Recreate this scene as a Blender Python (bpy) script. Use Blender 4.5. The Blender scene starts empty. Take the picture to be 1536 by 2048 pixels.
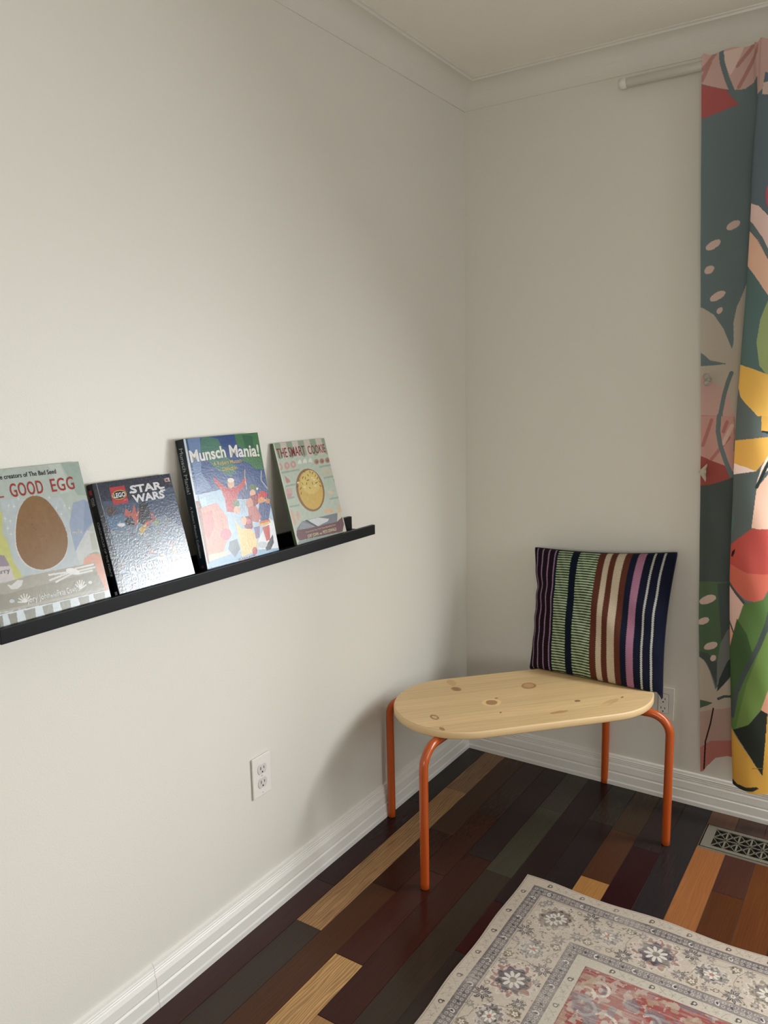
import bpy, bmesh, math, random
import numpy as np
from mathutils import Vector, Matrix
PI = math.pi
C = bpy.context.scene.collection
scene = bpy.context.scene
H = 2.44

# ------------------------------------------------------------ camera
cd = bpy.data.cameras.new('camera'); cam = bpy.data.objects.new('camera', cd); C.objects.link(cam)
cam.location = (1.37502, -2.64295, 1.41819)
cam.rotation_euler = (1.412452, 0.020633, 0.581106)
cd.sensor_fit = 'VERTICAL'; cd.sensor_height = 36.0; cd.lens = 1581.508 / 2048 * 36.0
cd.clip_start = 0.02
scene.camera = cam
# ------------------------------------------------------------ colour management, sky, daylight, added fill lights
vs = scene.view_settings
vs.view_transform = 'Standard'; vs.look = 'None'; vs.gamma = 1.0; vs.use_curve_mapping = False
vs.exposure = 0.0
W = bpy.data.worlds.new('overcast_sky'); scene.world = W; W.use_nodes = True
W.node_tree.nodes['Background'].inputs[0].default_value = (0.80, 0.88, 1.0, 1)
W.node_tree.nodes['Background'].inputs[1].default_value = 2.0
WX0, WX1, WZ0, WZ1 = 1.10, 3.05, 0.88, 2.06
def area(name, loc, rot, sx, sy, power, col):
    l = bpy.data.lights.new(name, 'AREA'); l.shape = 'RECTANGLE'; l.size = sx; l.size_y = sy
    l.energy = power; l.color = col
    o = bpy.data.objects.new(name, l); C.objects.link(o); o.location = loc; o.rotation_euler = rot
    return o
area('window_daylight', (2.10, 0.10, 1.25), (math.radians(-41), 0, 0), 1.80, 0.72, 104, (0.96, 0.985, 1.0))
area('right_fill_light', (3.70, -1.25, 1.35), (0, math.radians(42), 0), 1.0, 1.2, 14, (0.97, 0.985, 1.0))  # added fill for the left wall, set in an invented window
area('rear_fill_light', (1.8, -4.45, 1.5), (math.radians(90), 0, 0), 1.5, 1.0, 30, (1.0, 0.93, 0.82))  # added warm fill for the back wall, behind the camera

# ------------------------------------------------------------ helpers
def s2l(h):
    h = h.lstrip('#'); o = []
    for i in (0, 2, 4):
        c = int(h[i:i+2], 16) / 255
        o.append(c / 12.92 if c <= 0.04045 else ((c + 0.055) / 1.055) ** 2.4)
    return o
def col(h, k=1.0):
    return tuple(min(0.95, v * k) for v in s2l(h)) + (1.0,)
def mat(name, h, rough=0.6, k=1.0, spec=0.5, metal=0.0, coat=0.0):
    m = bpy.data.materials.new(name); m.use_nodes = True
    b = m.node_tree.nodes['Principled BSDF']
    b.inputs['Base Color'].default_value = col(h, k); b.inputs['Roughness'].default_value = rough
    b.inputs['Specular IOR Level'].default_value = spec; b.inputs['Metallic'].default_value = metal
    b.inputs['Coat Weight'].default_value = coat
    return m
def N(m, t, **kw):
    n = m.node_tree.nodes.new(t)
    for k, v in kw.items(): setattr(n, k, v)
    return n
def L(m, a, b): m.node_tree.links.new(a, b)
def bsdf(m): return m.node_tree.nodes['Principled BSDF']
def bump(m, scale, dist, strength=1.0, detail=3.0, stretch=None, world=True, rough=0.6, kind='noise'):
    if world: co = N(m, 'ShaderNodeNewGeometry').outputs['Position']
    else: co = N(m, 'ShaderNodeTexCoord').outputs['Object']
    if stretch:
        mp = N(m, 'ShaderNodeMapping'); mp.inputs['Scale'].default_value = stretch; L(m, co, mp.inputs['Vector']); co = mp.outputs[0]
    t = N(m, 'ShaderNodeTexNoise'); t.inputs['Scale'].default_value = scale; t.inputs['Detail'].default_value = detail
    t.inputs['Roughness'].default_value = rough
    L(m, co, t.inputs['Vector'])
    bp = N(m, 'ShaderNodeBump'); bp.inputs['Strength'].default_value = strength; bp.inputs['Distance'].default_value = dist
    L(m, t.outputs['Fac'], bp.inputs['Height']); L(m, bp.outputs[0], bsdf(m).inputs['Normal'])
    return t
def attr(m, name='paint'):
    a = N(m, 'ShaderNodeAttribute'); a.attribute_name = name; L(m, a.outputs['Color'], bsdf(m).inputs['Base Color']); return a
def link(name, me, m, parent=None):
    o = bpy.data.objects.new(name, me); C.objects.link(o)
    for mm in (m if isinstance(m, (list, tuple)) else [m]): me.materials.append(mm)
    if parent: o.parent = parent
    return o
def obj(name, bm, m, parent=None, smooth=False):
    me = bpy.data.meshes.new(name)
    bmesh.ops.recalc_face_normals(bm, faces=bm.faces)
    bm.to_mesh(me); bm.free()
    if smooth:
        for p in me.polygons: p.use_smooth = True
    return link(name, me, m, parent)
def thing(name, label, cat, loc=(0, 0, 0), group=None):
    o = bpy.data.objects.new(name, None); C.objects.link(o); o.location = loc
    o.empty_display_size = 0.05
    o['label'] = label; o['category'] = cat
    if group: o['group'] = group
    return o
def tag(o, label, cat, group=None):
    o['label'] = label; o['category'] = cat
    if group: o['group'] = group
    return o
def struct(name, bm, m, parent=None, smooth=False):
    o = obj(name, bm, m, parent, smooth)
    if parent is None: o['kind'] = 'structure'
    return o
def box(bm, x0, x1, y0, y1, z0, z1, bev=0.0):
    r = bmesh.ops.create_cube(bm, size=1.0)
    vs_ = r['verts']
    for v in vs_:
        v.co = Vector(((x0 + x1) / 2 + v.co.x * (x1 - x0), (y0 + y1) / 2 + v.co.y * (y1 - y0), (z0 + z1) / 2 + v.co.z * (z1 - z0)))
    if bev > 0:
        es = list({e for v in vs_ for e in v.link_edges})
        bmesh.ops.bevel(bm, geom=es, offset=bev, segments=2, affect='EDGES', profile=0.6)
def tube(bm, pts, r, n=20, cap=True):
    pts = [Vector(p) for p in pts]; rings = []
    up = None
    for i, p in enumerate(pts):
        d = (pts[min(i + 1, len(pts) - 1)] - pts[max(i - 1, 0)]).normalized()
        if up is None:
            up = Vector((0, 0, 1)) if abs(d.z) < 0.9 else Vector((1, 0, 0))
        a = d.cross(up).normalized(); b = a.cross(d).normalized(); up = b
        rr = r[i] if isinstance(r, (list, tuple)) else r
        rings.append([bm.verts.new(p + (a * math.cos(t) + b * math.sin(t)) * rr) for t in [2 * PI * k / n for k in range(n)]])
    for i in range(len(rings) - 1):
        for k in range(n):
            bm.faces.new((rings[i][k], rings[i][(k + 1) % n], rings[i + 1][(k + 1) % n], rings[i + 1][k]))
    if cap:
        bm.faces.new(rings[0]); bm.faces.new(rings[-1])
def prism(bm, prof, path):
    """sweep a closed 2-D profile through frames: path = list of functions (a,b)->Vector"""
    rs = [[bm.verts.new(f(a, b)) for a, b in prof] for f in path]
    n = len(prof)
    for i in range(len(rs) - 1):
        for k in range(n):
            bm.faces.new((rs[i][k], rs[i][(k + 1) % n], rs[i + 1][(k + 1) % n], rs[i + 1][k]))
    bm.faces.new(rs[0]); bm.faces.new(rs[-1])
def cyl(bm, cx, cy, cz, r, h, axis='z', n=24):
    d = {'x': Vector((1, 0, 0)), 'y': Vector((0, 1, 0)), 'z': Vector((0, 0, 1))}[axis]
    c = Vector((cx, cy, cz)); tube(bm, [c - d * h / 2, c + d * h / 2], r, n)
def grid_mesh(name, P, colr=None, smooth=True):
    """P: (rows, cols, 3) array of points -> quad mesh with a 'paint' colour attribute"""
    nr, nc = P.shape[:2]
    me = bpy.data.meshes.new(name)
    nv = nr * nc; me.vertices.add(nv); me.vertices.foreach_set('co', P.reshape(-1).astype(np.float32))
    i = np.arange(nr - 1)[:, None] * nc + np.arange(nc - 1)[None, :]
    q = np.stack([i, i + 1, i + nc + 1, i + nc], -1).reshape(-1, 4)
    nf = len(q); me.loops.add(nf * 4); me.polygons.add(nf)
    me.loops.foreach_set('vertex_index', q.reshape(-1).astype(np.int32))
    me.polygons.foreach_set('loop_start', (np.arange(nf) * 4).astype(np.int32))
    me.update(calc_edges=True)
    if smooth: me.polygons.foreach_set('use_smooth', np.ones(nf, dtype=bool))
    if colr is not None:
        a = me.color_attributes.new('paint', 'FLOAT_COLOR', 'POINT')
        c4 = np.ones((nv, 4), np.float32); c4[:, :3] = colr.reshape(-1, 3); a.data.foreach_set('color', c4.reshape(-1))
    return me
class Paint:
    def __init__(s, X, Y, base, k=1.0):
        s.X = X.reshape(-1); s.Y = Y.reshape(-1); s.k = k
        s.c = np.zeros((s.X.size, 3)); s.c[:] = np.array(s2l(base)) * k
    def put(s, m, h, al=1.0):
        s.c[m] = s.c[m] * (1 - al) + np.array(s2l(h)) * s.k * al
    def poly(s, h, pts, al=1.0):
        p = np.array(pts); X, Y = s.X, s.Y
        idx = np.nonzero((X >= p[:, 0].min()) & (X <= p[:, 0].max()) & (Y >= p[:, 1].min()) & (Y <= p[:, 1].max()))[0]
        if not idx.size: return
        x, y = X[idx], Y[idx]; ins = np.zeros(idx.size, bool)
        for (x0, y0), (x1, y1) in zip(p, np.roll(p, -1, 0)):
            if y0 == y1: continue
            c = ((y0 > y) != (y1 > y)) & (x < (x1 - x0) * (y - y0) / (y1 - y0) + x0); ins ^= c
        s.put(idx[ins], h, al)
    def stroke(s, h, w, pts, al=1.0):
        p = np.array(pts); r = w / 2
        idx = np.nonzero((s.X >= p[:, 0].min() - r) & (s.X <= p[:, 0].max() + r) & (s.Y >= p[:, 1].min() - r) & (s.Y <= p[:, 1].max() + r))[0]
        if not idx.size: return
        x, y = s.X[idx], s.Y[idx]; dm = np.full(idx.size, 9e9)
        for a, b in zip(p[:-1], p[1:]):
            d = b - a; l2 = max(1e-12, (d ** 2).sum()); t = np.clip(((x - a[0]) * d[0] + (y - a[1]) * d[1]) / l2, 0, 1)
            dm = np.minimum(dm, (x - a[0] - t * d[0]) ** 2 + (y - a[1] - t * d[1]) ** 2)
        s.put(idx[dm < r * r], h, al)
    def ell(s, h, cx, cy, rx, ry, rot=0.0, al=1.0):
        R_ = max(rx, ry)
        idx = np.nonzero((abs(s.X - cx) <= R_) & (abs(s.Y - cy) <= R_))[0]
        if not idx.size: return
        x, y = s.X[idx] - cx, s.Y[idx] - cy; c, q = math.cos(rot), math.sin(rot)
        s.put(idx[((x * c + y * q) / rx) ** 2 + ((-x * q + y * c) / ry) ** 2 < 1], h, al)
    def run(s, ops):
        for o in ops:
            if o[0] == 'p': s.poly(o[1], smooth_pts(o[2]) if len(o[2]) > 400 else o[2])
            else: s.stroke(o[1], o[2], o[3])
def smooth_pts(p): return p
def vnoise(x, y, seed=0):
    rs = np.random.RandomState(seed); T = rs.rand(257, 257)
    xi = np.floor(x).astype(int); yi = np.floor(y).astype(int); fx = x - xi; fy = y - yi
    fx = fx * fx * (3 - 2 * fx); fy = fy * fy * (3 - 2 * fy)
    g = lambda a, b: T[a % 257, b % 257]
    return (g(xi, yi) * (1 - fx) + g(xi + 1, yi) * fx) * (1 - fy) + (g(xi, yi + 1) * (1 - fx) + g(xi + 1, yi + 1) * fx) * fy
def fbm(x, y, seed=0, o=4):
    r = 0; a = 0.5; t = 0
    for i in range(o): r = r + a * vnoise(x * 2 ** i, y * 2 ** i, seed + i * 7); t += a; a *= 0.5
    return r / t
def text(name, body, x, y, width, height, M, m, parent, bold=0.0, shear=0.0, sp=1.0, rot=0.0, dz=0.0004):
    """lettering as a thin mesh; (x,y) baseline start and width/height in metres in frame M (x right, y up, z out)"""
    cu = bpy.data.curves.new('lettering', 'FONT'); cu.body = body; cu.size = 1.0; cu.shear = shear; cu.space_character = sp
    cu.offset = bold; cu.extrude = 0.0; cu.resolution_u = 3
    t = bpy.data.objects.new('lettering_source', cu); C.objects.link(t)
    dg = bpy.context.evaluated_depsgraph_get(); me = bpy.data.meshes.new_from_object(t.evaluated_get(dg))
    bpy.data.objects.remove(t); bpy.data.curves.remove(cu)
    n = len(me.vertices); co = np.zeros(n * 3, np.float32); me.vertices.foreach_get('co', co); co = co.reshape(-1, 3)
    mn = co.min(0); mx = co.max(0)
    cap = 0.72
    X = (co[:, 0] - mn[0]) * width / (mx[0] - mn[0]); Y = co[:, 1] * height / cap
    c, s = math.cos(rot), math.sin(rot)
    co[:, 0] = x + X * c - Y * s; co[:, 1] = y + X * s + Y * c; co[:, 2] = dz
    me.vertices.foreach_set('co', co.reshape(-1)); me.update(); me.materials.clear()
    o = link(name, me, m, parent); o.matrix_local = M
    return o

# ------------------------------------------------------------ print designs, in metres on each surface
D={'A':[
('p','#b7c2ba',[(0.0287,-0.0491),(0.3441,-0.025),(0.2282,0.3784),(-0.0554,0.295)]),
('p','#a3b5ab',[(0.1895,-0.0001),(0.2336,0.0006),(0.2337,0.0705),(0.2089,0.0655)]),
('p','#c3ccc6',[(0.1613,-0.0011),(0.1877,-0.0006),(0.196,0.055),(0.1755,0.0594)]),
('p','#aebcb3',[(0.0729,-0.0023),(0.0787,-0.0017),(0.0662,0.0109),(0.0629,0.0106)]),
('p','#bcc6c8',[(0.0522,0.0532),(0.085,0.0576),(0.1737,0.0661),(0.1928,0.1389),(0.1747,0.2055),(0.0497,0.1957),(0.0494,0.1307)]),
('p','#c6c87e',[(0.0157,0.0689),(0.0511,0.0774),(0.0405,0.1129),(0.0474,0.1319),(0.048,0.1628),(0.0594,0.1978),(0.0434,0.2008),(0.0393,0.1773),(-0.0019,0.1403)]),
('p','#9d8f9b',[(-0.0023,0.1418),(0.0352,0.1539),(0.04,0.171),(0.0397,0.1757),(-0.0089,0.1688)]),
('p','#cfc9c7',[(-0.0086,0.1673),(0.0416,0.1745),(0.0442,0.201),(-0.0159,0.197)]),
('p','#9dabc2',[(0.1952,0.0795),(0.222,0.0761),(0.2338,0.0849),(0.2312,0.1222),(0.2019,0.1493),(0.1758,0.1726),(0.1756,0.1447),(0.1768,0.1188)]),
('p','#8f9fb8',[(0.2211,0.0795),(0.2338,0.0849),(0.2312,0.1222),(0.2023,0.1405)]),
('p','#c9cdcb',[(0.1758,0.1726),(0.2114,0.1368),(0.2303,0.1453),(0.2297,0.1883),(0.2007,0.1827),(0.1788,0.2046)]),
('p','#b9bcae',[(0.2157,0.1428),(0.2276,0.144),(0.2252,0.1785),(0.2122,0.1778)]),
('p','#a3a88a',[(0.2026,0.183),(0.2211,0.1821),(0.2282,0.1862),(0.2171,0.1894)]),
('p','#d9a08a',[(0.1909,0.1895),(0.2103,0.1845),(0.2285,0.1889),(0.2285,0.2221),(0.2269,0.2684),(0.2176,0.2609),(0.211,0.2184),(0.1825,0.2054)]),
('p','#aaa799',[(-0.0159,0.197),(0.0248,0.2015),(0.0662,0.1985),(0.1491,0.2002),(0.176,0.2006),(0.2114,0.2025),(0.211,0.2184),(0.2195,0.2541),(0.2167,0.2642),(0.1039,0.2578),(-0.029,0.2499)]),
('p','#9a9788',[(-0.0196,0.2118),(0.0199,0.2211),(0.0956,0.2207),(0.2105,0.2201),(0.2195,0.2541),(0.1056,0.2515),(-0.0279,0.2456)]),
('p','#cfd8dc',[(-0.0286,0.2485),(0.1039,0.2578),(0.2176,0.2609),(0.2298,0.2619),(0.2285,0.2885),(-0.0361,0.279)]),
('p','#8f8c7e',[(-0.0083,0.256),(0.0061,0.2564),(0.0035,0.2797),(-0.0071,0.2799)]),
('p','#8f8c7e',[(0.0158,0.2567),(0.0323,0.2572),(0.0296,0.2812),(0.0171,0.281)]),
('p','#8f8c7e',[(0.0458,0.2576),(0.056,0.2579),(0.0535,0.2808),(0.0471,0.2823)]),
('p','#8f8c7e',[(0.0509,0.2577),(0.0681,0.2582),(0.0652,0.2827),(0.0522,0.2825)]),
('p','#8f8c7e',[(0.0821,0.2586),(0.0963,0.259),(0.0936,0.2832),(0.0835,0.2839)]),
('p','#8f8c7e',[(0.0892,0.2588),(0.1035,0.2593),(0.1008,0.2835),(0.0906,0.2842)]),
('p','#8f8c7e',[(0.1181,0.2597),(0.1311,0.2601),(0.1283,0.2843),(0.1196,0.2855)]),
('p','#8f8c7e',[(0.1255,0.2599),(0.1405,0.2603),(0.1376,0.2851),(0.127,0.2858)]),
('p','#8f8c7e',[(0.1576,0.2608),(0.1712,0.2612),(0.1683,0.286),(0.1591,0.2872)]),
('p','#8f8c7e',[(0.1653,0.2611),(0.181,0.2615),(0.1779,0.2868),(0.1669,0.2875)]),
('p','#8f8c7e',[(0.1909,0.2618),(0.2009,0.2621),(0.1981,0.2865),(0.1925,0.2886)]),
('p','#8f8c7e',[(0.1989,0.262),(0.2171,0.2626),(0.2139,0.2888),(0.2005,0.289)]),
('s','#8a8778',0.0012,[(-0.0138,0.2523),(0.1043,0.2563),(0.2178,0.26)]),
('s','#dcdedb',0.0035,[(0.1105,0.2056),(0.16,0.2094)]),
('s','#dcdedb',0.0035,[(0.1097,0.2155),(0.1541,0.2098)]),
('s','#dcdedb',0.0035,[(0.121,0.2214),(0.1591,0.2126)]),
('s','#dcdedb',0.0035,[(0.1668,0.2056),(0.2066,0.2051)]),
('s','#dcdedb',0.0035,[(0.1692,0.2113),(0.209,0.2109)]),
('s','#dcdedb',0.0035,[(0.1678,0.2162),(0.2014,0.2164)]),
('p','#e6e7e5',[(0.1736,0.2152),(0.1723,0.2164),(0.1699,0.2171),(0.1668,0.2172),(0.1631,0.2166),(0.1591,0.2154),(0.1553,0.2138),(0.1519,0.2118),(0.1491,0.2096),(0.1472,0.2074),(0.1464,0.2054),(0.1466,0.2037),(0.1479,0.2024),(0.1503,0.2017),(0.1534,0.2016),(0.157,0.2022),(0.1609,0.2033),(0.1648,0.2049),(0.1683,0.2069),(0.1711,0.2091),(0.173,0.2113),(0.1739,0.2134)]),
('s','#dfe0dc',0.0022,[(0.0528,0.2436),(0.04,0.2405)]),
('s','#dfe0dc',0.0022,[(0.0528,0.2436),(0.0428,0.2348)]),
('s','#dfe0dc',0.0022,[(0.0528,0.2436),(0.0477,0.2308)]),
('s','#dfe0dc',0.0022,[(0.0528,0.2436),(0.0536,0.2295)]),
('s','#dfe0dc',0.0022,[(0.0528,0.2436),(0.0594,0.2309)]),
('s','#dfe0dc',0.0022,[(0.0528,0.2436),(0.0639,0.235)]),
('s','#dfe0dc',0.0022,[(0.0528,0.2436),(0.0661,0.2409)]),
('s','#dfe0dc',0.0022,[(0.1676,0.2457),(0.181,0.2401)]),
('s','#dfe0dc',0.0022,[(0.1676,0.2457),(0.1788,0.2342)]),
('s','#dfe0dc',0.0022,[(0.1676,0.2457),(0.1747,0.2303)]),
('s','#dfe0dc',0.0022,[(0.1676,0.2457),(0.1693,0.2291)]),
('s','#dfe0dc',0.0022,[(0.1676,0.2457),(0.1636,0.2308)]),
('s','#dfe0dc',0.0022,[(0.1676,0.2457),(0.1587,0.235)]),
('p','#d7d8d4',[(0.0272,0.2052),(0.0347,0.2085),(0.0482,0.2019),(0.0587,0.2042),(0.0538,0.2129),(0.0442,0.2172),(0.0329,0.2154)]),
('p','#c7ccd0',[(0.034,0.2374),(0.0336,0.2383),(0.0328,0.239),(0.0318,0.2395),(0.0305,0.2397),(0.0291,0.2397),(0.0278,0.2394),(0.0266,0.2388),(0.0256,0.238),(0.0249,0.2371),(0.0246,0.2361),(0.0246,0.2351),(0.025,0.2342),(0.0258,0.2335),(0.0269,0.233),(0.0281,0.2327),(0.0295,0.2328),(0.0308,0.2331),(0.032,0.2337),(0.033,0.2345),(0.0337,0.2354),(0.0341,0.2364)]),
('p','#d5d7d3',[(0.1952,0.2389),(0.1948,0.2397),(0.1941,0.2403),(0.1931,0.2408),(0.192,0.241),(0.1908,0.241),(0.1897,0.2408),(0.1886,0.2403),(0.1877,0.2396),(0.1871,0.2388),(0.1869,0.2379),(0.1869,0.237),(0.1873,0.2362),(0.188,0.2356),(0.189,0.2351),(0.1901,0.2348),(0.1913,0.2349),(0.1925,0.2351),(0.1935,0.2356),(0.1944,0.2363),(0.195,0.2371),(0.1953,0.238)]),
('p','#d9dbd6',[(0.1103,0.0568),(0.1079,0.0573),(0.1055,0.058),(0.1031,0.059),(0.1007,0.0601),(0.0983,0.0615),(0.096,0.0631),(0.0936,0.0649),(0.0913,0.0669),(0.089,0.0692),(0.0867,0.0715),(0.0846,0.074),(0.0826,0.0766),(0.0807,0.0793),(0.079,0.0821),(0.0773,0.085),(0.0757,0.088),(0.0742,0.0912),(0.0728,0.0944),(0.0715,0.0975),(0.0703,0.1006),(0.0691,0.1037),(0.068,0.1067),(0.0669,0.1098),(0.0659,0.1128),(0.065,0.1158),(0.0642,0.1188),(0.0635,0.1219),(0.0628,0.1249),(0.0621,0.1279),(0.0616,0.131),(0.061,0.1341),(0.0606,0.1371),(0.0602,0.1402),(0.06,0.1433),(0.06,0.1464),(0.0601,0.1495),(0.0604,0.1526),(0.0609,0.1557),(0.0615,0.1588),(0.0623,0.162),(0.0633,0.1651),(0.0644,0.1681),(0.0658,0.171),(0.0673,0.1737),(0.069,0.1763),(0.0709,0.1788),(0.073,0.1811),(0.0754,0.1833),(0.0779,0.1853),(0.0804,0.1872),(0.0831,0.1889),(0.0858,0.1903),(0.0886,0.1916),(0.0915,0.1927),(0.0944,0.1937),(0.0998,0.1949),(0.1029,0.1954),(0.1061,0.1957),(0.1093,0.1958),(0.1126,0.1957),(0.1159,0.1954),(0.1192,0.1949),(0.1227,0.1942),(0.1261,0.1933),(0.1297,0.1921),(0.133,0.1908),(0.1362,0.1894),(0.1392,0.1879),(0.1421,0.1862),(0.1448,0.1843),(0.1473,0.1824),(0.1496,0.1803),(0.1517,0.178),(0.1537,0.1757),(0.1556,0.1732),(0.1574,0.1706),(0.159,0.168),(0.1605,0.1651),(0.1618,0.1622),(0.1631,0.1592),(0.1642,0.1561),(0.1651,0.1529),(0.1658,0.1497),(0.1664,0.1464),(0.1668,0.1432),(0.1671,0.1399),(0.1671,0.1365),(0.167,0.1332),(0.1668,0.1298),(0.1664,0.1263),(0.1658,0.1228),(0.1651,0.1193),(0.1642,0.1157),(0.1632,0.112),(0.1621,0.1084),(0.1608,0.1046),(0.1594,0.1009),(0.1579,0.0972),(0.1564,0.0937),(0.1549,0.0902),(0.1534,0.0869),(0.1518,0.0837),(0.1502,0.0807),(0.1486,0.0777),(0.147,0.0749),(0.1452,0.0723),(0.1434,0.0698),(0.1414,0.0676),(0.1393,0.0656),(0.1371,0.0638),(0.1348,0.0622),(0.13,0.0604),(0.1275,0.0592),(0.125,0.0582),(0.1225,0.0575),(0.1201,0.0569),(0.1176,0.0566),(0.1152,0.0564),(0.1127,0.0565)]),
('p','#8d6c49',[(0.1123,0.0557),(0.1099,0.0562),(0.1075,0.057),(0.1051,0.0579),(0.1027,0.0591),(0.1004,0.0604),(0.098,0.062),(0.0956,0.0638),(0.0933,0.0659),(0.091,0.0681),(0.0887,0.0705),(0.0866,0.0729),(0.0846,0.0755),(0.0827,0.0782),(0.0809,0.081),(0.0793,0.084),(0.0777,0.087),(0.0762,0.0902),(0.0748,0.0933),(0.0735,0.0965),(0.0722,0.0996),(0.071,0.1027),(0.0699,0.1057),(0.0689,0.1088),(0.0679,0.1118),(0.067,0.1148),(0.0662,0.1179),(0.0654,0.1209),(0.0647,0.1239),(0.0641,0.127),(0.0635,0.13),(0.063,0.1331),(0.0626,0.1362),(0.0622,0.1393),(0.062,0.1424),(0.0619,0.1455),(0.0621,0.1486),(0.0624,0.1517),(0.0628,0.1548),(0.0635,0.1579),(0.0643,0.1611),(0.0652,0.1642),(0.0664,0.1672),(0.0677,0.1701),(0.0692,0.1728),(0.071,0.1754),(0.0729,0.1779),(0.075,0.1802),(0.0773,0.1824),(0.0798,0.1844),(0.0824,0.1863),(0.0851,0.188),(0.0878,0.1894),(0.0906,0.1907),(0.0935,0.1918),(0.0964,0.1927),(0.0995,0.1935),(0.1026,0.194),(0.1057,0.1943),(0.1089,0.1944),(0.1122,0.1943),(0.1155,0.194),(0.1189,0.1935),(0.1223,0.1928),(0.1258,0.1918),(0.1293,0.1907),(0.1327,0.1894),(0.1359,0.188),(0.1389,0.1864),(0.1417,0.1847),(0.1444,0.1829),(0.1469,0.1809),(0.1492,0.1788),(0.1513,0.1766),(0.1534,0.1742),(0.1552,0.1718),(0.157,0.1692),(0.1586,0.1665),(0.1601,0.1637),(0.1615,0.1608),(0.1627,0.1577),(0.1638,0.1546),(0.1647,0.1514),(0.1655,0.1482),(0.166,0.145),(0.1665,0.1417),(0.1667,0.1384),(0.1668,0.1351),(0.1667,0.1317),(0.1664,0.1283),(0.166,0.1249),(0.1654,0.1214),(0.1647,0.1178),(0.1639,0.1142),(0.1629,0.1106),(0.1617,0.1069),(0.1604,0.1032),(0.159,0.0994),(0.1576,0.0958),(0.1561,0.0922),(0.1546,0.0888),(0.153,0.0855),(0.1515,0.0823),(0.1499,0.0793),(0.1482,0.0763),(0.1466,0.0735),(0.1448,0.0708),(0.143,0.0684),(0.141,0.0662),(0.1389,0.0642),(0.1368,0.0624),(0.1345,0.0608),(0.1321,0.0594),(0.1296,0.0582),(0.1271,0.0572),(0.1246,0.0564),(0.1221,0.0558),(0.1197,0.0555),(0.1172,0.0554),(0.1148,0.0554)]),
('p','#8f6e4b',[(0.1222,0.0643),(0.1314,0.0707),(0.1369,0.1055),(0.1319,0.1455),(0.1085,0.1581),(0.1066,0.1242),(0.1115,0.0914)]),  # faint highlight painted on the oval, standing in for reflected light
('p','#755536',[(0.1152,0.1334),(0.1145,0.1342),(0.1135,0.134),(0.1132,0.1331),(0.1139,0.1323),(0.1149,0.1325)]),
('p','#755536',[(0.1045,0.1275),(0.1038,0.1283),(0.1028,0.1281),(0.1025,0.1272),(0.1032,0.1264),(0.1042,0.1266)]),
('p','#755536',[(0.1353,0.1337),(0.1346,0.1345),(0.1335,0.1343),(0.1332,0.1334),(0.134,0.1326),(0.135,0.1328)]),
('p','#755536',[(0.1516,0.1004),(0.1508,0.1012),(0.1497,0.101),(0.1494,0.1001),(0.1502,0.0993),(0.1512,0.0995)]),
('p','#755536',[(0.1258,0.0952),(0.1251,0.0959),(0.124,0.0958),(0.1237,0.0949),(0.1245,0.0941),(0.1255,0.0943)]),
('p','#755536',[(0.1022,0.1091),(0.1015,0.1099),(0.1004,0.1097),(0.1001,0.1088),(0.1009,0.108),(0.1019,0.1082)]),
('p','#755536',[(0.12,0.1326),(0.1192,0.1334),(0.1182,0.1332),(0.1179,0.1323),(0.1186,0.1315),(0.1197,0.1317)]),
('p','#755536',[(0.1138,0.1645),(0.1131,0.1652),(0.1121,0.165),(0.1118,0.1641),(0.1125,0.1633),(0.1135,0.1635)]),
('p','#755536',[(0.1435,0.0814),(0.1427,0.0821),(0.1417,0.082),(0.1414,0.0811),(0.1421,0.0803),(0.1432,0.0804)]),
('p','#755536',[(0.1284,0.0982),(0.1277,0.0989),(0.1266,0.0988),(0.1263,0.0978),(0.1271,0.0971),(0.1281,0.0972)]),
('p','#755536',[(0.0991,0.1515),(0.0984,0.1522),(0.0973,0.152),(0.097,0.1511),(0.0978,0.1504),(0.0988,0.1506)]),
('p','#755536',[(0.1263,0.0724),(0.1256,0.0732),(0.1245,0.0731),(0.1242,0.0721),(0.125,0.0714),(0.126,0.0715)]),
('p','#755536',[(0.1284,0.1092),(0.1276,0.1099),(0.1266,0.1097),(0.1263,0.1088),(0.127,0.1081),(0.1281,0.1082)]),
('p','#755536',[(0.1024,0.0898),(0.1017,0.0906),(0.1007,0.0904),(0.1004,0.0895),(0.1011,0.0888),(0.1022,0.0889)]),
('p','#755536',[(0.104,0.1146),(0.1033,0.1154),(0.1022,0.1152),(0.1019,0.1143),(0.1027,0.1135),(0.1037,0.1137)]),
('p','#755536',[(0.1075,0.1185),(0.1068,0.1192),(0.1058,0.1191),(0.1055,0.1181),(0.1062,0.1174),(0.1072,0.1176)]),
('p','#755536',[(0.1533,0.1043),(0.1526,0.105),(0.1515,0.1049),(0.1512,0.1039),(0.1519,0.1032),(0.153,0.1033)]),
('p','#755536',[(0.1023,0.1071),(0.1016,0.1078),(0.1006,0.1076),(0.1003,0.1067),(0.101,0.106),(0.102,0.1061)]),
('p','#755536',[(0.146,0.1012),(0.1453,0.102),(0.1442,0.1018),(0.1439,0.1009),(0.1446,0.1001),(0.1457,0.1003)]),
('p','#755536',[(0.1504,0.091),(0.1496,0.0918),(0.1485,0.0916),(0.1482,0.0907),(0.149,0.0899),(0.1501,0.0901)]),
('p','#755536',[(0.0967,0.1125),(0.096,0.1133),(0.0949,0.1131),(0.0946,0.1122),(0.0954,0.1115),(0.0964,0.1116)]),
('p','#755536',[(0.1047,0.0964),(0.104,0.0971),(0.103,0.097),(0.1027,0.096),(0.1034,0.0953),(0.1044,0.0955)]),
('p','#755536',[(0.1225,0.1423),(0.1218,0.143),(0.1207,0.1428),(0.1204,0.1419),(0.1212,0.1411),(0.1222,0.1413)]),
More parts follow.
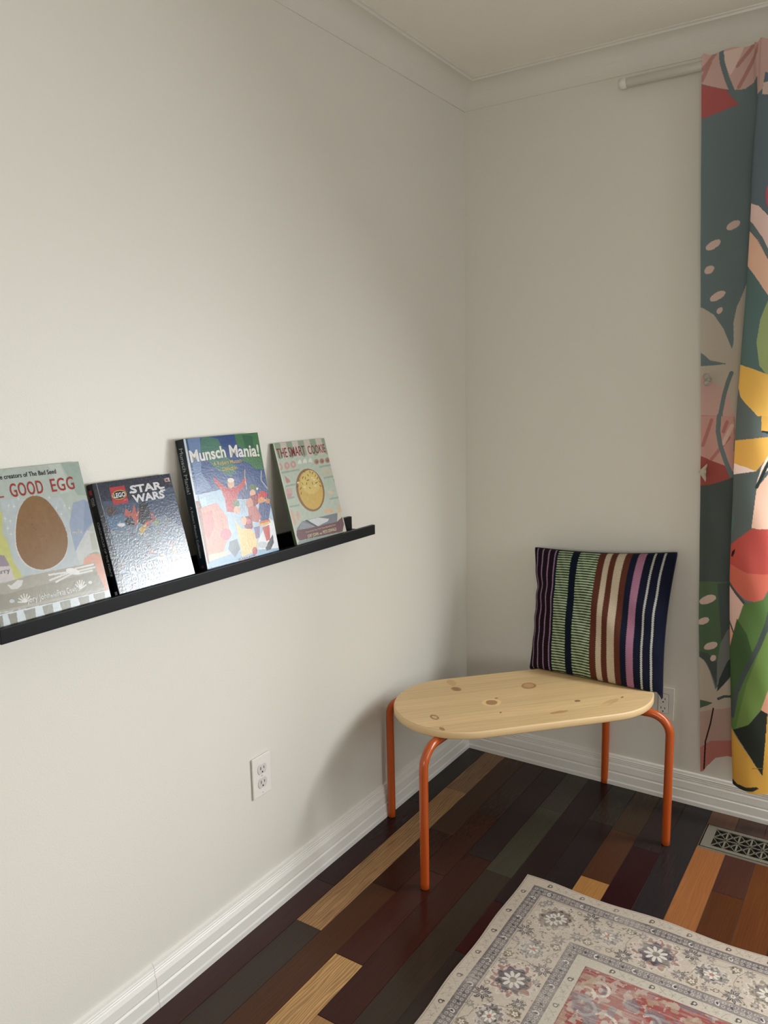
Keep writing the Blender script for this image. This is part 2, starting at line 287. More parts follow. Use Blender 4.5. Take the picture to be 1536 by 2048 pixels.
('p','#755536',[(0.1235,0.1089),(0.1228,0.1096),(0.1217,0.1095),(0.1214,0.1085),(0.1222,0.1078),(0.1232,0.108)]),
('p','#755536',[(0.1421,0.1334),(0.1413,0.1341),(0.1403,0.1339),(0.14,0.133),(0.1407,0.1322),(0.1418,0.1324)]),
('p','#755536',[(0.1045,0.1515),(0.1038,0.1523),(0.1027,0.1521),(0.1024,0.1512),(0.1032,0.1504),(0.1042,0.1506)]),
('p','#dde3e0',[(0.0624,0.066),(0.0652,0.0658),(0.0669,0.0617),(0.0665,0.0659),(0.0689,0.0669),(0.0661,0.0672),(0.0645,0.0712),(0.0648,0.067)]),
('p','#dde3e0',[(0.0718,0.069),(0.0746,0.0687),(0.0763,0.0647),(0.0759,0.0689),(0.0784,0.0699),(0.0756,0.0702),(0.0739,0.0742),(0.0743,0.07)]),
('p','#dde3e0',[(0.1538,0.0841),(0.1568,0.0839),(0.1587,0.0796),(0.1583,0.0841),(0.161,0.0851),(0.1579,0.0854),(0.1561,0.0896),(0.1565,0.0852)]),
('p','#dde3e0',[(0.1724,0.0816),(0.1756,0.0813),(0.1775,0.0771),(0.177,0.0815),(0.1798,0.0826),(0.1767,0.0829),(0.1748,0.0871),(0.1752,0.0827)]),
('p','#dde3e0',[(0.05,0.0886),(0.0527,0.0884),(0.0544,0.0844),(0.054,0.0886),(0.0564,0.0896),(0.0537,0.0898),(0.052,0.0938),(0.0524,0.0896)]),
('p','#dde3e0',[(0.0585,0.0948),(0.0612,0.0946),(0.0629,0.0906),(0.0625,0.0948),(0.065,0.0958),(0.0622,0.096),(0.0605,0.1),(0.0609,0.0958)]),
('p','#dde3e0',[(0.0838,0.0558),(0.0866,0.0555),(0.0883,0.0515),(0.0879,0.0557),(0.0905,0.0567),(0.0876,0.057),(0.0859,0.0611),(0.0863,0.0568)]),
('p','#dde3e0',[(0.1446,0.0623),(0.1477,0.062),(0.1495,0.0578),(0.1491,0.0622),(0.1518,0.0632),(0.1488,0.0635),(0.1469,0.0677),(0.1473,0.0633)]),
('p','#dde3e0',[(0.1615,0.0973),(0.1646,0.0971),(0.1665,0.0929),(0.1661,0.0973),(0.1689,0.0984),(0.1658,0.0986),(0.1639,0.1028),(0.1643,0.0984)]),
('p','#dde3e0',[(0.0505,0.1065),(0.0532,0.1063),(0.0549,0.1024),(0.0545,0.1065),(0.0569,0.1076),(0.0542,0.1078),(0.0525,0.1117),(0.0529,0.1076)]),
('p','#dde3e0',[(0.0534,0.1184),(0.0561,0.1182),(0.0578,0.1142),(0.0574,0.1184),(0.0598,0.1195),(0.0571,0.1197),(0.0554,0.1236),(0.0558,0.1194)]),
('p','#dde3e0',[(0.1813,0.0881),(0.1844,0.0878),(0.1864,0.0835),(0.1859,0.088),(0.1887,0.0891),(0.1856,0.0894),(0.1836,0.0936),(0.1841,0.0892)])],'B':[
('p','#262c3f',[(-0.0678,-0.0577),(0.3483,-0.0189),(0.2254,0.3415),(-0.151,0.2413)]),
('p','#3d4f6a',[(0.0109,0.0377),(0.1037,0.0468),(0.2154,0.0271),(0.2207,0.1254),(0.22,0.2424),(-0.0191,0.2417),(-0.0041,0.123),(0.0118,0.0554)]),
('p','#54718d',[(0.0088,0.0655),(0.0565,0.0728),(0.0749,0.0975),(0.0522,0.1154),(0.0183,0.1024),(0.0087,0.0796)]),
('p','#6d7d8c',[(0.0183,0.1024),(0.0896,0.0926),(0.1594,0.0886),(0.2123,0.1356),(0.2129,0.2408),(-0.0039,0.2455)]),
('p','#b25a4e',[(0.0648,0.0596),(0.0761,0.0722),(0.0888,0.0521),(0.0886,0.0741),(0.1052,0.0563),(0.0896,0.0926),(0.0744,0.0992),(0.0708,0.0823),(0.0565,0.0728)]),
('p','#20222b',[(0.1004,0.0575),(0.1111,0.0516),(0.123,0.057),(0.1228,0.0942),(0.1001,0.1016),(0.0875,0.0922)]),
('p','#2c2f38',[(0.0534,0.0832),(0.0724,0.0771),(0.0791,0.0909),(0.0738,0.101),(0.0579,0.0965)]),
('p','#b89a4c',[(0.0853,0.1065),(0.1082,0.0974),(0.1173,0.097),(0.0958,0.1156),(0.0852,0.1211)]),
('p','#c0554a',[(0.1039,0.0967),(0.1187,0.0926),(0.1189,0.0992),(0.1054,0.1062)]),
('p','#7f8f55',[(0.1239,0.0981),(0.1343,0.0941),(0.1414,0.1009),(0.132,0.1087)]),
('p','#8f4a50',[(0.1251,0.0722),(0.1327,0.0845),(0.1337,0.0959),(0.1217,0.0977)]),
('p','#4a3b3d',[(0.105,0.1509),(0.1015,0.1512),(0.0968,0.149),(0.0926,0.145),(0.0905,0.1409),(0.0913,0.1382),(0.0947,0.1379),(0.0995,0.1401),(0.1037,0.1441),(0.1058,0.1482)]),
('p','#4a3b3d',[(0.1885,0.2127),(0.1863,0.2129),(0.1831,0.2115),(0.1802,0.209),(0.1787,0.2064),(0.1792,0.2047),(0.1814,0.2045),(0.1846,0.2059),(0.1875,0.2084),(0.189,0.211)]),
('p','#a45b50',[(0.1531,0.153),(0.1545,0.1513),(0.1583,0.1501),(0.163,0.1498),(0.1669,0.1506),(0.1685,0.1521),(0.1671,0.1538),(0.1633,0.155),(0.1586,0.1553),(0.1547,0.1545)]),
('p','#c7a27c',[(0.1602,0.22),(0.1595,0.2187),(0.16,0.2165),(0.1617,0.2142),(0.1638,0.2127),(0.1656,0.2125),(0.1663,0.2138),(0.1658,0.2161),(0.1641,0.2184),(0.162,0.2199)]),
('p','#5a6a80',[(0.0791,0.0925),(0.0774,0.0932),(0.0745,0.0929),(0.0715,0.0916),(0.0695,0.09),(0.0693,0.0885),(0.0709,0.0878),(0.0738,0.0881),(0.0768,0.0893),(0.0788,0.091)]),
('p','#3a3e49',[(0.1282,0.2515),(0.1272,0.2513),(0.126,0.2502),(0.1252,0.2487),(0.125,0.2473),(0.1256,0.2466),(0.1266,0.2468),(0.1278,0.2478),(0.1286,0.2494),(0.1288,0.2508)]),
('p','#a45b50',[(0.1566,0.1745),(0.1555,0.1719),(0.1572,0.1677),(0.1611,0.1634),(0.1657,0.1607),(0.1692,0.1607),(0.1703,0.1633),(0.1686,0.1676),(0.1646,0.1719),(0.1601,0.1745)]),
('p','#4a3b3d',[(0.072,0.1182),(0.07,0.1187),(0.067,0.1179),(0.064,0.116),(0.0622,0.1138),(0.0624,0.1122),(0.0643,0.1117),(0.0673,0.1125),(0.0703,0.1144),(0.0721,0.1166)]),
('p','#7c6a5a',[(0.1364,0.1277),(0.1341,0.1269),(0.1322,0.1241),(0.1314,0.1205),(0.1319,0.1173),(0.1337,0.1158),(0.1359,0.1166),(0.1378,0.1193),(0.1387,0.123),(0.1381,0.1262)]),
('p','#a45b50',[(0.0178,0.2004),(0.0161,0.2001),(0.0143,0.1983),(0.013,0.1957),(0.0127,0.1934),(0.0136,0.1921),(0.0153,0.1924),(0.0171,0.1942),(0.0184,0.1968),(0.0187,0.1991)]),
('p','#8d9299',[(0.1057,0.1273),(0.1026,0.1283),(0.0976,0.1272),(0.0926,0.1245),(0.0895,0.1213),(0.0895,0.1187),(0.0925,0.1177),(0.0975,0.1187),(0.1025,0.1214),(0.1057,0.1247)]),
('p','#8d9299',[(0.025,0.1074),(0.0226,0.1079),(0.019,0.1068),(0.0155,0.1043),(0.0135,0.1016),(0.0137,0.0995),(0.0161,0.0989),(0.0197,0.1001),(0.0232,0.1025),(0.0252,0.1053)]),
('p','#5a6a80',[(0.1084,0.1851),(0.1069,0.1859),(0.104,0.1858),(0.1008,0.1849),(0.0986,0.1834),(0.0981,0.182),(0.0996,0.1812),(0.1025,0.1813),(0.1056,0.1823),(0.1079,0.1837)]),
('p','#c7a27c',[(0.1606,0.176),(0.1581,0.174),(0.1573,0.1694),(0.1585,0.1641),(0.1613,0.16),(0.1646,0.1587),(0.1671,0.1608),(0.1679,0.1653),(0.1667,0.1707),(0.1639,0.1748)]),
('p','#4a3b3d',[(0.0839,0.1692),(0.0828,0.1684),(0.0822,0.1665),(0.0824,0.1642),(0.0833,0.1623),(0.0846,0.1616),(0.0857,0.1624),(0.0863,0.1643),(0.0861,0.1667),(0.0852,0.1686)]),
('p','#c7a27c',[(0.1732,0.1861),(0.172,0.186),(0.1706,0.1851),(0.1695,0.1836),(0.1692,0.1821),(0.1696,0.1813),(0.1708,0.1814),(0.1722,0.1824),(0.1733,0.1839),(0.1737,0.1853)]),
('p','#d7d8da',[(0.0929,0.2152),(0.0909,0.215),(0.0885,0.2131),(0.0867,0.2104),(0.0861,0.2078),(0.087,0.2064),(0.089,0.2066),(0.0913,0.2084),(0.0931,0.2111),(0.0937,0.2137)]),
('p','#8d9299',[(0.0824,0.245),(0.0834,0.2437),(0.0863,0.2428),(0.0901,0.2427),(0.0931,0.2434),(0.0944,0.2447),(0.0933,0.246),(0.0904,0.2469),(0.0867,0.247),(0.0836,0.2463)]),
('p','#3a3e49',[(0.1103,0.1085),(0.111,0.1074),(0.1132,0.1064),(0.1161,0.1059),(0.1185,0.1062),(0.1196,0.107),(0.1189,0.1082),(0.1167,0.1091),(0.1138,0.1096),(0.1113,0.1094)]),
('p','#4a3b3d',[(0.0497,0.1908),(0.049,0.1885),(0.0507,0.185),(0.0541,0.1816),(0.058,0.1796),(0.0608,0.1797),(0.0615,0.182),(0.0598,0.1855),(0.0564,0.189),(0.0525,0.191)]),
('p','#4a3b3d',[(0.0997,0.1994),(0.097,0.1991),(0.094,0.1966),(0.0916,0.193),(0.091,0.1895),(0.0921,0.1876),(0.0948,0.1879),(0.0978,0.1903),(0.1002,0.194),(0.1009,0.1975)]),
('p','#c7a27c',[(0.2116,0.1218),(0.2141,0.1196),(0.2201,0.1186),(0.2272,0.119),(0.2328,0.1209),(0.2346,0.1234),(0.232,0.1256),(0.2259,0.1267),(0.2188,0.1261),(0.2133,0.1243)]),
('p','#7c6a5a',[(0.1525,0.1121),(0.1521,0.111),(0.1529,0.1092),(0.1547,0.1074),(0.1567,0.1063),(0.1582,0.1063),(0.1586,0.1074),(0.1578,0.1092),(0.156,0.111),(0.154,0.1121)]),
('p','#3a3e49',[(0.1357,0.2459),(0.1345,0.2467),(0.132,0.2467),(0.1291,0.246),(0.1269,0.2448),(0.1264,0.2436),(0.1276,0.2429),(0.1301,0.2428),(0.133,0.2435),(0.1352,0.2447)]),
('p','#c7a27c',[(0.1343,0.2398),(0.1354,0.2381),(0.1389,0.2368),(0.1435,0.2365),(0.1474,0.2371),(0.1491,0.2386),(0.1479,0.2403),(0.1444,0.2416),(0.1398,0.2419),(0.1359,0.2413)]),
('p','#7c6a5a',[(0.0181,0.1773),(0.0167,0.1753),(0.0173,0.1715),(0.0196,0.1675),(0.0227,0.1647),(0.0254,0.1643),(0.0267,0.1663),(0.0261,0.1701),(0.0239,0.1741),(0.0208,0.1769)]),
('p','#a45b50',[(0.1911,0.1805),(0.191,0.1795),(0.1921,0.1781),(0.194,0.1768),(0.196,0.1762),(0.1972,0.1764),(0.1974,0.1774),(0.1963,0.1788),(0.1944,0.1801),(0.1924,0.1807)]),
('p','#d7d8da',[(0.0836,0.2266),(0.0812,0.2271),(0.0776,0.2258),(0.074,0.2234),(0.0719,0.2206),(0.0721,0.2186),(0.0744,0.2182),(0.078,0.2194),(0.0816,0.2218),(0.0837,0.2246)]),
('p','#7c6a5a',[(0.2046,0.1578),(0.2028,0.1586),(0.1995,0.1582),(0.1961,0.1568),(0.1939,0.1551),(0.1936,0.1535),(0.1954,0.1528),(0.1986,0.1531),(0.202,0.1545),(0.2043,0.1563)]),
('p','#7c6a5a',[(0.0615,0.2099),(0.0598,0.2098),(0.0577,0.2084),(0.0559,0.2062),(0.0552,0.204),(0.0558,0.2027),(0.0575,0.2027),(0.0596,0.2041),(0.0614,0.2064),(0.0621,0.2086)]),
('p','#d7d8da',[(0.1781,0.1697),(0.1789,0.1688),(0.1808,0.1683),(0.1833,0.1682),(0.1853,0.1687),(0.186,0.1695),(0.1853,0.1703),(0.1833,0.1709),(0.1809,0.1709),(0.1789,0.1705)]),
('p','#a45b50',[(0.0943,0.1634),(0.0948,0.1609),(0.0984,0.158),(0.1037,0.1559),(0.1087,0.1552),(0.1114,0.1564),(0.1109,0.1589),(0.1073,0.1618),(0.102,0.1639),(0.097,0.1645)]),
('p','#7c6a5a',[(0.0965,0.2403),(0.0981,0.2387),(0.102,0.2379),(0.1069,0.2381),(0.1108,0.2393),(0.1123,0.2411),(0.1107,0.2427),(0.1067,0.2436),(0.1018,0.2433),(0.098,0.2421)]),
('p','#3a3e49',[(0.0627,0.2102),(0.0633,0.2092),(0.0653,0.2084),(0.0678,0.2082),(0.07,0.2085),(0.071,0.2093),(0.0703,0.2103),(0.0683,0.2111),(0.0658,0.2114),(0.0636,0.211)]),
('p','#8d9299',[(0.1562,0.1586),(0.1529,0.1584),(0.1491,0.1556),(0.1461,0.1514),(0.1451,0.1473),(0.1464,0.145),(0.1497,0.1452),(0.1535,0.1479),(0.1565,0.1522),(0.1575,0.1562)]),
('p','#7c6a5a',[(0.1659,0.1066),(0.1649,0.1053),(0.1651,0.103),(0.1664,0.1003),(0.1684,0.0984),(0.1703,0.098),(0.1712,0.0992),(0.171,0.1016),(0.1697,0.1043),(0.1677,0.1061)]),
('p','#4a3b3d',[(0.1537,0.2029),(0.1523,0.2013),(0.1522,0.1983),(0.1537,0.1948),(0.156,0.1924),(0.1583,0.1918),(0.1597,0.1933),(0.1597,0.1964),(0.1583,0.1999),(0.156,0.2023)]),
('p','#8d9299',[(0.1731,0.1611),(0.1754,0.1594),(0.1804,0.1589),(0.1861,0.1598),(0.1905,0.1617),(0.1918,0.1639),(0.1895,0.1656),(0.1845,0.1661),(0.1787,0.1652),(0.1744,0.1633)]),
('p','#7c6a5a',[(0.1252,0.1936),(0.1262,0.1924),(0.129,0.1916),(0.1324,0.1916),(0.1352,0.1923),(0.1363,0.1934),(0.1353,0.1946),(0.1325,0.1954),(0.1291,0.1955),(0.1263,0.1948)]),
('p','#7c6a5a',[(0.1539,0.2003),(0.1517,0.1981),(0.1515,0.1937),(0.1532,0.1887),(0.1563,0.185),(0.1596,0.1841),(0.1617,0.1862),(0.162,0.1906),(0.1602,0.1957),(0.1571,0.1993)]),
('p','#d7d8da',[(0.1208,0.167),(0.121,0.1659),(0.1226,0.1646),(0.1249,0.1636),(0.1271,0.1633),(0.1283,0.1638),(0.1281,0.1649),(0.1266,0.1662),(0.1242,0.1672),(0.122,0.1674)]),
('p','#3a3e49',[(0.2124,0.1706),(0.2116,0.1689),(0.2126,0.1662),(0.215,0.1634),(0.2179,0.1615),(0.2202,0.1614),(0.221,0.1631),(0.22,0.1659),(0.2176,0.1687),(0.2147,0.1705)]),
('p','#a45b50',[(0.0283,0.2251),(0.0286,0.2239),(0.0303,0.2227),(0.0327,0.2219),(0.035,0.2218),(0.0362,0.2224),(0.0358,0.2236),(0.0341,0.2248),(0.0317,0.2256),(0.0295,0.2257)]),
('p','#8d9299',[(0.2017,0.1643),(0.1996,0.1645),(0.1966,0.1634),(0.1939,0.1612),(0.1924,0.1589),(0.1927,0.1572),(0.1948,0.157),(0.1978,0.1582),(0.2006,0.1603),(0.2021,0.1627)]),
('p','#d7d8da',[(0.1263,0.1809),(0.1236,0.1819),(0.1191,0.1811),(0.1143,0.1789),(0.1113,0.1761),(0.111,0.1738),(0.1136,0.1728),(0.1182,0.1736),(0.1229,0.1758),(0.126,0.1786)]),
('p','#7c6a5a',[(0.1413,0.2548),(0.1407,0.2538),(0.1411,0.252),(0.1425,0.2501),(0.1442,0.2489),(0.1457,0.2488),(0.1463,0.2499),(0.1458,0.2517),(0.1445,0.2536),(0.1427,0.2548)]),
('p','#a45b50',[(0.1053,0.2499),(0.1061,0.2491),(0.1079,0.2487),(0.1102,0.2488),(0.112,0.2494),(0.1127,0.2502),(0.112,0.251),(0.1101,0.2514),(0.1078,0.2513),(0.106,0.2507)]),
('p','#5a6a80',[(0.0346,0.1587),(0.0317,0.1588),(0.0279,0.1565),(0.0246,0.1527),(0.0232,0.1489),(0.0241,0.1466),(0.027,0.1465),(0.0309,0.1488),(0.0341,0.1526),(0.0356,0.1564)]),
('p','#7c6a5a',[(0.1726,0.2207),(0.1692,0.2205),(0.165,0.2178),(0.1616,0.2135),(0.1602,0.2094),(0.1614,0.207),(0.1648,0.2071),(0.169,0.2099),(0.1724,0.2141),(0.1738,0.2183)]),
('p','#7c6a5a',[(0.1529,0.1529),(0.1513,0.1525),(0.1498,0.1508),(0.1489,0.1484),(0.1489,0.1463),(0.1499,0.1453),(0.1515,0.1456),(0.153,0.1473),(0.1539,0.1497),(0.1539,0.1518)]),
('p','#5a6a80',[(0.1861,0.1732),(0.1867,0.1716),(0.1895,0.17),(0.1934,0.1689),(0.1969,0.1689),(0.1987,0.1699),(0.198,0.1715),(0.1952,0.1731),(0.1913,0.1742),(0.1878,0.1742)]),
('p','#7c6a5a',[(0.0749,0.1799),(0.0757,0.1788),(0.0781,0.178),(0.0811,0.1778),(0.0836,0.1783),(0.0846,0.1793),(0.0837,0.1804),(0.0814,0.1812),(0.0784,0.1814),(0.0759,0.1809)]),
('p','#8d9299',[(0.1283,0.1946),(0.1295,0.1934),(0.1326,0.1929),(0.1363,0.1932),(0.1392,0.1942),(0.1402,0.1956),(0.1389,0.1967),(0.1358,0.1973),(0.1321,0.197),(0.1292,0.196)]),
('p','#d7d8da',[(0.0346,0.0909),(0.037,0.089),(0.0421,0.0883),(0.048,0.089),(0.0525,0.091),(0.0538,0.0934),(0.0514,0.0953),(0.0462,0.096),(0.0403,0.0952),(0.0359,0.0933)]),
('p','#c7a27c',[(0.1306,0.148),(0.1294,0.1479),(0.1279,0.1468),(0.1267,0.1452),(0.1263,0.1436),(0.1269,0.1427),(0.1281,0.1427),(0.1296,0.1438),(0.1308,0.1455),(0.1312,0.1471)]),
('p','#c7a27c',[(0.1359,0.1745),(0.1337,0.1755),(0.1296,0.1751),(0.1253,0.1734),(0.1224,0.1711),(0.1219,0.1691),(0.1242,0.1681),(0.1282,0.1686),(0.1326,0.1702),(0.1355,0.1725)]),
('p','#5a6a80',[(0.0239,0.1013),(0.023,0.1009),(0.0224,0.0996),(0.0222,0.098),(0.0226,0.0966),(0.0234,0.096),(0.0243,0.0964),(0.0249,0.0977),(0.0251,0.0993),(0.0247,0.1007)]),
('p','#5a6a80',[(0.1771,0.1389),(0.1738,0.1401),(0.1682,0.1394),(0.1624,0.137),(0.1585,0.1338),(0.1581,0.1311),(0.1613,0.1298),(0.1669,0.1305),(0.1727,0.1329),(0.1766,0.1361)]),
('p','#4a3b3d',[(0.0287,0.2204),(0.0288,0.2183),(0.0313,0.2156),(0.0353,0.2134),(0.0392,0.2125),(0.0416,0.2133),(0.0415,0.2154),(0.039,0.2181),(0.035,0.2203),(0.0311,0.2212)]),
('p','#8d9299',[(0.1768,0.2545),(0.1754,0.2525),(0.176,0.2488),(0.1784,0.2448),(0.1817,0.2422),(0.1846,0.2418),(0.1861,0.2439),(0.1855,0.2476),(0.1831,0.2516),(0.1798,0.2542)]),
('p','#4b3e3e',[(0.0196,0.0495),(0.0342,0.0489),(0.0414,0.0598),(0.0364,0.0697),(0.021,0.0727),(0.0161,0.0614)]),
('p','#b5343b',[(0.0383,0.0122),(0.0757,0.0128),(0.076,0.0491),(0.0384,0.0488)]),
('p','#e8c94a',[(0.0759,0.0303),(0.0748,0.033),(0.0723,0.0354),(0.0686,0.0374),(0.0641,0.0388),(0.059,0.0395),(0.0539,0.0394),(0.0491,0.0386),(0.0451,0.0371),(0.042,0.035),(0.0402,0.0325),(0.0399,0.0299),(0.0409,0.0272),(0.0434,0.0248),(0.0469,0.0228),(0.0514,0.0214),(0.0564,0.0207),(0.0615,0.0207),(0.0664,0.0215),(0.0705,0.023),(0.0736,0.0251),(0.0755,0.0276)]),
('p','#141414',[(0.0746,0.0303),(0.0736,0.0327),(0.0713,0.0349),(0.0679,0.0368),(0.0636,0.038),(0.059,0.0386),(0.0542,0.0386),(0.0498,0.0378),(0.046,0.0364),(0.0431,0.0345),(0.0415,0.0323),(0.0411,0.0299),(0.0421,0.0275),(0.0443,0.0253),(0.0477,0.0235),(0.0518,0.0222),(0.0565,0.0216),(0.0612,0.0216),(0.0657,0.0223),(0.0696,0.0237),(0.0725,0.0256),(0.0742,0.0278)]),
('p','#d8c0bd',[(0.1817,0.0096),(0.1972,0.0091),(0.1975,0.0172),(0.1826,0.0174)]),
('p','#1d222e',[(-0.0008,-0.0011),(0.0121,-0.0009),(0.0176,0.2295),(-0.0014,0.2303)]),
('p','#7a8794',[(0.0097,-0.0009),(0.0113,-0.0009),(0.0146,0.2288),(0.0121,0.2289)])],'C':[
('p','#3b568a',[(-0.089,-0.0467),(0.4052,-0.0219),(0.2817,0.417),(-0.1744,0.3101)]),
('p','#4d7d55',[(0.1612,-0.0051),(0.2662,0.0015),(0.2567,0.0883),(0.2357,0.0938),(0.2076,0.0872),(0.1953,0.073),(0.1686,0.0649),(0.1906,0.0411),(0.1654,0.028),(0.1635,0.006)]),
('p','#4d7d6b',[(0.0588,-0.0046),(0.1057,0.0074),(0.1242,0.05),(0.1514,0.0815),(0.1265,0.0988),(0.0874,0.0786),(0.0564,0.051),(0.0388,0.0286)]),
('p','#3b6a50',[(0.1877,0.0021),(0.2233,0.0082),(0.2212,0.0361),(0.1915,0.0375)]),
('p','#36508a',[(0.1088,-0.0048),(0.1633,-0.0031),(0.1538,0.0235),(0.1151,0.0277)]),
('p','#6c86b0',[(0.0122,-0.0008),(0.0515,-0.0033),(0.0351,0.0801),(0.0583,0.1176),(0.0025,0.1279),(0.0124,0.0435)]),  # paler left part: reflected light painted into the print
('p','#a9c4d6',[(0.0047,0.1282),(0.0901,0.125),(0.1324,0.1538),(0.2405,0.1683),(0.2472,0.2264),(0.2543,0.3044),(-0.0032,0.295)]),
('p','#e2e6ea',[(0.2281,0.2139),(0.2472,0.2264),(0.2514,0.2942),(0.1725,0.2982),(0.1769,0.2618)]),
('p','#cf8f7a',[(0.006,0.1592),(0.0634,0.1534),(0.0882,0.1888),(0.0879,0.2281),(0.0514,0.2747),(0.0032,0.2791)]),
('p','#c86f62',[(0.0119,0.172),(0.0453,0.1683),(0.0458,0.2034),(0.0193,0.2337),(0.0102,0.2149)]),
('p','#b8d7de',[(0.011,0.1393),(0.0345,0.1372),(0.0334,0.151),(0.009,0.1562)]),
('p','#e8c8b0',[(-0.0319,0.2653),(0.0679,0.2672),(0.0861,0.2921),(0.0002,0.2906)]),
('p','#8fb6cf',[(0.0071,0.2816),(0.1006,0.2752),(0.2487,0.2937),(0.2494,0.3015),(-0.0006,0.2938)]),
('p','#bf3a3c',[(0.0671,0.0923),(0.0812,0.1027),(0.0946,0.1167),(0.112,0.1259),(0.1324,0.1248),(0.1545,0.1183),(0.1666,0.1069),(0.1741,0.1133),(0.1592,0.1299),(0.1352,0.1433),(0.1267,0.1657),(0.1168,0.1842),(0.0909,0.1785),(0.0933,0.1503),(0.0868,0.1282),(0.072,0.1104)]),
('p','#d9b48c',[(0.1317,0.1166),(0.1305,0.1195),(0.1285,0.1221),(0.1259,0.1241),(0.123,0.1254),(0.1198,0.1259),(0.1168,0.1255),(0.1141,0.1243),(0.112,0.1224),(0.1106,0.1199),(0.11,0.1171),(0.1104,0.1141),(0.1115,0.1112),(0.1135,0.1086),(0.1161,0.1066),(0.119,0.1053),(0.1222,0.1048),(0.1252,0.1051),(0.1279,0.1063),(0.1301,0.1082),(0.1315,0.1107),(0.1321,0.1136)]),
('p','#e9dcc8',[(0.1336,0.1086),(0.1327,0.1101),(0.131,0.1113),(0.1286,0.1122),(0.1257,0.1127),(0.1226,0.1127),(0.1194,0.1124),(0.1164,0.1116),(0.114,0.1105),(0.1122,0.1091),(0.1112,0.1076),(0.1112,0.1061),(0.112,0.1047),(0.1137,0.1035),(0.116,0.1026),(0.1189,0.1021),(0.1221,0.102),(0.1253,0.1023),(0.1282,0.1031),(0.1307,0.1042),(0.1325,0.1056),(0.1335,0.1071)]),
('p','#b5383a',[(0.1748,0.1124),(0.1743,0.1136),(0.1732,0.1146),(0.1719,0.1154),(0.1702,0.1159),(0.1685,0.1161),(0.1667,0.1159),(0.1652,0.1153),(0.1639,0.1145),(0.163,0.1135),(0.1626,0.1123),(0.1627,0.111),(0.1632,0.1099),(0.1642,0.1088),(0.1656,0.108),(0.1672,0.1075),(0.169,0.1074),(0.1707,0.1076),(0.1723,0.1081),(0.1736,0.1089),(0.1745,0.11),(0.1749,0.1112)]),
('s','#d6c28a',0.0022,[(0.1756,0.0876),(0.1718,0.102),(0.1697,0.1348)]),
('s','#c9c3a8',0.0022,[(0.2326,0.0954),(0.2256,0.1191),(0.2488,0.1484)]),
('s','#8a4a30',0.003,[(0.1633,0.1341),(0.1493,0.1579)]),
('p','#55754a',[(0.2057,0.1346),(0.2046,0.1367),(0.2025,0.1385),(0.1996,0.1398),(0.1962,0.1406),(0.1925,0.1407),(0.1888,0.1403),(0.1855,0.1392),(0.1827,0.1377),(0.1807,0.1358),(0.1797,0.1336),(0.1798,0.1315),(0.1809,0.1294),(0.1829,0.1276),(0.1857,0.1263),(0.1891,0.1255),(0.1928,0.1253),(0.1965,0.1257),(0.1999,0.1268),(0.2027,0.1283),(0.2047,0.1302),(0.2057,0.1324)]),
('p','#e8e6dc',[(0.2099,0.1379),(0.2095,0.1388),(0.2089,0.1396),(0.208,0.1402),(0.207,0.1406),(0.2059,0.1408),(0.2049,0.1406),(0.2039,0.1402),(0.2032,0.1396),(0.2027,0.1389),(0.2025,0.138),(0.2026,0.137),(0.203,0.1361),(0.2036,0.1353),(0.2045,0.1347),(0.2055,0.1343),(0.2066,0.1342),(0.2076,0.1343),(0.2086,0.1347),(0.2093,0.1353),(0.2098,0.1361),(0.21,0.137)]),
('p','#d9a98a',[(0.1981,0.1477),(0.197,0.1501),(0.1952,0.1523),(0.1927,0.154),(0.1899,0.1551),(0.1869,0.1554),(0.1839,0.155),(0.1813,0.1539),(0.1792,0.1522),(0.1778,0.1501),(0.1772,0.1476),(0.1775,0.145),(0.1786,0.1426),(0.1804,0.1404),(0.1828,0.1387),(0.1857,0.1376),(0.1887,0.1373),(0.1916,0.1376),(0.1942,0.1387),(0.1963,0.1404),(0.1978,0.1426),(0.1984,0.1451)]),
('p','#8e3030',[(0.1769,0.1523),(0.2041,0.1503),(0.2067,0.1712),(0.1825,0.1809),(0.171,0.1645)]),
('p','#c3382f',[(0.2019,0.1537),(0.2184,0.1427),(0.2418,0.1532),(0.2335,0.1635),(0.2039,0.1615)]),
('p','#d98d4a',[(0.228,0.1704),(0.2268,0.1728),(0.2245,0.1748),(0.2214,0.1763),(0.2178,0.1772),(0.2138,0.1774),(0.2099,0.1768),(0.2064,0.1756),(0.2035,0.1738),(0.2015,0.1716),(0.2005,0.1692),(0.2006,0.1667),(0.2018,0.1643),(0.204,0.1623),(0.207,0.1607),(0.2107,0.1598),(0.2146,0.1596),(0.2185,0.1601),(0.2221,0.1613),(0.225,0.1631),(0.2271,0.1653),(0.2281,0.1678)]),
('p','#2f477e',[(0.2031,0.1745),(0.2427,0.1705),(0.2418,0.1894),(0.2271,0.2176),(0.1967,0.2184),(0.1951,0.1939)]),
('p','#c98a4a',[(0.2335,0.1635),(0.2441,0.1706),(0.2403,0.1796),(0.2273,0.1759)]),
('p','#cf6a34',[(0.1928,0.2178),(0.2301,0.2171),(0.2305,0.2257),(0.1912,0.2288)]),
('p','#dcb552',[(0.1924,0.2243),(0.2302,0.2218),(0.2271,0.228),(0.1987,0.2309)]),
('p','#c23a33',[(0.1993,0.2338),(0.2264,0.2307),(0.2192,0.2674),(0.205,0.2686)]),
('p','#2c3136',[(0.1972,0.2823),(0.216,0.2687),(0.232,0.2563),(0.2305,0.277),(0.2154,0.2913),(0.1987,0.2919)]),
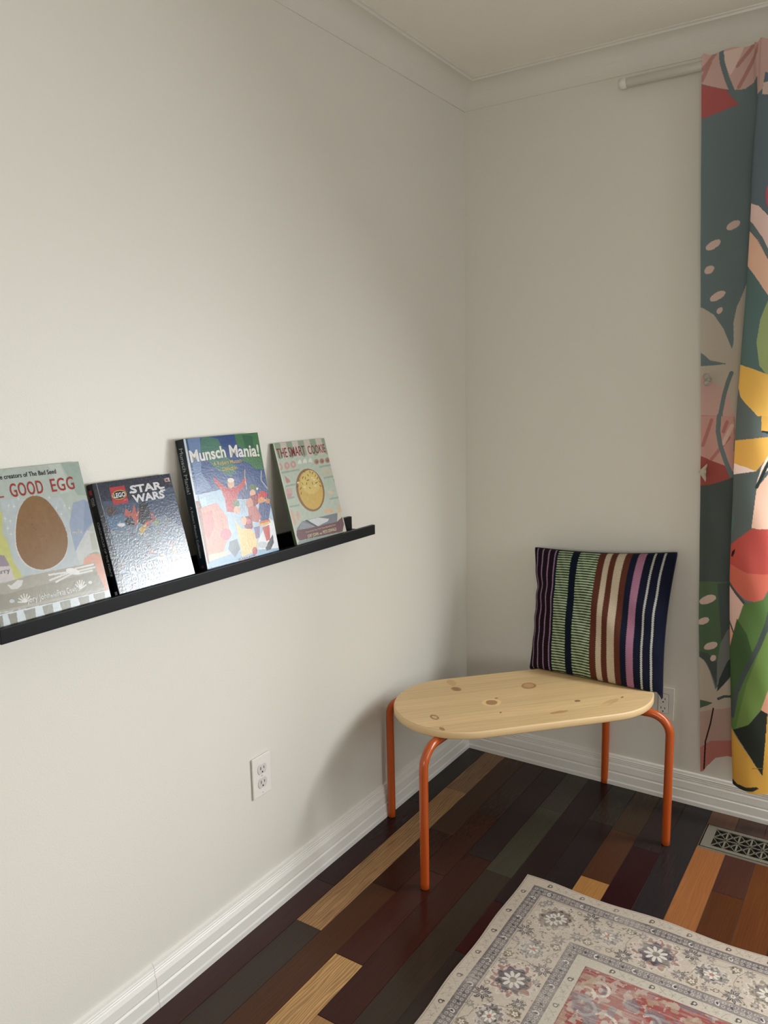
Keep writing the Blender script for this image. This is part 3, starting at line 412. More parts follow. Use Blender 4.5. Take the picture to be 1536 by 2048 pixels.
('p','#c98a70',[(0.1836,0.1718),(0.1821,0.1755),(0.1797,0.1787),(0.1765,0.1813),(0.1729,0.1829),(0.1691,0.1835),(0.1655,0.1829),(0.1624,0.1814),(0.1599,0.1789),(0.1583,0.1757),(0.1577,0.1721),(0.1582,0.1683),(0.1597,0.1646),(0.1621,0.1613),(0.1652,0.1588),(0.1688,0.1571),(0.1726,0.1565),(0.1762,0.157),(0.1794,0.1586),(0.1819,0.161),(0.1835,0.1642),(0.1841,0.1679)]),
('p','#b9655c',[(0.1622,0.178),(0.1912,0.1784),(0.2027,0.2063),(0.1884,0.219),(0.1587,0.2106)]),
('p','#5e7d52',[(0.139,0.1656),(0.1379,0.1678),(0.136,0.1696),(0.1333,0.171),(0.1302,0.1718),(0.1268,0.172),(0.1235,0.1715),(0.1205,0.1704),(0.118,0.1688),(0.1162,0.1668),(0.1154,0.1646),(0.1155,0.1623),(0.1166,0.1602),(0.1185,0.1584),(0.1211,0.157),(0.1242,0.1561),(0.1276,0.1559),(0.1309,0.1564),(0.134,0.1575),(0.1365,0.1591),(0.1382,0.1611),(0.1391,0.1633)]),
('p','#d9a98a',[(0.1353,0.1805),(0.1342,0.183),(0.1323,0.1852),(0.1298,0.1869),(0.1268,0.1879),(0.1237,0.1882),(0.1207,0.1877),(0.1179,0.1865),(0.1157,0.1848),(0.1142,0.1825),(0.1136,0.18),(0.1138,0.1774),(0.1149,0.1749),(0.1168,0.1728),(0.1193,0.1711),(0.1222,0.1701),(0.1254,0.1698),(0.1284,0.1702),(0.1312,0.1713),(0.1334,0.1731),(0.1349,0.1754),(0.1356,0.1779)]),
('p','#9db7c9',[(0.1369,0.1562),(0.1593,0.1592),(0.1488,0.1889),(0.135,0.1923)]),
('p','#8a2f36',[(0.1361,0.1979),(0.1696,0.1994),(0.1671,0.2286),(0.1526,0.2335),(0.1396,0.224)]),
('p','#cf5d6a',[(0.1646,0.2134),(0.1638,0.215),(0.1625,0.2164),(0.1608,0.2175),(0.1587,0.2181),(0.1565,0.2183),(0.1544,0.2179),(0.1524,0.2171),(0.1509,0.2159),(0.1498,0.2144),(0.1493,0.2127),(0.1495,0.211),(0.1502,0.2094),(0.1515,0.2079),(0.1533,0.2069),(0.1553,0.2062),(0.1575,0.2061),(0.1597,0.2064),(0.1616,0.2072),(0.1632,0.2084),(0.1642,0.2099),(0.1647,0.2116)]),
('p','#e0b08f',[(0.1502,0.2093),(0.1491,0.2122),(0.1473,0.2147),(0.145,0.2167),(0.1424,0.218),(0.1398,0.2185),(0.1372,0.2181),(0.135,0.2168),(0.1333,0.2149),(0.1323,0.2124),(0.1319,0.2095),(0.1323,0.2065),(0.1335,0.2036),(0.1352,0.201),(0.1375,0.199),(0.1401,0.1977),(0.1427,0.1972),(0.1453,0.1976),(0.1475,0.1989),(0.1492,0.2008),(0.1503,0.2033),(0.1506,0.2062)]),
('p','#e3c77f',[(0.1123,0.2015),(0.1288,0.2259),(0.1586,0.2308),(0.1747,0.2502),(0.1709,0.2793),(0.1541,0.2872),(0.1119,0.29),(0.1146,0.2507)]),
('p','#b8343a',[(0.168,0.2861),(0.1669,0.2886),(0.1652,0.2908),(0.163,0.2925),(0.1604,0.2934),(0.1577,0.2937),(0.1551,0.2932),(0.1529,0.292),(0.1511,0.2902),(0.1499,0.2879),(0.1495,0.2853),(0.1498,0.2827),(0.1508,0.2802),(0.1525,0.278),(0.1548,0.2764),(0.1573,0.2754),(0.16,0.2751),(0.1626,0.2756),(0.1649,0.2768),(0.1667,0.2786),(0.1679,0.2809),(0.1683,0.2835)]),
('p','#7d6a94',[(0.1697,0.229),(0.1912,0.2288),(0.184,0.2556),(0.1702,0.2569)]),
('p','#c2c8cc',[(0.2052,0.2781),(0.2039,0.2802),(0.2015,0.282),(0.1981,0.2832),(0.194,0.2837),(0.1896,0.2836),(0.1852,0.2828),(0.1811,0.2813),(0.1778,0.2794),(0.1753,0.2772),(0.1741,0.2748),(0.1741,0.2724),(0.1753,0.2703),(0.1777,0.2685),(0.181,0.2673),(0.185,0.2668),(0.1894,0.2669),(0.1939,0.2677),(0.198,0.2691),(0.2014,0.271),(0.2039,0.2733),(0.2051,0.2757)]),
('p','#d9707a',[(0.0918,0.2323),(0.0901,0.236),(0.0872,0.2392),(0.0834,0.2416),(0.0789,0.243),(0.0741,0.2433),(0.0695,0.2425),(0.0653,0.2406),(0.0619,0.2379),(0.0597,0.2344),(0.0587,0.2306),(0.059,0.2267),(0.0606,0.223),(0.0634,0.2198),(0.0672,0.2174),(0.0717,0.2159),(0.0764,0.2156),(0.0811,0.2164),(0.0853,0.2182),(0.0887,0.221),(0.0911,0.2244),(0.0921,0.2283)]),
('p','#6d7e86',[(0.0826,0.2485),(0.1082,0.2459),(0.1116,0.2718),(0.0898,0.2875),(0.0735,0.2647)]),
('p','#cfd6d8',[(0.0008,-0.0013),(0.0067,-0.0012),(0.0042,0.2931),(-0.0032,0.2933)]),
('p','#2d5570',[(0.0067,-0.0012),(0.0118,-0.001),(0.0121,0.1257),(0.017,0.1607),(0.0126,0.1601)]),
('p','#8f5a30',[(0.0025,0.1415),(0.0139,0.1414),(0.0089,0.2837),(0.0026,0.2859)])],'D':[
('p','#b9c4b4',[(-0.0776,-0.059),(0.4516,-0.0311),(0.2821,0.3758),(-0.1935,0.2791)]),
('p','#93a68d',[(0.003,-0.0045),(0.0261,-0.0043),(0.028,0.0376),(0.0153,0.0438),(0.0066,0.0389)]),
('p','#cdc3b8',[(0.0261,-0.0043),(0.0497,-0.0042),(0.0516,0.0381),(0.0386,0.0444),(0.0298,0.0394)]),
('p','#93a68d',[(0.0497,-0.0042),(0.0737,-0.004),(0.0757,0.0387),(0.0625,0.045),(0.0535,0.04)]),
('p','#cdc3b8',[(0.0737,-0.004),(0.0982,-0.0039),(0.1002,0.0393),(0.0867,0.0456),(0.0776,0.0405)]),
('p','#93a68d',[(0.0982,-0.0039),(0.1232,-0.0037),(0.1252,0.0398),(0.1115,0.0462),(0.1021,0.0411)]),
('p','#cdc3b8',[(0.1232,-0.0037),(0.1486,-0.0036),(0.1507,0.0404),(0.1367,0.0469),(0.1272,0.0417)]),
('p','#93a68d',[(0.1486,-0.0036),(0.1746,-0.0034),(0.1767,0.041),(0.1624,0.0475),(0.1527,0.0423)]),
('p','#cdc3b8',[(0.1746,-0.0034),(0.201,-0.0033),(0.2032,0.0416),(0.1887,0.0482),(0.1787,0.0429)]),
('p','#93a68d',[(0.201,-0.0033),(0.228,-0.0031),(0.2303,0.0422),(0.2154,0.0488),(0.2053,0.0435)]),
('p','#9cac9d',[(0.004,0.076),(0.0789,0.0747),(0.0784,0.0796),(0.0037,0.0808)]),
('p','#9cac9d',[(0.1628,0.0763),(0.2276,0.0747),(0.2269,0.08),(0.1624,0.0814)]),
('p','#9cac9d',[(0.0079,0.1122),(0.0501,0.1115),(0.0496,0.1164),(0.0076,0.1171)]),
('p','#9cac9d',[(0.1723,0.1085),(0.2262,0.1074),(0.2256,0.1126),(0.172,0.1136)]),
('p','#9cac9d',[(0.0003,0.1665),(0.0447,0.167),(0.0441,0.1719),(-0.0,0.1713)]),
('p','#9cac9d',[(0.1766,0.1689),(0.2266,0.1685),(0.226,0.1737),(0.1763,0.1741)]),
('p','#9cac9d',[(0.0009,0.1447),(0.0331,0.144),(0.0326,0.1489),(0.0006,0.1495)]),
('p','#c99a94',[(0.0156,0.0629),(0.0149,0.0657),(0.0134,0.0683),(0.0112,0.0704),(0.0086,0.072),(0.0056,0.0728),(0.0026,0.0729),(-0.0001,0.0721),(-0.0025,0.0706),(-0.0042,0.0686),(-0.0052,0.066),(-0.0054,0.0633),(-0.0047,0.0605),(-0.0032,0.058),(-0.0011,0.0558),(0.0016,0.0543),(0.0045,0.0534),(0.0075,0.0533),(0.0103,0.0541),(0.0127,0.0555),(0.0145,0.0576),(0.0155,0.0601)]),
('p','#b9c4b4',[(0.0087,0.0623),(0.0085,0.0633),(0.008,0.0643),(0.0073,0.0652),(0.0064,0.0658),(0.0055,0.0661),(0.0045,0.0661),(0.0036,0.0658),(0.0029,0.0652),(0.0024,0.0644),(0.0021,0.0635),(0.002,0.0624),(0.0023,0.0613),(0.0028,0.0603),(0.0035,0.0595),(0.0043,0.0589),(0.0053,0.0586),(0.0062,0.0585),(0.0071,0.0588),(0.0078,0.0594),(0.0084,0.0602),(0.0087,0.0612)]),
('p','#c99a94',[(0.0441,0.0621),(0.0434,0.0649),(0.0419,0.0675),(0.0396,0.0697),(0.0369,0.0713),(0.0339,0.0721),(0.0309,0.0722),(0.028,0.0714),(0.0256,0.0699),(0.0238,0.0678),(0.0228,0.0653),(0.0227,0.0625),(0.0234,0.0597),(0.0249,0.0571),(0.0271,0.055),(0.0298,0.0534),(0.0328,0.0525),(0.0358,0.0524),(0.0387,0.0532),(0.0411,0.0547),(0.0429,0.0568),(0.044,0.0593)]),
('p','#b9c4b4',[(0.037,0.0615),(0.0368,0.0625),(0.0363,0.0636),(0.0356,0.0644),(0.0347,0.065),(0.0337,0.0653),(0.0328,0.0653),(0.0319,0.065),(0.0311,0.0645),(0.0306,0.0637),(0.0302,0.0627),(0.0302,0.0616),(0.0305,0.0605),(0.031,0.0595),(0.0317,0.0587),(0.0326,0.058),(0.0335,0.0577),(0.0345,0.0577),(0.0354,0.058),(0.0361,0.0586),(0.0367,0.0594),(0.037,0.0604)]),
('p','#c99a94',[(0.07,0.0613),(0.0692,0.0642),(0.0677,0.0668),(0.0654,0.069),(0.0626,0.0706),(0.0596,0.0714),(0.0564,0.0715),(0.0535,0.0707),(0.0511,0.0692),(0.0493,0.0671),(0.0482,0.0645),(0.0481,0.0617),(0.0488,0.0589),(0.0503,0.0563),(0.0526,0.0541),(0.0553,0.0525),(0.0584,0.0516),(0.0615,0.0515),(0.0644,0.0523),(0.0669,0.0538),(0.0688,0.0559),(0.0698,0.0585)]),
('p','#b9c4b4',[(0.0628,0.0607),(0.0625,0.0618),(0.062,0.0628),(0.0613,0.0636),(0.0604,0.0642),(0.0594,0.0646),(0.0584,0.0646),(0.0575,0.0643),(0.0567,0.0637),(0.0561,0.0629),(0.0558,0.0619),(0.0558,0.0608),(0.056,0.0597),(0.0565,0.0587),(0.0573,0.0578),(0.0582,0.0572),(0.0592,0.0569),(0.0601,0.0569),(0.0611,0.0572),(0.0618,0.0577),(0.0624,0.0586),(0.0627,0.0596)]),
('p','#a98472',[(0.1686,0.0627),(0.168,0.0648),(0.1666,0.0668),(0.1645,0.0684),(0.1619,0.0696),(0.1591,0.0702),(0.1562,0.0703),(0.1534,0.0697),(0.1511,0.0686),(0.1494,0.067),(0.1484,0.0652),(0.1482,0.0631),(0.1488,0.061),(0.1502,0.0591),(0.1523,0.0574),(0.1548,0.0563),(0.1576,0.0556),(0.1606,0.0556),(0.1633,0.0561),(0.1656,0.0572),(0.1674,0.0587),(0.1684,0.0606)]),
('p','#8d6355',[(0.1639,0.0641),(0.1634,0.065),(0.1626,0.0657),(0.1616,0.0663),(0.1604,0.0666),(0.1591,0.0667),(0.1579,0.0666),(0.1569,0.0663),(0.1561,0.0657),(0.1555,0.065),(0.1553,0.0642),(0.1555,0.0633),(0.156,0.0625),(0.1568,0.0618),(0.1578,0.0612),(0.159,0.0608),(0.1602,0.0607),(0.1614,0.0608),(0.1625,0.0612),(0.1633,0.0617),(0.1638,0.0624),(0.164,0.0633)]),
('p','#a98472',[(0.1924,0.0632),(0.1918,0.0653),(0.1903,0.0673),(0.1882,0.0689),(0.1856,0.0701),(0.1827,0.0708),(0.1797,0.0708),(0.177,0.0703),(0.1746,0.0691),(0.1728,0.0676),(0.1718,0.0657),(0.1716,0.0636),(0.1722,0.0615),(0.1737,0.0595),(0.1758,0.0579),(0.1784,0.0567),(0.1812,0.056),(0.1842,0.056),(0.187,0.0565),(0.1894,0.0576),(0.1912,0.0592),(0.1922,0.0611)]),
('p','#8d6355',[(0.1876,0.0646),(0.1871,0.0655),(0.1863,0.0662),(0.1852,0.0668),(0.184,0.0671),(0.1828,0.0673),(0.1815,0.0672),(0.1805,0.0668),(0.1796,0.0662),(0.1791,0.0655),(0.1789,0.0647),(0.179,0.0638),(0.1795,0.063),(0.1804,0.0622),(0.1814,0.0617),(0.1826,0.0613),(0.1839,0.0612),(0.1851,0.0613),(0.1861,0.0616),(0.187,0.0622),(0.1875,0.0629),(0.1877,0.0637)]),
('p','#a98472',[(0.2176,0.0633),(0.217,0.0654),(0.2155,0.0674),(0.2134,0.069),(0.2107,0.0702),(0.2078,0.0709),(0.2047,0.0709),(0.2019,0.0704),(0.1995,0.0693),(0.1977,0.0677),(0.1967,0.0657),(0.1965,0.0636),(0.1971,0.0615),(0.1986,0.0595),(0.2007,0.0579),(0.2033,0.0567),(0.2063,0.056),(0.2093,0.056),(0.2121,0.0565),(0.2146,0.0576),(0.2164,0.0592),(0.2174,0.0611)]),
('p','#8d6355',[(0.2127,0.0647),(0.2122,0.0655),(0.2114,0.0663),(0.2103,0.0669),(0.2091,0.0672),(0.2078,0.0674),(0.2066,0.0672),(0.2055,0.0669),(0.2046,0.0663),(0.2041,0.0656),(0.2039,0.0648),(0.204,0.0639),(0.2046,0.063),(0.2054,0.0623),(0.2064,0.0617),(0.2077,0.0613),(0.2089,0.0612),(0.2102,0.0613),(0.2113,0.0617),(0.2121,0.0622),(0.2127,0.063),(0.2129,0.0638)]),
('p','#a98472',[(0.2305,0.0635),(0.2297,0.0649),(0.2286,0.0662),(0.2271,0.0672),(0.2255,0.0679),(0.2238,0.0681),(0.2223,0.068),(0.2209,0.0674),(0.2199,0.0665),(0.2193,0.0653),(0.2192,0.064),(0.2195,0.0625),(0.2203,0.0611),(0.2215,0.0598),(0.2229,0.0588),(0.2246,0.0581),(0.2262,0.0579),(0.2278,0.058),(0.2291,0.0585),(0.2301,0.0595),(0.2307,0.0606),(0.2309,0.062)]),
('p','#dcdfd2',[(0.077,0.0619),(0.0825,0.0541),(0.0907,0.0498),(0.0949,0.0553),(0.0946,0.0628)]),
('p','#dcdfd2',[(0.099,0.0615),(0.1045,0.0536),(0.1129,0.0493),(0.1172,0.0548),(0.1169,0.0624)]),
('p','#dcdfd2',[(0.1224,0.0617),(0.1281,0.0538),(0.1366,0.0494),(0.1409,0.0549),(0.1407,0.0626)]),
('p','#b98b80',[(0.0149,0.0861),(0.0297,0.0992),(0.0322,0.1061),(0.0145,0.1073)]),
('p','#c59a9c',[(0.0271,0.1367),(0.0254,0.1397),(0.0227,0.1423),(0.0192,0.1443),(0.0152,0.1455),(0.0111,0.1459),(0.0071,0.1454),(0.0036,0.144),(0.0009,0.1419),(-0.0008,0.1392),(-0.0015,0.1362),(-0.0009,0.1331),(0.0008,0.1301),(0.0034,0.1275),(0.0069,0.1255),(0.0108,0.1242),(0.015,0.1238),(0.019,0.1243),(0.0225,0.1256),(0.0253,0.1278),(0.0271,0.1304),(0.0277,0.1335)]),
('p','#c5a9a4',[(0.0071,0.1211),(0.0311,0.1224),(0.0289,0.1353),(0.0043,0.1354)]),
('p','#c8bfa6',[(0.1842,0.095),(0.1829,0.0974),(0.1809,0.0995),(0.1785,0.1012),(0.1758,0.1023),(0.1731,0.1027),(0.1706,0.1025),(0.1684,0.1015),(0.1667,0.0999),(0.1658,0.0979),(0.1656,0.0955),(0.1662,0.0931),(0.1675,0.0907),(0.1694,0.0885),(0.1718,0.0868),(0.1744,0.0857),(0.1772,0.0853),(0.1797,0.0855),(0.1819,0.0865),(0.1836,0.0881),(0.1846,0.0901),(0.1848,0.0925)]),
('p','#b9c4b4',[(0.1789,0.0944),(0.1782,0.0957),(0.1773,0.0969),(0.1762,0.0978),(0.175,0.0984),(0.1739,0.0987),(0.1728,0.0986),(0.172,0.0981),(0.1714,0.0973),(0.1711,0.0962),(0.1711,0.095),(0.1714,0.0936),(0.1721,0.0923),(0.173,0.0912),(0.1741,0.0902),(0.1752,0.0896),(0.1764,0.0893),(0.1775,0.0894),(0.1783,0.0899),(0.1789,0.0907),(0.1792,0.0918),(0.1792,0.0931)]),
('p','#c8bfa6',[(0.203,0.0969),(0.2017,0.0994),(0.1997,0.1015),(0.1973,0.1032),(0.1945,0.1043),(0.1918,0.1048),(0.1892,0.1045),(0.187,0.1035),(0.1853,0.1019),(0.1843,0.0999),(0.1841,0.0975),(0.1847,0.095),(0.186,0.0926),(0.188,0.0905),(0.1904,0.0888),(0.1931,0.0876),(0.1959,0.0872),(0.1985,0.0875),(0.2007,0.0884),(0.2024,0.09),(0.2034,0.0921),(0.2036,0.0944)]),
('p','#b9c4b4',[(0.1976,0.0964),(0.1969,0.0977),(0.196,0.0989),(0.1949,0.0998),(0.1937,0.1004),(0.1926,0.1007),(0.1915,0.1006),(0.1906,0.1001),(0.19,0.0993),(0.1897,0.0982),(0.1897,0.0969),(0.1901,0.0956),(0.1907,0.0943),(0.1917,0.0931),(0.1927,0.0922),(0.1939,0.0915),(0.1951,0.0913),(0.1962,0.0914),(0.1971,0.0919),(0.1977,0.0927),(0.198,0.0938),(0.198,0.095)]),
('p','#c8bfa6',[(0.2221,0.099),(0.2207,0.1014),(0.2187,0.1036),(0.2163,0.1053),(0.2135,0.1064),(0.2107,0.1068),(0.2081,0.1065),(0.2058,0.1056),(0.2041,0.104),(0.2032,0.1019),(0.203,0.0995),(0.2035,0.097),(0.2049,0.0946),(0.2069,0.0924),(0.2093,0.0907),(0.2121,0.0896),(0.2149,0.0891),(0.2175,0.0894),(0.2198,0.0904),(0.2215,0.0919),(0.2225,0.094),(0.2227,0.0964)]),
('p','#b9c4b4',[(0.2166,0.0984),(0.2159,0.0997),(0.215,0.1009),(0.2139,0.1018),(0.2127,0.1025),(0.2115,0.1027),(0.2104,0.1026),(0.2095,0.1021),(0.2089,0.1013),(0.2086,0.1002),(0.2086,0.0989),(0.209,0.0976),(0.2096,0.0963),(0.2106,0.0951),(0.2117,0.0941),(0.2129,0.0935),(0.2141,0.0932),(0.2152,0.0933),(0.2161,0.0938),(0.2167,0.0947),(0.217,0.0957),(0.217,0.097)]),
('p','#9a6a72',[(0.2134,0.1183),(0.2277,0.1182),(0.228,0.1394),(0.2205,0.1438),(0.2162,0.1327)]),
('p','#d3c0a8',[(0.2016,0.1556),(0.2005,0.1569),(0.1984,0.158),(0.1954,0.1588),(0.1919,0.1591),(0.1881,0.1591),(0.1843,0.1586),(0.1808,0.1577),(0.1779,0.1565),(0.1759,0.1551),(0.1748,0.1536),(0.1748,0.1522),(0.1759,0.1508),(0.178,0.1498),(0.1808,0.149),(0.1843,0.1486),(0.1881,0.1487),(0.192,0.1492),(0.1955,0.15),(0.1984,0.1512),(0.2005,0.1526),(0.2016,0.1541)]),
('p','#cfae98',[(0.0151,0.1898),(0.0147,0.1934),(0.0138,0.1966),(0.0126,0.1994),(0.011,0.2013),(0.0092,0.2023),(0.0075,0.2023),(0.0058,0.2012),(0.0044,0.1993),(0.0034,0.1965),(0.0028,0.1932),(0.0027,0.1897),(0.0031,0.1861),(0.004,0.1828),(0.0052,0.1801),(0.0068,0.1782),(0.0086,0.1772),(0.0103,0.1772),(0.012,0.1782),(0.0134,0.1802),(0.0145,0.1829),(0.0151,0.1862)]),
('p','#cfae98',[(0.0165,0.2063),(0.0161,0.2099),(0.0152,0.2132),(0.0139,0.2159),(0.0123,0.2178),(0.0106,0.2188),(0.0088,0.2188),(0.0071,0.2177),(0.0057,0.2157),(0.0047,0.213),(0.0041,0.2097),(0.004,0.2061),(0.0044,0.2026),(0.0053,0.1993),(0.0066,0.1966),(0.0081,0.1947),(0.0099,0.1937),(0.0117,0.1937),(0.0133,0.1947),(0.0147,0.1967),(0.0158,0.1995),(0.0164,0.2028)]),
('p','#cfae98',[(0.0352,0.1961),(0.0348,0.1997),(0.0339,0.203),(0.0326,0.2058),(0.031,0.2077),(0.0292,0.2087),(0.0274,0.2087),(0.0258,0.2076),(0.0243,0.2056),(0.0233,0.2029),(0.0227,0.1996),(0.0226,0.196),(0.023,0.1924),(0.0239,0.1891),(0.0252,0.1863),(0.0268,0.1844),(0.0286,0.1834),(0.0304,0.1834),(0.0321,0.1844),(0.0335,0.1864),(0.0345,0.1892),(0.0352,0.1925)]),
('p','#d5b294',[(0.1624,0.2025),(0.1613,0.2041),(0.1593,0.2054),(0.1566,0.2063),(0.1533,0.2068),(0.1499,0.2068),(0.1465,0.2063),(0.1434,0.2053),(0.1409,0.204),(0.1392,0.2024),(0.1383,0.2007),(0.1385,0.199),(0.1396,0.1974),(0.1416,0.1961),(0.1443,0.1952),(0.1475,0.1947),(0.151,0.1947),(0.1544,0.1952),(0.1575,0.1961),(0.16,0.1974),(0.1618,0.199),(0.1626,0.2008)]),
('p','#d5b294',[(0.181,0.2052),(0.1798,0.2068),(0.1778,0.2081),(0.175,0.2091),(0.1717,0.2096),(0.1682,0.2095),(0.1648,0.209),(0.1616,0.2081),(0.1591,0.2067),(0.1574,0.2051),(0.1565,0.2034),(0.1567,0.2017),(0.1578,0.2001),(0.1598,0.1988),(0.1626,0.1978),(0.1658,0.1973),(0.1693,0.1973),(0.1728,0.1978),(0.1759,0.1988),(0.1785,0.2001),(0.1803,0.2017),(0.1811,0.2035)]),
('p','#d5b294',[(0.2242,0.2045),(0.223,0.2061),(0.2209,0.2075),(0.218,0.2084),(0.2146,0.2089),(0.211,0.2089),(0.2075,0.2084),(0.2042,0.2074),(0.2016,0.206),(0.1998,0.2044),(0.199,0.2026),(0.1991,0.2009),(0.2003,0.1993),(0.2024,0.1979),(0.2052,0.197),(0.2086,0.1965),(0.2122,0.1965),(0.2157,0.197),(0.219,0.198),(0.2216,0.1993),(0.2235,0.2009),(0.2244,0.2027)]),
('p','#d5b294',[(0.2134,0.217),(0.2122,0.2187),(0.2101,0.22),(0.2073,0.2209),(0.2039,0.2214),(0.2003,0.2214),(0.1968,0.2208),(0.1936,0.2198),(0.191,0.2185),(0.1892,0.2168),(0.1884,0.2151),(0.1885,0.2133),(0.1897,0.2117),(0.1917,0.2104),(0.1946,0.2095),(0.1979,0.209),(0.2015,0.209),(0.205,0.2095),(0.2082,0.2105),(0.2109,0.2119),(0.2127,0.2135),(0.2136,0.2153)]),
('p','#ccc9b8',[(0.1928,0.214),(0.2192,0.2126),(0.2247,0.2719),(0.2022,0.2699)]),
('p','#7c8288',[(0.0116,0.2293),(0.0374,0.2138),(0.0584,0.2122),(0.1159,0.2127),(0.1958,0.2135),(0.1831,0.2387),(0.1392,0.2368),(0.0556,0.2333),(0.014,0.2363)]),
('p','#8f959b',[(0.0374,0.2138),(0.0936,0.2362),(0.0887,0.2422),(0.0204,0.2324)]),
('p','#cdd0d4',[(0.0632,0.2129),(0.1052,0.2127),(0.1526,0.2235),(0.1449,0.2292),(0.0936,0.2362)]),
('p','#4d4f55',[(0.0505,0.2126),(0.0608,0.2125),(0.0967,0.235),(0.092,0.2368)]),
('p','#6e4b51',[(0.0105,0.2324),(0.055,0.2349),(0.1837,0.237),(0.2119,0.2274),(0.2121,0.2486),(0.1975,0.2673),(0.045,0.2614),(0.0102,0.2601),(0.0054,0.2462)]),
('p','#8b9a93',[(0.0099,0.2608),(0.0447,0.2621),(0.2056,0.2687),(0.2023,0.2769),(0.0021,0.2684)]),
('s','#8a6a6d',0.001,[(0.0169,0.2318),(0.0116,0.2595)]),
('s','#8a6a6d',0.001,[(0.1984,0.2359),(0.1941,0.265)]),
('p','#8f6a44',[(0.1632,0.1356),(0.1618,0.146),(0.1586,0.1561),(0.1536,0.1655),(0.1472,0.174),(0.1393,0.1813),(0.1304,0.1872),(0.1208,0.1914),(0.1107,0.194),(0.1004,0.1948),(0.0903,0.1938),(0.0806,0.1911),(0.0717,0.1867),(0.0638,0.1809),(0.0571,0.1738),(0.0518,0.1656),(0.048,0.1565),(0.0459,0.1469),(0.0455,0.1369),(0.0468,0.127),(0.0498,0.1173),(0.0543,0.1081),(0.0604,0.0998),(0.0677,0.0925),(0.0762,0.0865),(0.0855,0.0819),(0.0954,0.0789),(0.1057,0.0777),(0.1159,0.0782),(0.1258,0.0806),(0.1351,0.0846),(0.1435,0.0903),(0.1507,0.0974),(0.1564,0.1058),(0.1605,0.1152),(0.1628,0.1252)]),
('p','#cfae5c',[(0.1562,0.1359),(0.155,0.1453),(0.1522,0.1544),(0.1479,0.1629),(0.1423,0.1706),(0.1356,0.1772),(0.128,0.1825),(0.1197,0.1864),(0.111,0.1887),(0.1021,0.1894),(0.0934,0.1885),(0.0851,0.1861),(0.0774,0.1822),(0.0706,0.1769),(0.0648,0.1704),(0.0602,0.163),(0.057,0.1548),(0.0552,0.1461),(0.0549,0.137),(0.056,0.128),(0.0586,0.1192),(0.0626,0.1109),(0.0678,0.1033),(0.0742,0.0967),(0.0815,0.0913),(0.0896,0.0872),(0.0981,0.0845),(0.1069,0.0835),(0.1157,0.084),(0.1243,0.0861),(0.1322,0.0898),(0.1394,0.095),(0.1455,0.1014),(0.1504,0.109),(0.1539,0.1174),(0.1558,0.1265)]),
('p','#d9c070',[(0.1513,0.1145),(0.1495,0.1232),(0.1452,0.1314),(0.1385,0.1383),(0.1301,0.1437),(0.1204,0.1471),(0.1102,0.1483),(0.1002,0.1473),(0.0911,0.1441),(0.0834,0.1389),(0.0777,0.1323),(0.0742,0.1245),(0.0733,0.1161),(0.075,0.1076),(0.0791,0.0997),(0.0855,0.0928),(0.0937,0.0873),(0.1031,0.0837),(0.1132,0.0823),(0.1233,0.0831),(0.1327,0.0861),(0.1407,0.0912),(0.1467,0.0979),(0.1503,0.1059)]),
('s','#5b4023',0.0022,[(0.0665,0.1028),(0.0687,0.1076)]),
('s','#5b4023',0.0022,[(0.0873,0.0974),(0.0828,0.1019)]),
('s','#5b4023',0.0022,[(0.0957,0.0998),(0.0931,0.1049)]),
('s','#5b4023',0.0022,[(0.1072,0.0938),(0.1096,0.0988)]),
('s','#5b4023',0.0022,[(0.1182,0.0857),(0.1205,0.0906)]),
('s','#5b4023',0.0022,[(0.1328,0.0898),(0.127,0.0939)]),
('s','#5b4023',0.0022,[(0.141,0.0981),(0.1363,0.1028)]),
('s','#5b4023',0.0022,[(0.1476,0.1057),(0.1428,0.1104)]),
('s','#5b4023',0.0022,[(0.1077,0.1085),(0.0995,0.1094)]),
('s','#5b4023',0.0022,[(0.0767,0.1131),(0.079,0.118)]),
('s','#5b4023',0.0022,[(0.0963,0.1151),(0.093,0.12)]),
('s','#5b4023',0.0022,[(0.1188,0.1169),(0.119,0.1222)]),
('s','#5b4023',0.0022,[(0.1402,0.119),(0.132,0.1207)]),
('s','#5b4023',0.0022,[(0.1476,0.1157),(0.1514,0.1203)]),
('s','#5b4023',0.0022,[(0.1467,0.1281),(0.1523,0.1319)]),
('s','#5b4023',0.0022,[(0.101,0.1284),(0.1059,0.1324)]),
('s','#5b4023',0.0022,[(0.0685,0.1255),(0.0629,0.1294)]),
('s','#5b4023',0.0022,[(0.0588,0.1188),(0.0524,0.1221)]),
('s','#5b4023',0.0022,[(0.0642,0.1379),(0.0616,0.1429)]),
('s','#5b4023',0.0022,[(0.0928,0.0832),(0.0987,0.0865)]),
('p','#e4d8a8',[(0.0652,0.1116),(0.0631,0.1132),(0.0594,0.1136),(0.0563,0.1124),(0.0555,0.1104),(0.0576,0.1088),(0.0613,0.1085),(0.0645,0.1096)]),
('p','#e4d8a8',[(0.1333,0.111),(0.1311,0.1127),(0.1272,0.113),(0.1239,0.1118),(0.1231,0.1098),(0.1253,0.1081),(0.1292,0.1078),(0.1325,0.109)]),
('p','#e4d8a8',[(0.1335,0.1281),(0.1313,0.1298),(0.1274,0.1301),(0.1241,0.1289),(0.1233,0.1269),(0.1255,0.1252),(0.1294,0.1249),(0.1327,0.1261)]),
('p','#e4d8a8',[(0.0881,0.126),(0.086,0.1277),(0.0822,0.128),(0.079,0.1268),(0.0782,0.1248),(0.0803,0.1232),(0.0841,0.1228),(0.0873,0.124)]),
('p','#e4d8a8',[(0.1275,0.1052),(0.1253,0.1069),(0.1214,0.1072),(0.1181,0.1061),(0.1173,0.1041),(0.1195,0.1024),(0.1234,0.102),(0.1267,0.1032)]),
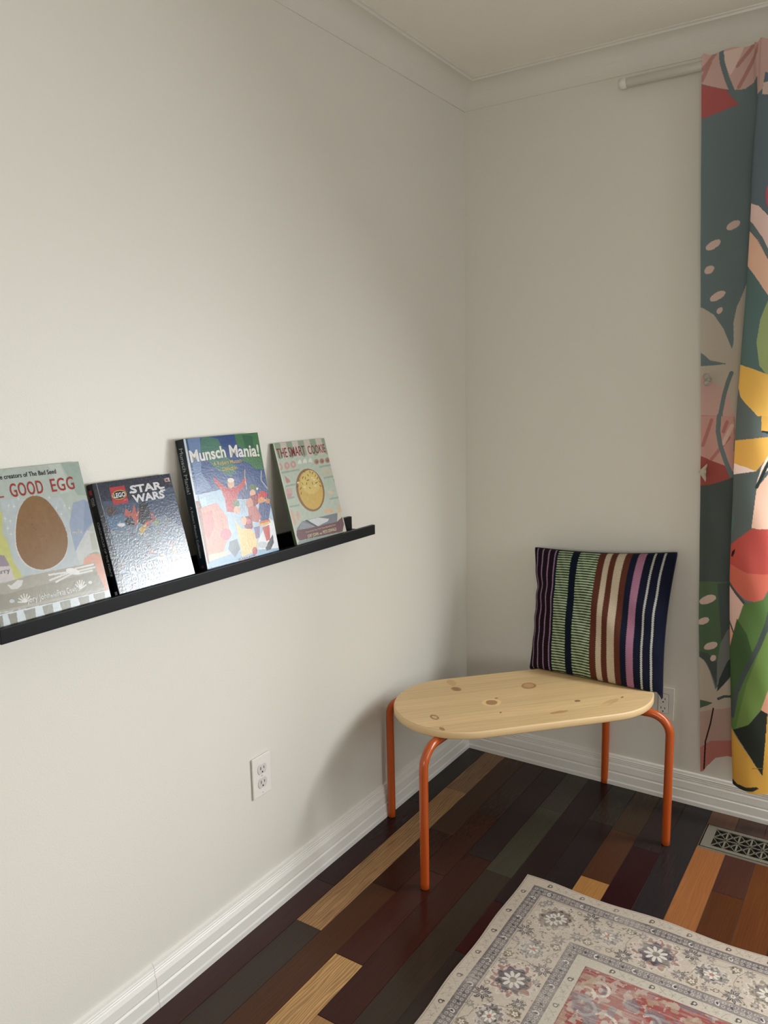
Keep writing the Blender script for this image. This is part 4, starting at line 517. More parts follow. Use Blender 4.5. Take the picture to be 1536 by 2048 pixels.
('p','#cfd3c8',[(-0.0003,0.0002),(0.005,-0.0001),(0.0033,0.2686),(-0.0031,0.2691)])],'curtain_side':[
('p','#617274',[(0.705,2.489),(1.061,2.496),(1.13,1.268),(0.748,1.263)]),
('p','#bd9a90',[(0.787,2.349),(0.848,2.353),(0.918,2.352),(0.988,2.358),(0.992,2.267),(0.969,2.277),(0.965,2.26),(0.944,2.241),(0.924,2.23),(0.893,2.234),(0.872,2.241),(0.79,2.274)]),
('s','#a8766e',0.011,[(0.846,2.351),(0.808,2.307)]),
('s','#a8766e',0.011,[(0.939,2.339),(0.9,2.297)]),
('s','#a8766e',0.011,[(0.964,2.344),(0.908,2.239)]),
('s','#a8766e',0.011,[(0.826,2.324),(0.806,2.276)]),
('p','#cdb3a6',[(0.862,2.342),(0.918,2.347),(0.895,2.293),(0.883,2.275),(0.869,2.304)]),
('s','#617274',0.0135,[(0.857,2.369),(0.856,2.343),(0.859,2.317),(0.873,2.272),(0.89,2.232),(0.911,2.191)]),
('p','#a5504e',[(0.79,2.271),(0.872,2.241),(0.885,2.222),(0.911,2.19),(0.895,2.191),(0.869,2.184),(0.837,2.177),(0.794,2.169)]),
('p','#aca291',[(0.827,1.633),(0.839,1.628),(0.867,1.608),(0.896,1.566),(0.923,1.505),(0.927,1.525),(0.924,1.582),(0.931,1.626),(0.948,1.67),(0.955,1.691),(0.97,1.69),(0.992,1.236),(0.843,1.233)]),
('p','#c2a89d',[(0.929,1.869),(0.929,1.866),(0.929,1.863),(0.927,1.859),(0.923,1.855),(0.919,1.852),(0.914,1.85),(0.908,1.848),(0.903,1.847),(0.899,1.848),(0.895,1.849),(0.893,1.852),(0.892,1.855),(0.893,1.858),(0.895,1.862),(0.898,1.866),(0.903,1.869),(0.908,1.871),(0.913,1.873),(0.918,1.873),(0.923,1.873),(0.926,1.871)]),
('p','#c2a89d',[(0.876,1.822),(0.877,1.819),(0.876,1.816),(0.874,1.811),(0.87,1.807),(0.865,1.804),(0.86,1.801),(0.854,1.798),(0.848,1.797),(0.843,1.797),(0.839,1.799),(0.837,1.801),(0.836,1.804),(0.836,1.808),(0.839,1.812),(0.843,1.816),(0.848,1.82),(0.853,1.823),(0.859,1.825),(0.865,1.826),(0.87,1.826),(0.874,1.825)]),
('p','#c2a89d',[(0.861,1.749),(0.862,1.746),(0.862,1.742),(0.861,1.739),(0.859,1.736),(0.857,1.733),(0.853,1.73),(0.849,1.729),(0.845,1.729),(0.842,1.729),(0.838,1.731),(0.836,1.733),(0.835,1.736),(0.835,1.739),(0.836,1.743),(0.838,1.746),(0.84,1.749),(0.844,1.751),(0.848,1.753),(0.852,1.753),(0.855,1.752),(0.858,1.751)]),
('p','#c2a89d',[(0.897,1.673),(0.898,1.67),(0.896,1.666),(0.894,1.662),(0.889,1.658),(0.884,1.654),(0.878,1.651),(0.871,1.649),(0.865,1.648),(0.86,1.648),(0.856,1.649),(0.854,1.652),(0.853,1.655),(0.854,1.659),(0.857,1.663),(0.862,1.667),(0.867,1.671),(0.873,1.674),(0.88,1.676),(0.886,1.677),(0.891,1.676),(0.895,1.675)]),
('p','#c2a89d',[(0.89,1.628),(0.891,1.626),(0.892,1.624),(0.891,1.621),(0.891,1.618),(0.889,1.616),(0.887,1.613),(0.885,1.612),(0.882,1.611),(0.88,1.61),(0.878,1.611),(0.876,1.612),(0.874,1.614),(0.874,1.616),(0.874,1.619),(0.875,1.621),(0.876,1.624),(0.878,1.626),(0.881,1.628),(0.883,1.629),(0.886,1.629),(0.888,1.629)]),
('p','#617274',[(0.832,1.5),(0.844,1.491),(0.861,1.474),(0.912,1.462),(0.884,1.459),(0.834,1.457)]),
('p','#b8958a',[(0.835,1.435),(0.915,1.381),(0.94,1.305),(0.84,1.305)]),
('p','#a86a64',[(0.84,1.308),(0.94,1.305),(0.944,1.235),(0.843,1.233)]),
('p','#b98378',[(0.863,1.293),(0.891,1.299),(0.86,1.233),(0.843,1.233)]),
('s','#617274',0.0125,[(0.925,1.434),(0.917,1.41),(0.907,1.37),(0.899,1.317),(0.897,1.258)]),
('p','#b98a80',[(0.84,1.306),(0.938,1.306),(0.946,1.123),(0.845,1.173)]),
('s','#a86a64',0.01,[(0.874,1.294),(0.852,1.216)]),
('s','#a86a64',0.01,[(0.927,1.241),(0.879,1.174)]),
('s','#a86a64',0.01,[(0.919,1.288),(0.91,1.259)]),
('s','#c9a89b',0.012,[(0.934,1.277),(0.911,1.223)]),
('p','#96443d',[(0.839,1.187),(0.88,1.168),(0.92,1.155),(0.948,1.135),(0.949,1.122),(0.905,1.104),(0.877,1.094),(0.843,1.089)]),
('s','#617274',0.0135,[(0.895,1.306),(0.894,1.259),(0.903,1.217),(0.919,1.173),(0.939,1.126)]),
('p','#46504d',[(0.837,1.089),(0.877,1.094),(0.905,1.104),(0.949,1.123),(0.98,0.437),(0.928,0.433),(0.915,0.469),(0.892,0.517),(0.859,0.541)]),
('p','#4c6549',[(0.849,0.782),(0.964,0.796),(0.97,0.653),(0.924,0.523),(0.894,0.55),(0.858,0.557)]),
('p','#46504d',[(0.913,0.783),(0.964,0.796),(0.97,0.653),(0.933,0.602)]),
('p','#c2a89d',[(0.91,0.74),(0.911,0.736),(0.909,0.731),(0.905,0.727),(0.9,0.722),(0.894,0.718),(0.887,0.714),(0.881,0.712),(0.874,0.711),(0.869,0.711),(0.865,0.713),(0.863,0.716),(0.862,0.72),(0.864,0.725),(0.868,0.729),(0.873,0.734),(0.879,0.738),(0.886,0.742),(0.893,0.744),(0.899,0.745),(0.904,0.744),(0.908,0.743)]),
('p','#c2a89d',[(0.893,0.665),(0.893,0.661),(0.892,0.658),(0.89,0.654),(0.887,0.651),(0.882,0.648),(0.878,0.645),(0.873,0.644),(0.869,0.643),(0.865,0.644),(0.862,0.645),(0.86,0.648),(0.86,0.651),(0.861,0.654),(0.863,0.658),(0.867,0.662),(0.871,0.665),(0.876,0.667),(0.88,0.669),(0.885,0.669),(0.889,0.669),(0.891,0.667)]),
('p','#c2a89d',[(0.922,0.589),(0.922,0.586),(0.921,0.582),(0.918,0.578),(0.914,0.573),(0.909,0.569),(0.903,0.566),(0.897,0.563),(0.891,0.562),(0.887,0.562),(0.883,0.563),(0.881,0.566),(0.881,0.569),(0.882,0.573),(0.885,0.578),(0.889,0.582),(0.895,0.586),(0.901,0.589),(0.906,0.592),(0.912,0.593),(0.917,0.593),(0.92,0.592)]),
('p','#c2a89d',[(0.917,0.548),(0.918,0.547),(0.919,0.544),(0.919,0.541),(0.919,0.538),(0.918,0.535),(0.916,0.532),(0.914,0.53),(0.911,0.528),(0.909,0.527),(0.906,0.527),(0.904,0.528),(0.902,0.53),(0.901,0.532),(0.901,0.535),(0.902,0.538),(0.903,0.541),(0.905,0.544),(0.907,0.547),(0.91,0.548),(0.912,0.549),(0.915,0.549)]),
('p','#6c706c',[(0.97,0.659),(0.948,0.636),(0.93,0.589),(0.923,0.523),(0.925,0.445),(0.938,0.474),(0.975,0.552)]),
('p','#ada18e',[(0.859,0.544),(0.883,0.527),(0.902,0.493),(0.922,0.435),(0.949,0.489),(0.977,0.507),(0.989,0.242),(0.877,0.077)]),
('p','#37423f',[(0.974,0.564),(0.953,0.535),(0.932,0.473),(0.926,0.429),(0.945,0.456),(0.977,0.507)]),
('p','#48604a',[(0.868,0.394),(0.898,0.39),(0.916,0.389),(0.898,0.375),(0.869,0.359)]),
('s','#46504d',0.008,[(0.932,0.407),(0.949,0.419),(0.969,0.423)]),
('p','#a5897c',[(0.869,0.347),(0.982,0.392),(0.987,0.281),(0.875,0.214)]),
('p','#a8645a',[(0.874,0.22),(0.912,0.257),(0.987,0.281),(0.991,0.203),(0.88,0.078)]),
('s','#2a1d1a',0.0045,[(0.918,0.371),(0.911,0.317),(0.899,0.254),(0.898,0.158)])],'curtain_front':[
('p','#5c6c75',[(0.824,2.538),(1.069,2.471),(1.136,1.271),(0.876,1.268)]),
('p','#bd9a90',[(0.93,2.412),(1.073,2.399),(1.082,2.227),(0.991,2.249),(0.979,2.257),(0.974,2.213),(0.955,2.197),(0.94,2.19)]),
('p','#c8ada0',[(0.975,2.228),(1.002,2.232),(1.083,2.21),(1.086,2.165),(0.975,2.198)]),
('p','#b8455a',[(1.03,1.914),(1.029,1.904),(1.028,1.895),(1.026,1.888),(1.023,1.883),(1.02,1.88),(1.016,1.881),(1.012,1.884),(1.008,1.89),(1.005,1.898),(1.003,1.908),(1.002,1.918),(1.002,1.929),(1.003,1.938),(1.005,1.945),(1.008,1.95),(1.012,1.953),(1.016,1.952),(1.02,1.949),(1.023,1.943),(1.026,1.934),(1.028,1.925)]),
('p','#dcbcb2',[(0.928,1.913),(0.964,1.905),(0.985,1.895),(1.011,1.865),(1.069,1.78),(1.075,1.675),(0.998,1.783),(0.964,1.845),(0.93,1.87)]),
('p','#dbae90',[(0.93,1.86),(0.965,1.829),(0.984,1.806),(1.017,1.749),(1.076,1.649),(1.079,1.596),(1.022,1.647),(1.009,1.665),(0.987,1.702),(0.962,1.736),(0.935,1.752)]),
('s','#617274',0.0125,[(0.945,1.868),(0.967,1.845),(0.994,1.805),(1.016,1.76),(1.043,1.715)]),
('p','#55706e',[(0.936,1.747),(0.962,1.736),(0.987,1.702),(1.022,1.647),(1.079,1.596),(1.089,1.407),(0.922,1.467)]),
('p','#93a569',[(1.046,1.662),(1.023,1.637),(1.005,1.584),(0.998,1.519),(1.009,1.453),(1.028,1.428),(1.089,1.413)]),
('p','#dfae3a',[(0.922,1.473),(0.95,1.46),(0.991,1.445),(1.028,1.429),(1.089,1.413),(1.098,1.242),(1.041,1.27),(1.025,1.291),(0.997,1.325),(0.964,1.359),(0.949,1.41),(0.924,1.416)]),
('p','#5b6764',[(0.925,1.399),(0.953,1.376),(0.975,1.348),(1.025,1.289),(1.027,1.241),(0.932,1.239)]),
('p','#5b6764',[(0.929,1.309),(1.021,1.309),(1.025,1.292),(1.023,1.244),(0.947,1.236),(0.932,1.236)]),
('p','#d9a537',[(1.021,1.309),(1.095,1.298),(1.097,1.265),(1.023,1.264)]),
('s','#2f3a38',0.006,[(1.026,1.264),(1.052,1.258),(1.098,1.254)]),
('p','#56615e',[(0.91,1.134),(1.102,1.165),(1.117,0.903),(0.92,0.883)]),
('p','#d9a537',[(0.932,1.236),(0.947,1.236),(1.022,1.246),(1.098,1.254),(1.101,1.187),(1.045,1.191),(1.014,1.147),(0.947,1.169),(0.935,1.169)]),
('p','#e8cfc6',[(0.935,1.173),(0.947,1.17),(0.984,1.16),(1.015,1.148),(0.974,1.14),(0.937,1.132)]),
('p','#e0b79d',[(1.101,1.187),(1.062,1.163),(1.043,1.134),(1.019,1.098),(1.011,0.978),(1.056,0.974),(1.113,0.978)]),
('p','#e6d4c0',[(1.045,1.197),(1.029,1.162),(1.017,1.11),(1.027,1.133),(1.052,1.157)]),
('s','#2f3a38',0.009,[(1.053,1.191),(1.039,1.157),(1.019,1.101)]),
('p','#4f6e6c',[(0.949,1.053),(0.962,0.995),(0.954,0.935),(0.946,0.922)]),
('p','#b5443a',[(1.011,0.976),(1.056,0.976),(1.113,0.975),(1.121,0.816),(1.065,0.796),(1.052,0.763),(1.03,0.754),(1.003,0.758),(0.969,0.788),(0.951,0.807),(0.934,0.824),(0.931,0.896),(0.947,0.913),(0.968,0.936)]),
('p','#c55c45',[(0.938,0.867),(0.966,0.858),(1.004,0.841),(1.063,0.838),(1.12,0.845),(1.121,0.816),(1.065,0.796),(1.052,0.763),(1.03,0.754),(1.003,0.758),(0.969,0.788),(0.951,0.807),(0.934,0.824)]),
('p','#2a2220',[(0.958,0.887),(0.96,0.902),(0.968,0.911),(0.968,0.899),(0.963,0.886)]),
('p','#cfa899',[(0.935,0.812),(0.952,0.801),(1.001,0.744),(0.982,0.671),(0.978,0.651),(0.959,0.698),(0.937,0.763)]),
('p','#d99a7c',[(0.939,0.708),(0.959,0.698),(0.976,0.651),(0.971,0.594),(0.942,0.64)]),
('s','#46504d',0.0075,[(0.94,0.824),(0.954,0.805),(0.978,0.774),(1.005,0.743)]),
('s','#46504d',0.004,[(0.944,0.727),(0.96,0.686),(0.978,0.645)]),
('p','#54743a',[(1.001,0.746),(1.03,0.754),(1.054,0.763),(1.065,0.792),(1.122,0.81),(1.138,0.502),(1.081,0.486),(1.064,0.419),(1.033,0.366),(0.995,0.338),(0.972,0.341),(0.962,0.58),(0.973,0.638)]),
('p','#3f5c34',[(0.984,0.696),(1.014,0.651),(1.033,0.593),(0.985,0.427),(0.972,0.354),(0.962,0.58),(0.973,0.638)]),
('p','#66833c',[(1.067,0.66),(1.128,0.699),(1.138,0.502),(1.081,0.486),(1.064,0.419),(1.033,0.366),(0.995,0.338),(1.021,0.497)]),
('s','#46504d',0.014,[(1.078,0.757),(1.066,0.684),(1.048,0.62),(1.011,0.521),(0.992,0.46),(0.983,0.382)]),
('p','#cf8f72',[(1.081,0.488),(1.138,0.502),(1.143,0.405),(1.08,0.403),(1.063,0.417)]),
('p','#2b302a',[(0.988,0.337),(1.033,0.366),(1.064,0.416),(1.081,0.404),(1.08,0.29),(1.079,0.204),(1.031,0.278)]),
('p','#c99620',[(0.943,0.347),(0.982,0.344),(0.996,0.321),(1.037,0.267),(1.078,0.203),(1.08,0.322),(1.081,0.404),(1.143,0.411),(1.159,0.121),(0.956,0.06)]),
('s','#8a6c1c',0.002,[(1.08,0.23),(1.05,0.225)]),
('p','#2b302a',[(0.974,0.178),(0.992,0.176),(1.009,0.163),(1.037,0.16),(1.064,0.167),(1.071,0.162),(1.054,0.15),(0.995,0.142),(0.975,0.143)])],'seat':[
('p','#a98a62',[(-0.18,-0.147),(-0.183,-0.143),(-0.187,-0.14),(-0.191,-0.139),(-0.195,-0.141),(-0.198,-0.144),(-0.201,-0.15),(-0.203,-0.156),(-0.204,-0.164),(-0.204,-0.172),(-0.203,-0.18),(-0.201,-0.186),(-0.198,-0.191),(-0.194,-0.194),(-0.19,-0.195),(-0.186,-0.193),(-0.182,-0.19),(-0.179,-0.184),(-0.177,-0.177),(-0.176,-0.169),(-0.176,-0.161),(-0.177,-0.154)]),
('p','#8f6b46',[(-0.177,-0.1),(-0.179,-0.096),(-0.182,-0.093),(-0.186,-0.091),(-0.191,-0.092),(-0.195,-0.093),(-0.199,-0.096),(-0.203,-0.1),(-0.205,-0.105),(-0.207,-0.111),(-0.207,-0.116),(-0.206,-0.121),(-0.203,-0.125),(-0.2,-0.128),(-0.196,-0.13),(-0.191,-0.129),(-0.187,-0.128),(-0.183,-0.125),(-0.179,-0.12),(-0.177,-0.115),(-0.175,-0.11),(-0.175,-0.105)]),
('p','#7d5c3c',[(-0.18,-0.102),(-0.182,-0.1),(-0.184,-0.098),(-0.187,-0.097),(-0.191,-0.097),(-0.194,-0.098),(-0.197,-0.1),(-0.2,-0.103),(-0.201,-0.107),(-0.202,-0.111),(-0.203,-0.115),(-0.202,-0.118),(-0.2,-0.121),(-0.198,-0.123),(-0.195,-0.124),(-0.192,-0.124),(-0.188,-0.123),(-0.185,-0.12),(-0.183,-0.117),(-0.181,-0.114),(-0.18,-0.11),(-0.18,-0.106)]),
('p','#8f6b46',[(0.066,-0.064),(0.062,-0.057),(0.056,-0.052),(0.05,-0.048),(0.042,-0.046),(0.035,-0.046),(0.029,-0.047),(0.023,-0.051),(0.019,-0.056),(0.017,-0.063),(0.017,-0.07),(0.019,-0.077),(0.023,-0.083),(0.028,-0.089),(0.035,-0.093),(0.042,-0.095),(0.05,-0.095),(0.056,-0.094),(0.062,-0.09),(0.066,-0.084),(0.068,-0.078),(0.068,-0.071)]),
('p','#a37f58',[(0.06,-0.069),(0.057,-0.065),(0.053,-0.061),(0.049,-0.058),(0.044,-0.057),(0.039,-0.057),(0.035,-0.058),(0.031,-0.061),(0.028,-0.064),(0.026,-0.068),(0.026,-0.073),(0.028,-0.078),(0.03,-0.082),(0.034,-0.086),(0.039,-0.089),(0.043,-0.09),(0.048,-0.09),(0.053,-0.089),(0.057,-0.086),(0.06,-0.083),(0.061,-0.079),(0.061,-0.074)]),
('p','#c4a877',[(-0.09,0.031),(-0.094,0.038),(-0.1,0.044),(-0.107,0.048),(-0.116,0.049),(-0.124,0.049),(-0.133,0.047),(-0.14,0.043),(-0.146,0.037),(-0.149,0.03),(-0.15,0.023),(-0.149,0.016),(-0.145,0.009),(-0.139,0.003),(-0.131,-0.001),(-0.123,-0.003),(-0.114,-0.003),(-0.105,-0.0),(-0.098,0.004),(-0.092,0.01),(-0.089,0.017),(-0.088,0.024)]),
('p','#8f6b46',[(-0.102,0.03),(-0.105,0.035),(-0.109,0.038),(-0.113,0.041),(-0.118,0.042),(-0.124,0.042),(-0.128,0.04),(-0.133,0.037),(-0.136,0.033),(-0.137,0.028),(-0.137,0.022),(-0.136,0.017),(-0.134,0.012),(-0.13,0.009),(-0.125,0.006),(-0.12,0.005),(-0.115,0.005),(-0.11,0.007),(-0.105,0.01),(-0.102,0.014),(-0.101,0.019),(-0.101,0.025)]),
('p','#8a6a48',[(-0.088,-0.003),(-0.089,-0.001),(-0.09,0.0),(-0.091,0.001),(-0.093,0.002),(-0.095,0.002),(-0.096,0.002),(-0.098,0.001),(-0.099,-0.001),(-0.099,-0.002),(-0.099,-0.004),(-0.099,-0.006),(-0.098,-0.007),(-0.096,-0.009),(-0.095,-0.01),(-0.093,-0.01),(-0.092,-0.01),(-0.09,-0.01),(-0.089,-0.009),(-0.088,-0.008),(-0.087,-0.006),(-0.087,-0.005)]),
('p','#7a5c3e',[(-0.307,0.091),(-0.309,0.094),(-0.312,0.096),(-0.315,0.097),(-0.319,0.096),(-0.322,0.094),(-0.325,0.091),(-0.328,0.086),(-0.329,0.081),(-0.33,0.076),(-0.33,0.071),(-0.328,0.066),(-0.326,0.063),(-0.323,0.06),(-0.32,0.059),(-0.316,0.06),(-0.313,0.062),(-0.31,0.066),(-0.308,0.07),(-0.306,0.076),(-0.305,0.081),(-0.306,0.086)]),
('p','#b0966b',[(-0.311,0.086),(-0.312,0.088),(-0.314,0.089),(-0.316,0.089),(-0.318,0.089),(-0.32,0.087),(-0.322,0.085),(-0.323,0.082),(-0.324,0.079),(-0.325,0.076),(-0.325,0.073),(-0.324,0.071),(-0.323,0.069),(-0.321,0.068),(-0.319,0.067),(-0.317,0.068),(-0.315,0.07),(-0.313,0.072),(-0.312,0.074),(-0.311,0.077),(-0.31,0.081),(-0.31,0.083)]),
('p','#85663f',[(-0.313,0.17),(-0.314,0.172),(-0.316,0.173),(-0.318,0.173),(-0.32,0.172),(-0.322,0.17),(-0.323,0.168),(-0.325,0.164),(-0.326,0.161),(-0.326,0.157),(-0.325,0.154),(-0.325,0.152),(-0.323,0.15),(-0.321,0.149),(-0.319,0.149),(-0.317,0.15),(-0.315,0.151),(-0.314,0.154),(-0.312,0.157),(-0.312,0.161),(-0.311,0.164),(-0.312,0.167)]),
('p','#604020',[(-0.116,0.102),(-0.116,0.103),(-0.117,0.104),(-0.118,0.105),(-0.119,0.105),(-0.12,0.105),(-0.121,0.105),(-0.121,0.105),(-0.122,0.104),(-0.122,0.103),(-0.122,0.102),(-0.122,0.1),(-0.121,0.099),(-0.12,0.098),(-0.119,0.097),(-0.118,0.097),(-0.117,0.097),(-0.117,0.097),(-0.116,0.098),(-0.116,0.099),(-0.115,0.1),(-0.115,0.101)]),
('p','#9a7850',[(0.078,0.145),(0.076,0.148),(0.071,0.15),(0.065,0.152),(0.057,0.154),(0.049,0.155),(0.04,0.155),(0.032,0.155),(0.026,0.154),(0.021,0.153),(0.018,0.151),(0.018,0.149),(0.02,0.147),(0.024,0.144),(0.031,0.142),(0.038,0.14),(0.047,0.139),(0.055,0.139),(0.063,0.139),(0.07,0.14),(0.075,0.141),(0.078,0.143)]),
('p','#7d5f40',[(0.147,0.089),(0.146,0.091),(0.144,0.092),(0.141,0.093),(0.139,0.094),(0.136,0.094),(0.133,0.093),(0.131,0.092),(0.129,0.09),(0.128,0.088),(0.128,0.086),(0.129,0.084),(0.13,0.082),(0.132,0.08),(0.135,0.079),(0.138,0.079),(0.14,0.079),(0.143,0.079),(0.145,0.081),(0.147,0.082),(0.148,0.084),(0.148,0.087)]),
('p','#a88b62',[(0.264,0.11),(0.261,0.115),(0.255,0.121),(0.247,0.126),(0.237,0.132),(0.227,0.137),(0.217,0.14),(0.208,0.142),(0.2,0.143),(0.195,0.142),(0.193,0.14),(0.193,0.136),(0.196,0.131),(0.202,0.126),(0.21,0.12),(0.219,0.115),(0.229,0.11),(0.239,0.106),(0.249,0.104),(0.257,0.103),(0.262,0.104),(0.265,0.107)]),
('p','#7d5f40',[(0.289,0.096),(0.288,0.097),(0.287,0.099),(0.286,0.1),(0.284,0.101),(0.282,0.103),(0.28,0.103),(0.278,0.104),(0.277,0.104),(0.276,0.103),(0.276,0.103),(0.276,0.102),(0.277,0.1),(0.278,0.099),(0.279,0.097),(0.281,0.096),(0.283,0.095),(0.285,0.094),(0.287,0.094),(0.288,0.094),(0.289,0.094),(0.289,0.095)]),
('p','#bb9a70',[(0.196,-0.144),(0.194,-0.141),(0.189,-0.14),(0.183,-0.14),(0.176,-0.142),(0.169,-0.146),(0.162,-0.15),(0.156,-0.155),(0.151,-0.161),(0.147,-0.167),(0.146,-0.172),(0.147,-0.176),(0.149,-0.179),(0.154,-0.18),(0.16,-0.179),(0.167,-0.177),(0.174,-0.174),(0.181,-0.169),(0.188,-0.164),(0.193,-0.158),(0.196,-0.153),(0.197,-0.148)]),
('p','#b59568',[(0.224,0.131),(0.222,0.133),(0.218,0.136),(0.213,0.139),(0.207,0.142),(0.201,0.144),(0.194,0.146),(0.188,0.147),(0.184,0.147),(0.18,0.146),(0.178,0.145),(0.178,0.143),(0.18,0.14),(0.184,0.138),(0.189,0.135),(0.195,0.132),(0.201,0.13),(0.208,0.128),(0.213,0.127),(0.218,0.126),(0.222,0.127),(0.224,0.128)])]}

# ------------------------------------------------------------ materials
M_wall = mat('wall_paint', '#dedcd2', 0.45, 1.0, 0.35); bump(M_wall, 260, 0.0006, 0.5, 3)
M_far = mat('far_wall_darkened', '#9a9184', 0.6, 1.0, 0.3)  # unseen walls, darkened to cut the light they bounce back
M_ceil = mat('ceiling_paint', '#eceadf', 0.8, 1.05, 0.2); bump(M_ceil, 120, 0.0015, 0.5, 3)
M_trim = mat('trim_gloss_white', '#e2e0d9', 0.42, 1.0, 0.5)
M_cove = mat('cove_paint', '#dedcd2', 0.5, 1.0, 0.35)
M_black = mat('ledge_black', '#15191d', 0.42, 0.6, 0.25)
M_orange = mat('orange_powder_coat', '#cb5a1c', 0.28, .74, 0.5, coat=0.3)
M_white_pl = mat('white_plastic', '#e6e3dc', 0.3, 1.0, 0.5)
M_ivory_pl = mat('grey_white_plastic', '#d2cfca', 0.3, 1.0, 0.5)
M_dark = mat('dark_recess', '#0d0b09', 0.9, 1.0, 0.05)
M_rodm = mat('rod_white', '#e2dfd6', 0.4)

# ------------------------------------------------------------ room shell
RX, RY = 3.6, -4.4
bm = bmesh.new(); box(bm, -0.12, 0, RY - 0.12, 0.2, -0.1, H + 0.1); struct('wall_left', bm, M_wall)
bm = bmesh.new()
box(bm, 0, WX0, 0, 0.16, 0, H); box(bm, WX1, RX + .12, 0, 0.16, 0, H)
box(bm, WX0, WX1, 0, 0.16, 0, WZ0); box(bm, WX0, WX1, 0, 0.16, WZ1, H)
struct('wall_back', bm, M_wall)
SY0, SY1, SZ0, SZ1 = -1.95, -.55, .88, 2.06
bm = bmesh.new()
box(bm, RX, RX + .12, SY1, 0, 0, H); box(bm, RX, RX + .12, RY - .12, SY0, 0, H); box(bm, RX, RX + .12, SY0, SY1, 0, SZ0); box(bm, RX, RX + .12, SY0, SY1, SZ1, H)
struct('wall_right', bm, M_far)
FX0, FX1, FZ0, FZ1 = 1.0, 2.6, 0.95, 2.05
bm = bmesh.new()
box(bm, 0, FX0, RY - .12, RY, 0, H); box(bm, FX1, RX, RY - .12, RY, 0, H); box(bm, FX0, FX1, RY - .12, RY, 0, FZ0); box(bm, FX0, FX1, RY - .12, RY, FZ1, H)
struct('wall_front', bm, M_far)
bm = bmesh.new(); box(bm, -0.12, RX + 0.12, RY - 0.12, 0.16, H, H + 0.1); struct('ceiling', bm, M_ceil)

# windows; the rear and right-hand ones are added for fill
M_glass = bpy.data.materials.new('window_glass'); M_glass.use_nodes = True
nt = M_glass.node_tree; nt.nodes.clear()
out = nt.nodes.new('ShaderNodeOutputMaterial'); mx = nt.nodes.new('ShaderNodeMixShader'); tr = nt.nodes.new('ShaderNodeBsdfTransparent'); gl = nt.nodes.new('ShaderNodeBsdfGlossy')
gl.inputs['Roughness'].default_value = 0.02; fr = nt.nodes.new('ShaderNodeFresnel'); fr.inputs[0].default_value = 1.2
nt.links.new(fr.outputs[0], mx.inputs[0]); nt.links.new(tr.outputs[0], mx.inputs[1]); nt.links.new(gl.outputs[0], mx.inputs[2]); nt.links.new(mx.outputs[0], out.inputs[0])
M_blind = mat('added_blind_cloth', '#d8d5cc', 0.9)
def window(name, x0, x1, z0, z1, ya, yb, side):
    # side=-1: room lies towards -y of the wall
    bm = bmesh.new(); f = 0.045; yi = ya; t = 0.018 * side
    ylo, yhi = min(ya, yb), max(ya, yb); ym = ya + (yb - ya) * .3
    for a in ((x0, x0 + f, z0, z1), (x1 - f, x1, z0, z1), (x0, x1, z0, z0 + f), (x0, x1, z1 - f, z1), ((x0 + x1) / 2 - .025, (x0 + x1) / 2 + .025, z0, z1)):
        box(bm, a[0], a[1], ym - .02, ym + .02, a[2], a[3], .003)
    c = 0.06
    for a in ((x0 - c, x0, z0 - c, z1 + c), (x1, x1 + c, z0 - c, z1 + c), (x0 - c, x1 + c, z1, z1 + c), (x0 - c, x1 + c, z0 - c, z0)):
        box(bm, a[0], a[1], min(ya, ya + t), max(ya, ya + t), a[2], a[3], .003)
    w = struct(name, bm, M_trim)
    bm = bmesh.new(); box(bm, x0 + f, x1 - f, ym - .003, ym + .003, z0 + f, z1 - f); obj('pane', bm, M_glass, w)
    bm = bmesh.new(); box(bm, x0 + .01, x1 - .01, ym + .025 * side, ym + .027 * side, z0 + (z1 - z0) * .68, z1 - .02)  # unseen blind, added to hold back light from the upper panes
    box(bm, x0 + .01, x1 - .01, ym + .022 * side, ym + .030 * side, z0 + (z1 - z0) * .669, z0 + (z1 - z0) * .68); obj('added_blind', bm, M_blind, w)
window('window_1', WX0, WX1, WZ0, WZ1, 0, 0.16, -1)
bm = bmesh.new(); ym_ = RX + .05
for a in ((SY0, SY0 + .045, SZ0, SZ1), (SY1 - .045, SY1, SZ0, SZ1), (SY0, SY1, SZ0, SZ0 + .045), (SY0, SY1, SZ1 - .045, SZ1), (-1.275, -1.225, SZ0, SZ1)): box(bm, ym_ - .02, ym_ + .02, a[0], a[1], a[2], a[3], .003)
for a in ((SY0 - .06, SY0, SZ0 - .06, SZ1 + .06), (SY1, SY1 + .06, SZ0 - .06, SZ1 + .06), (SY0, SY1, SZ1, SZ1 + .06), (SY0, SY1, SZ0 - .06, SZ0)): box(bm, RX - .018, RX, a[0], a[1], a[2], a[3], .003)
w3 = struct('added_right_window', bm, M_trim)  # unseen window, added to house the right-hand fill light
bm = bmesh.new(); box(bm, ym_ - .003, ym_ + .003, SY0 + .04, SY1 - .04, SZ0 + .04, SZ1 - .04); obj('pane', bm, M_glass, w3)
window('added_rear_window', FX0, FX1, FZ0, FZ1, RY, RY - .12, 1)  # unseen window, added to house the rear fill light

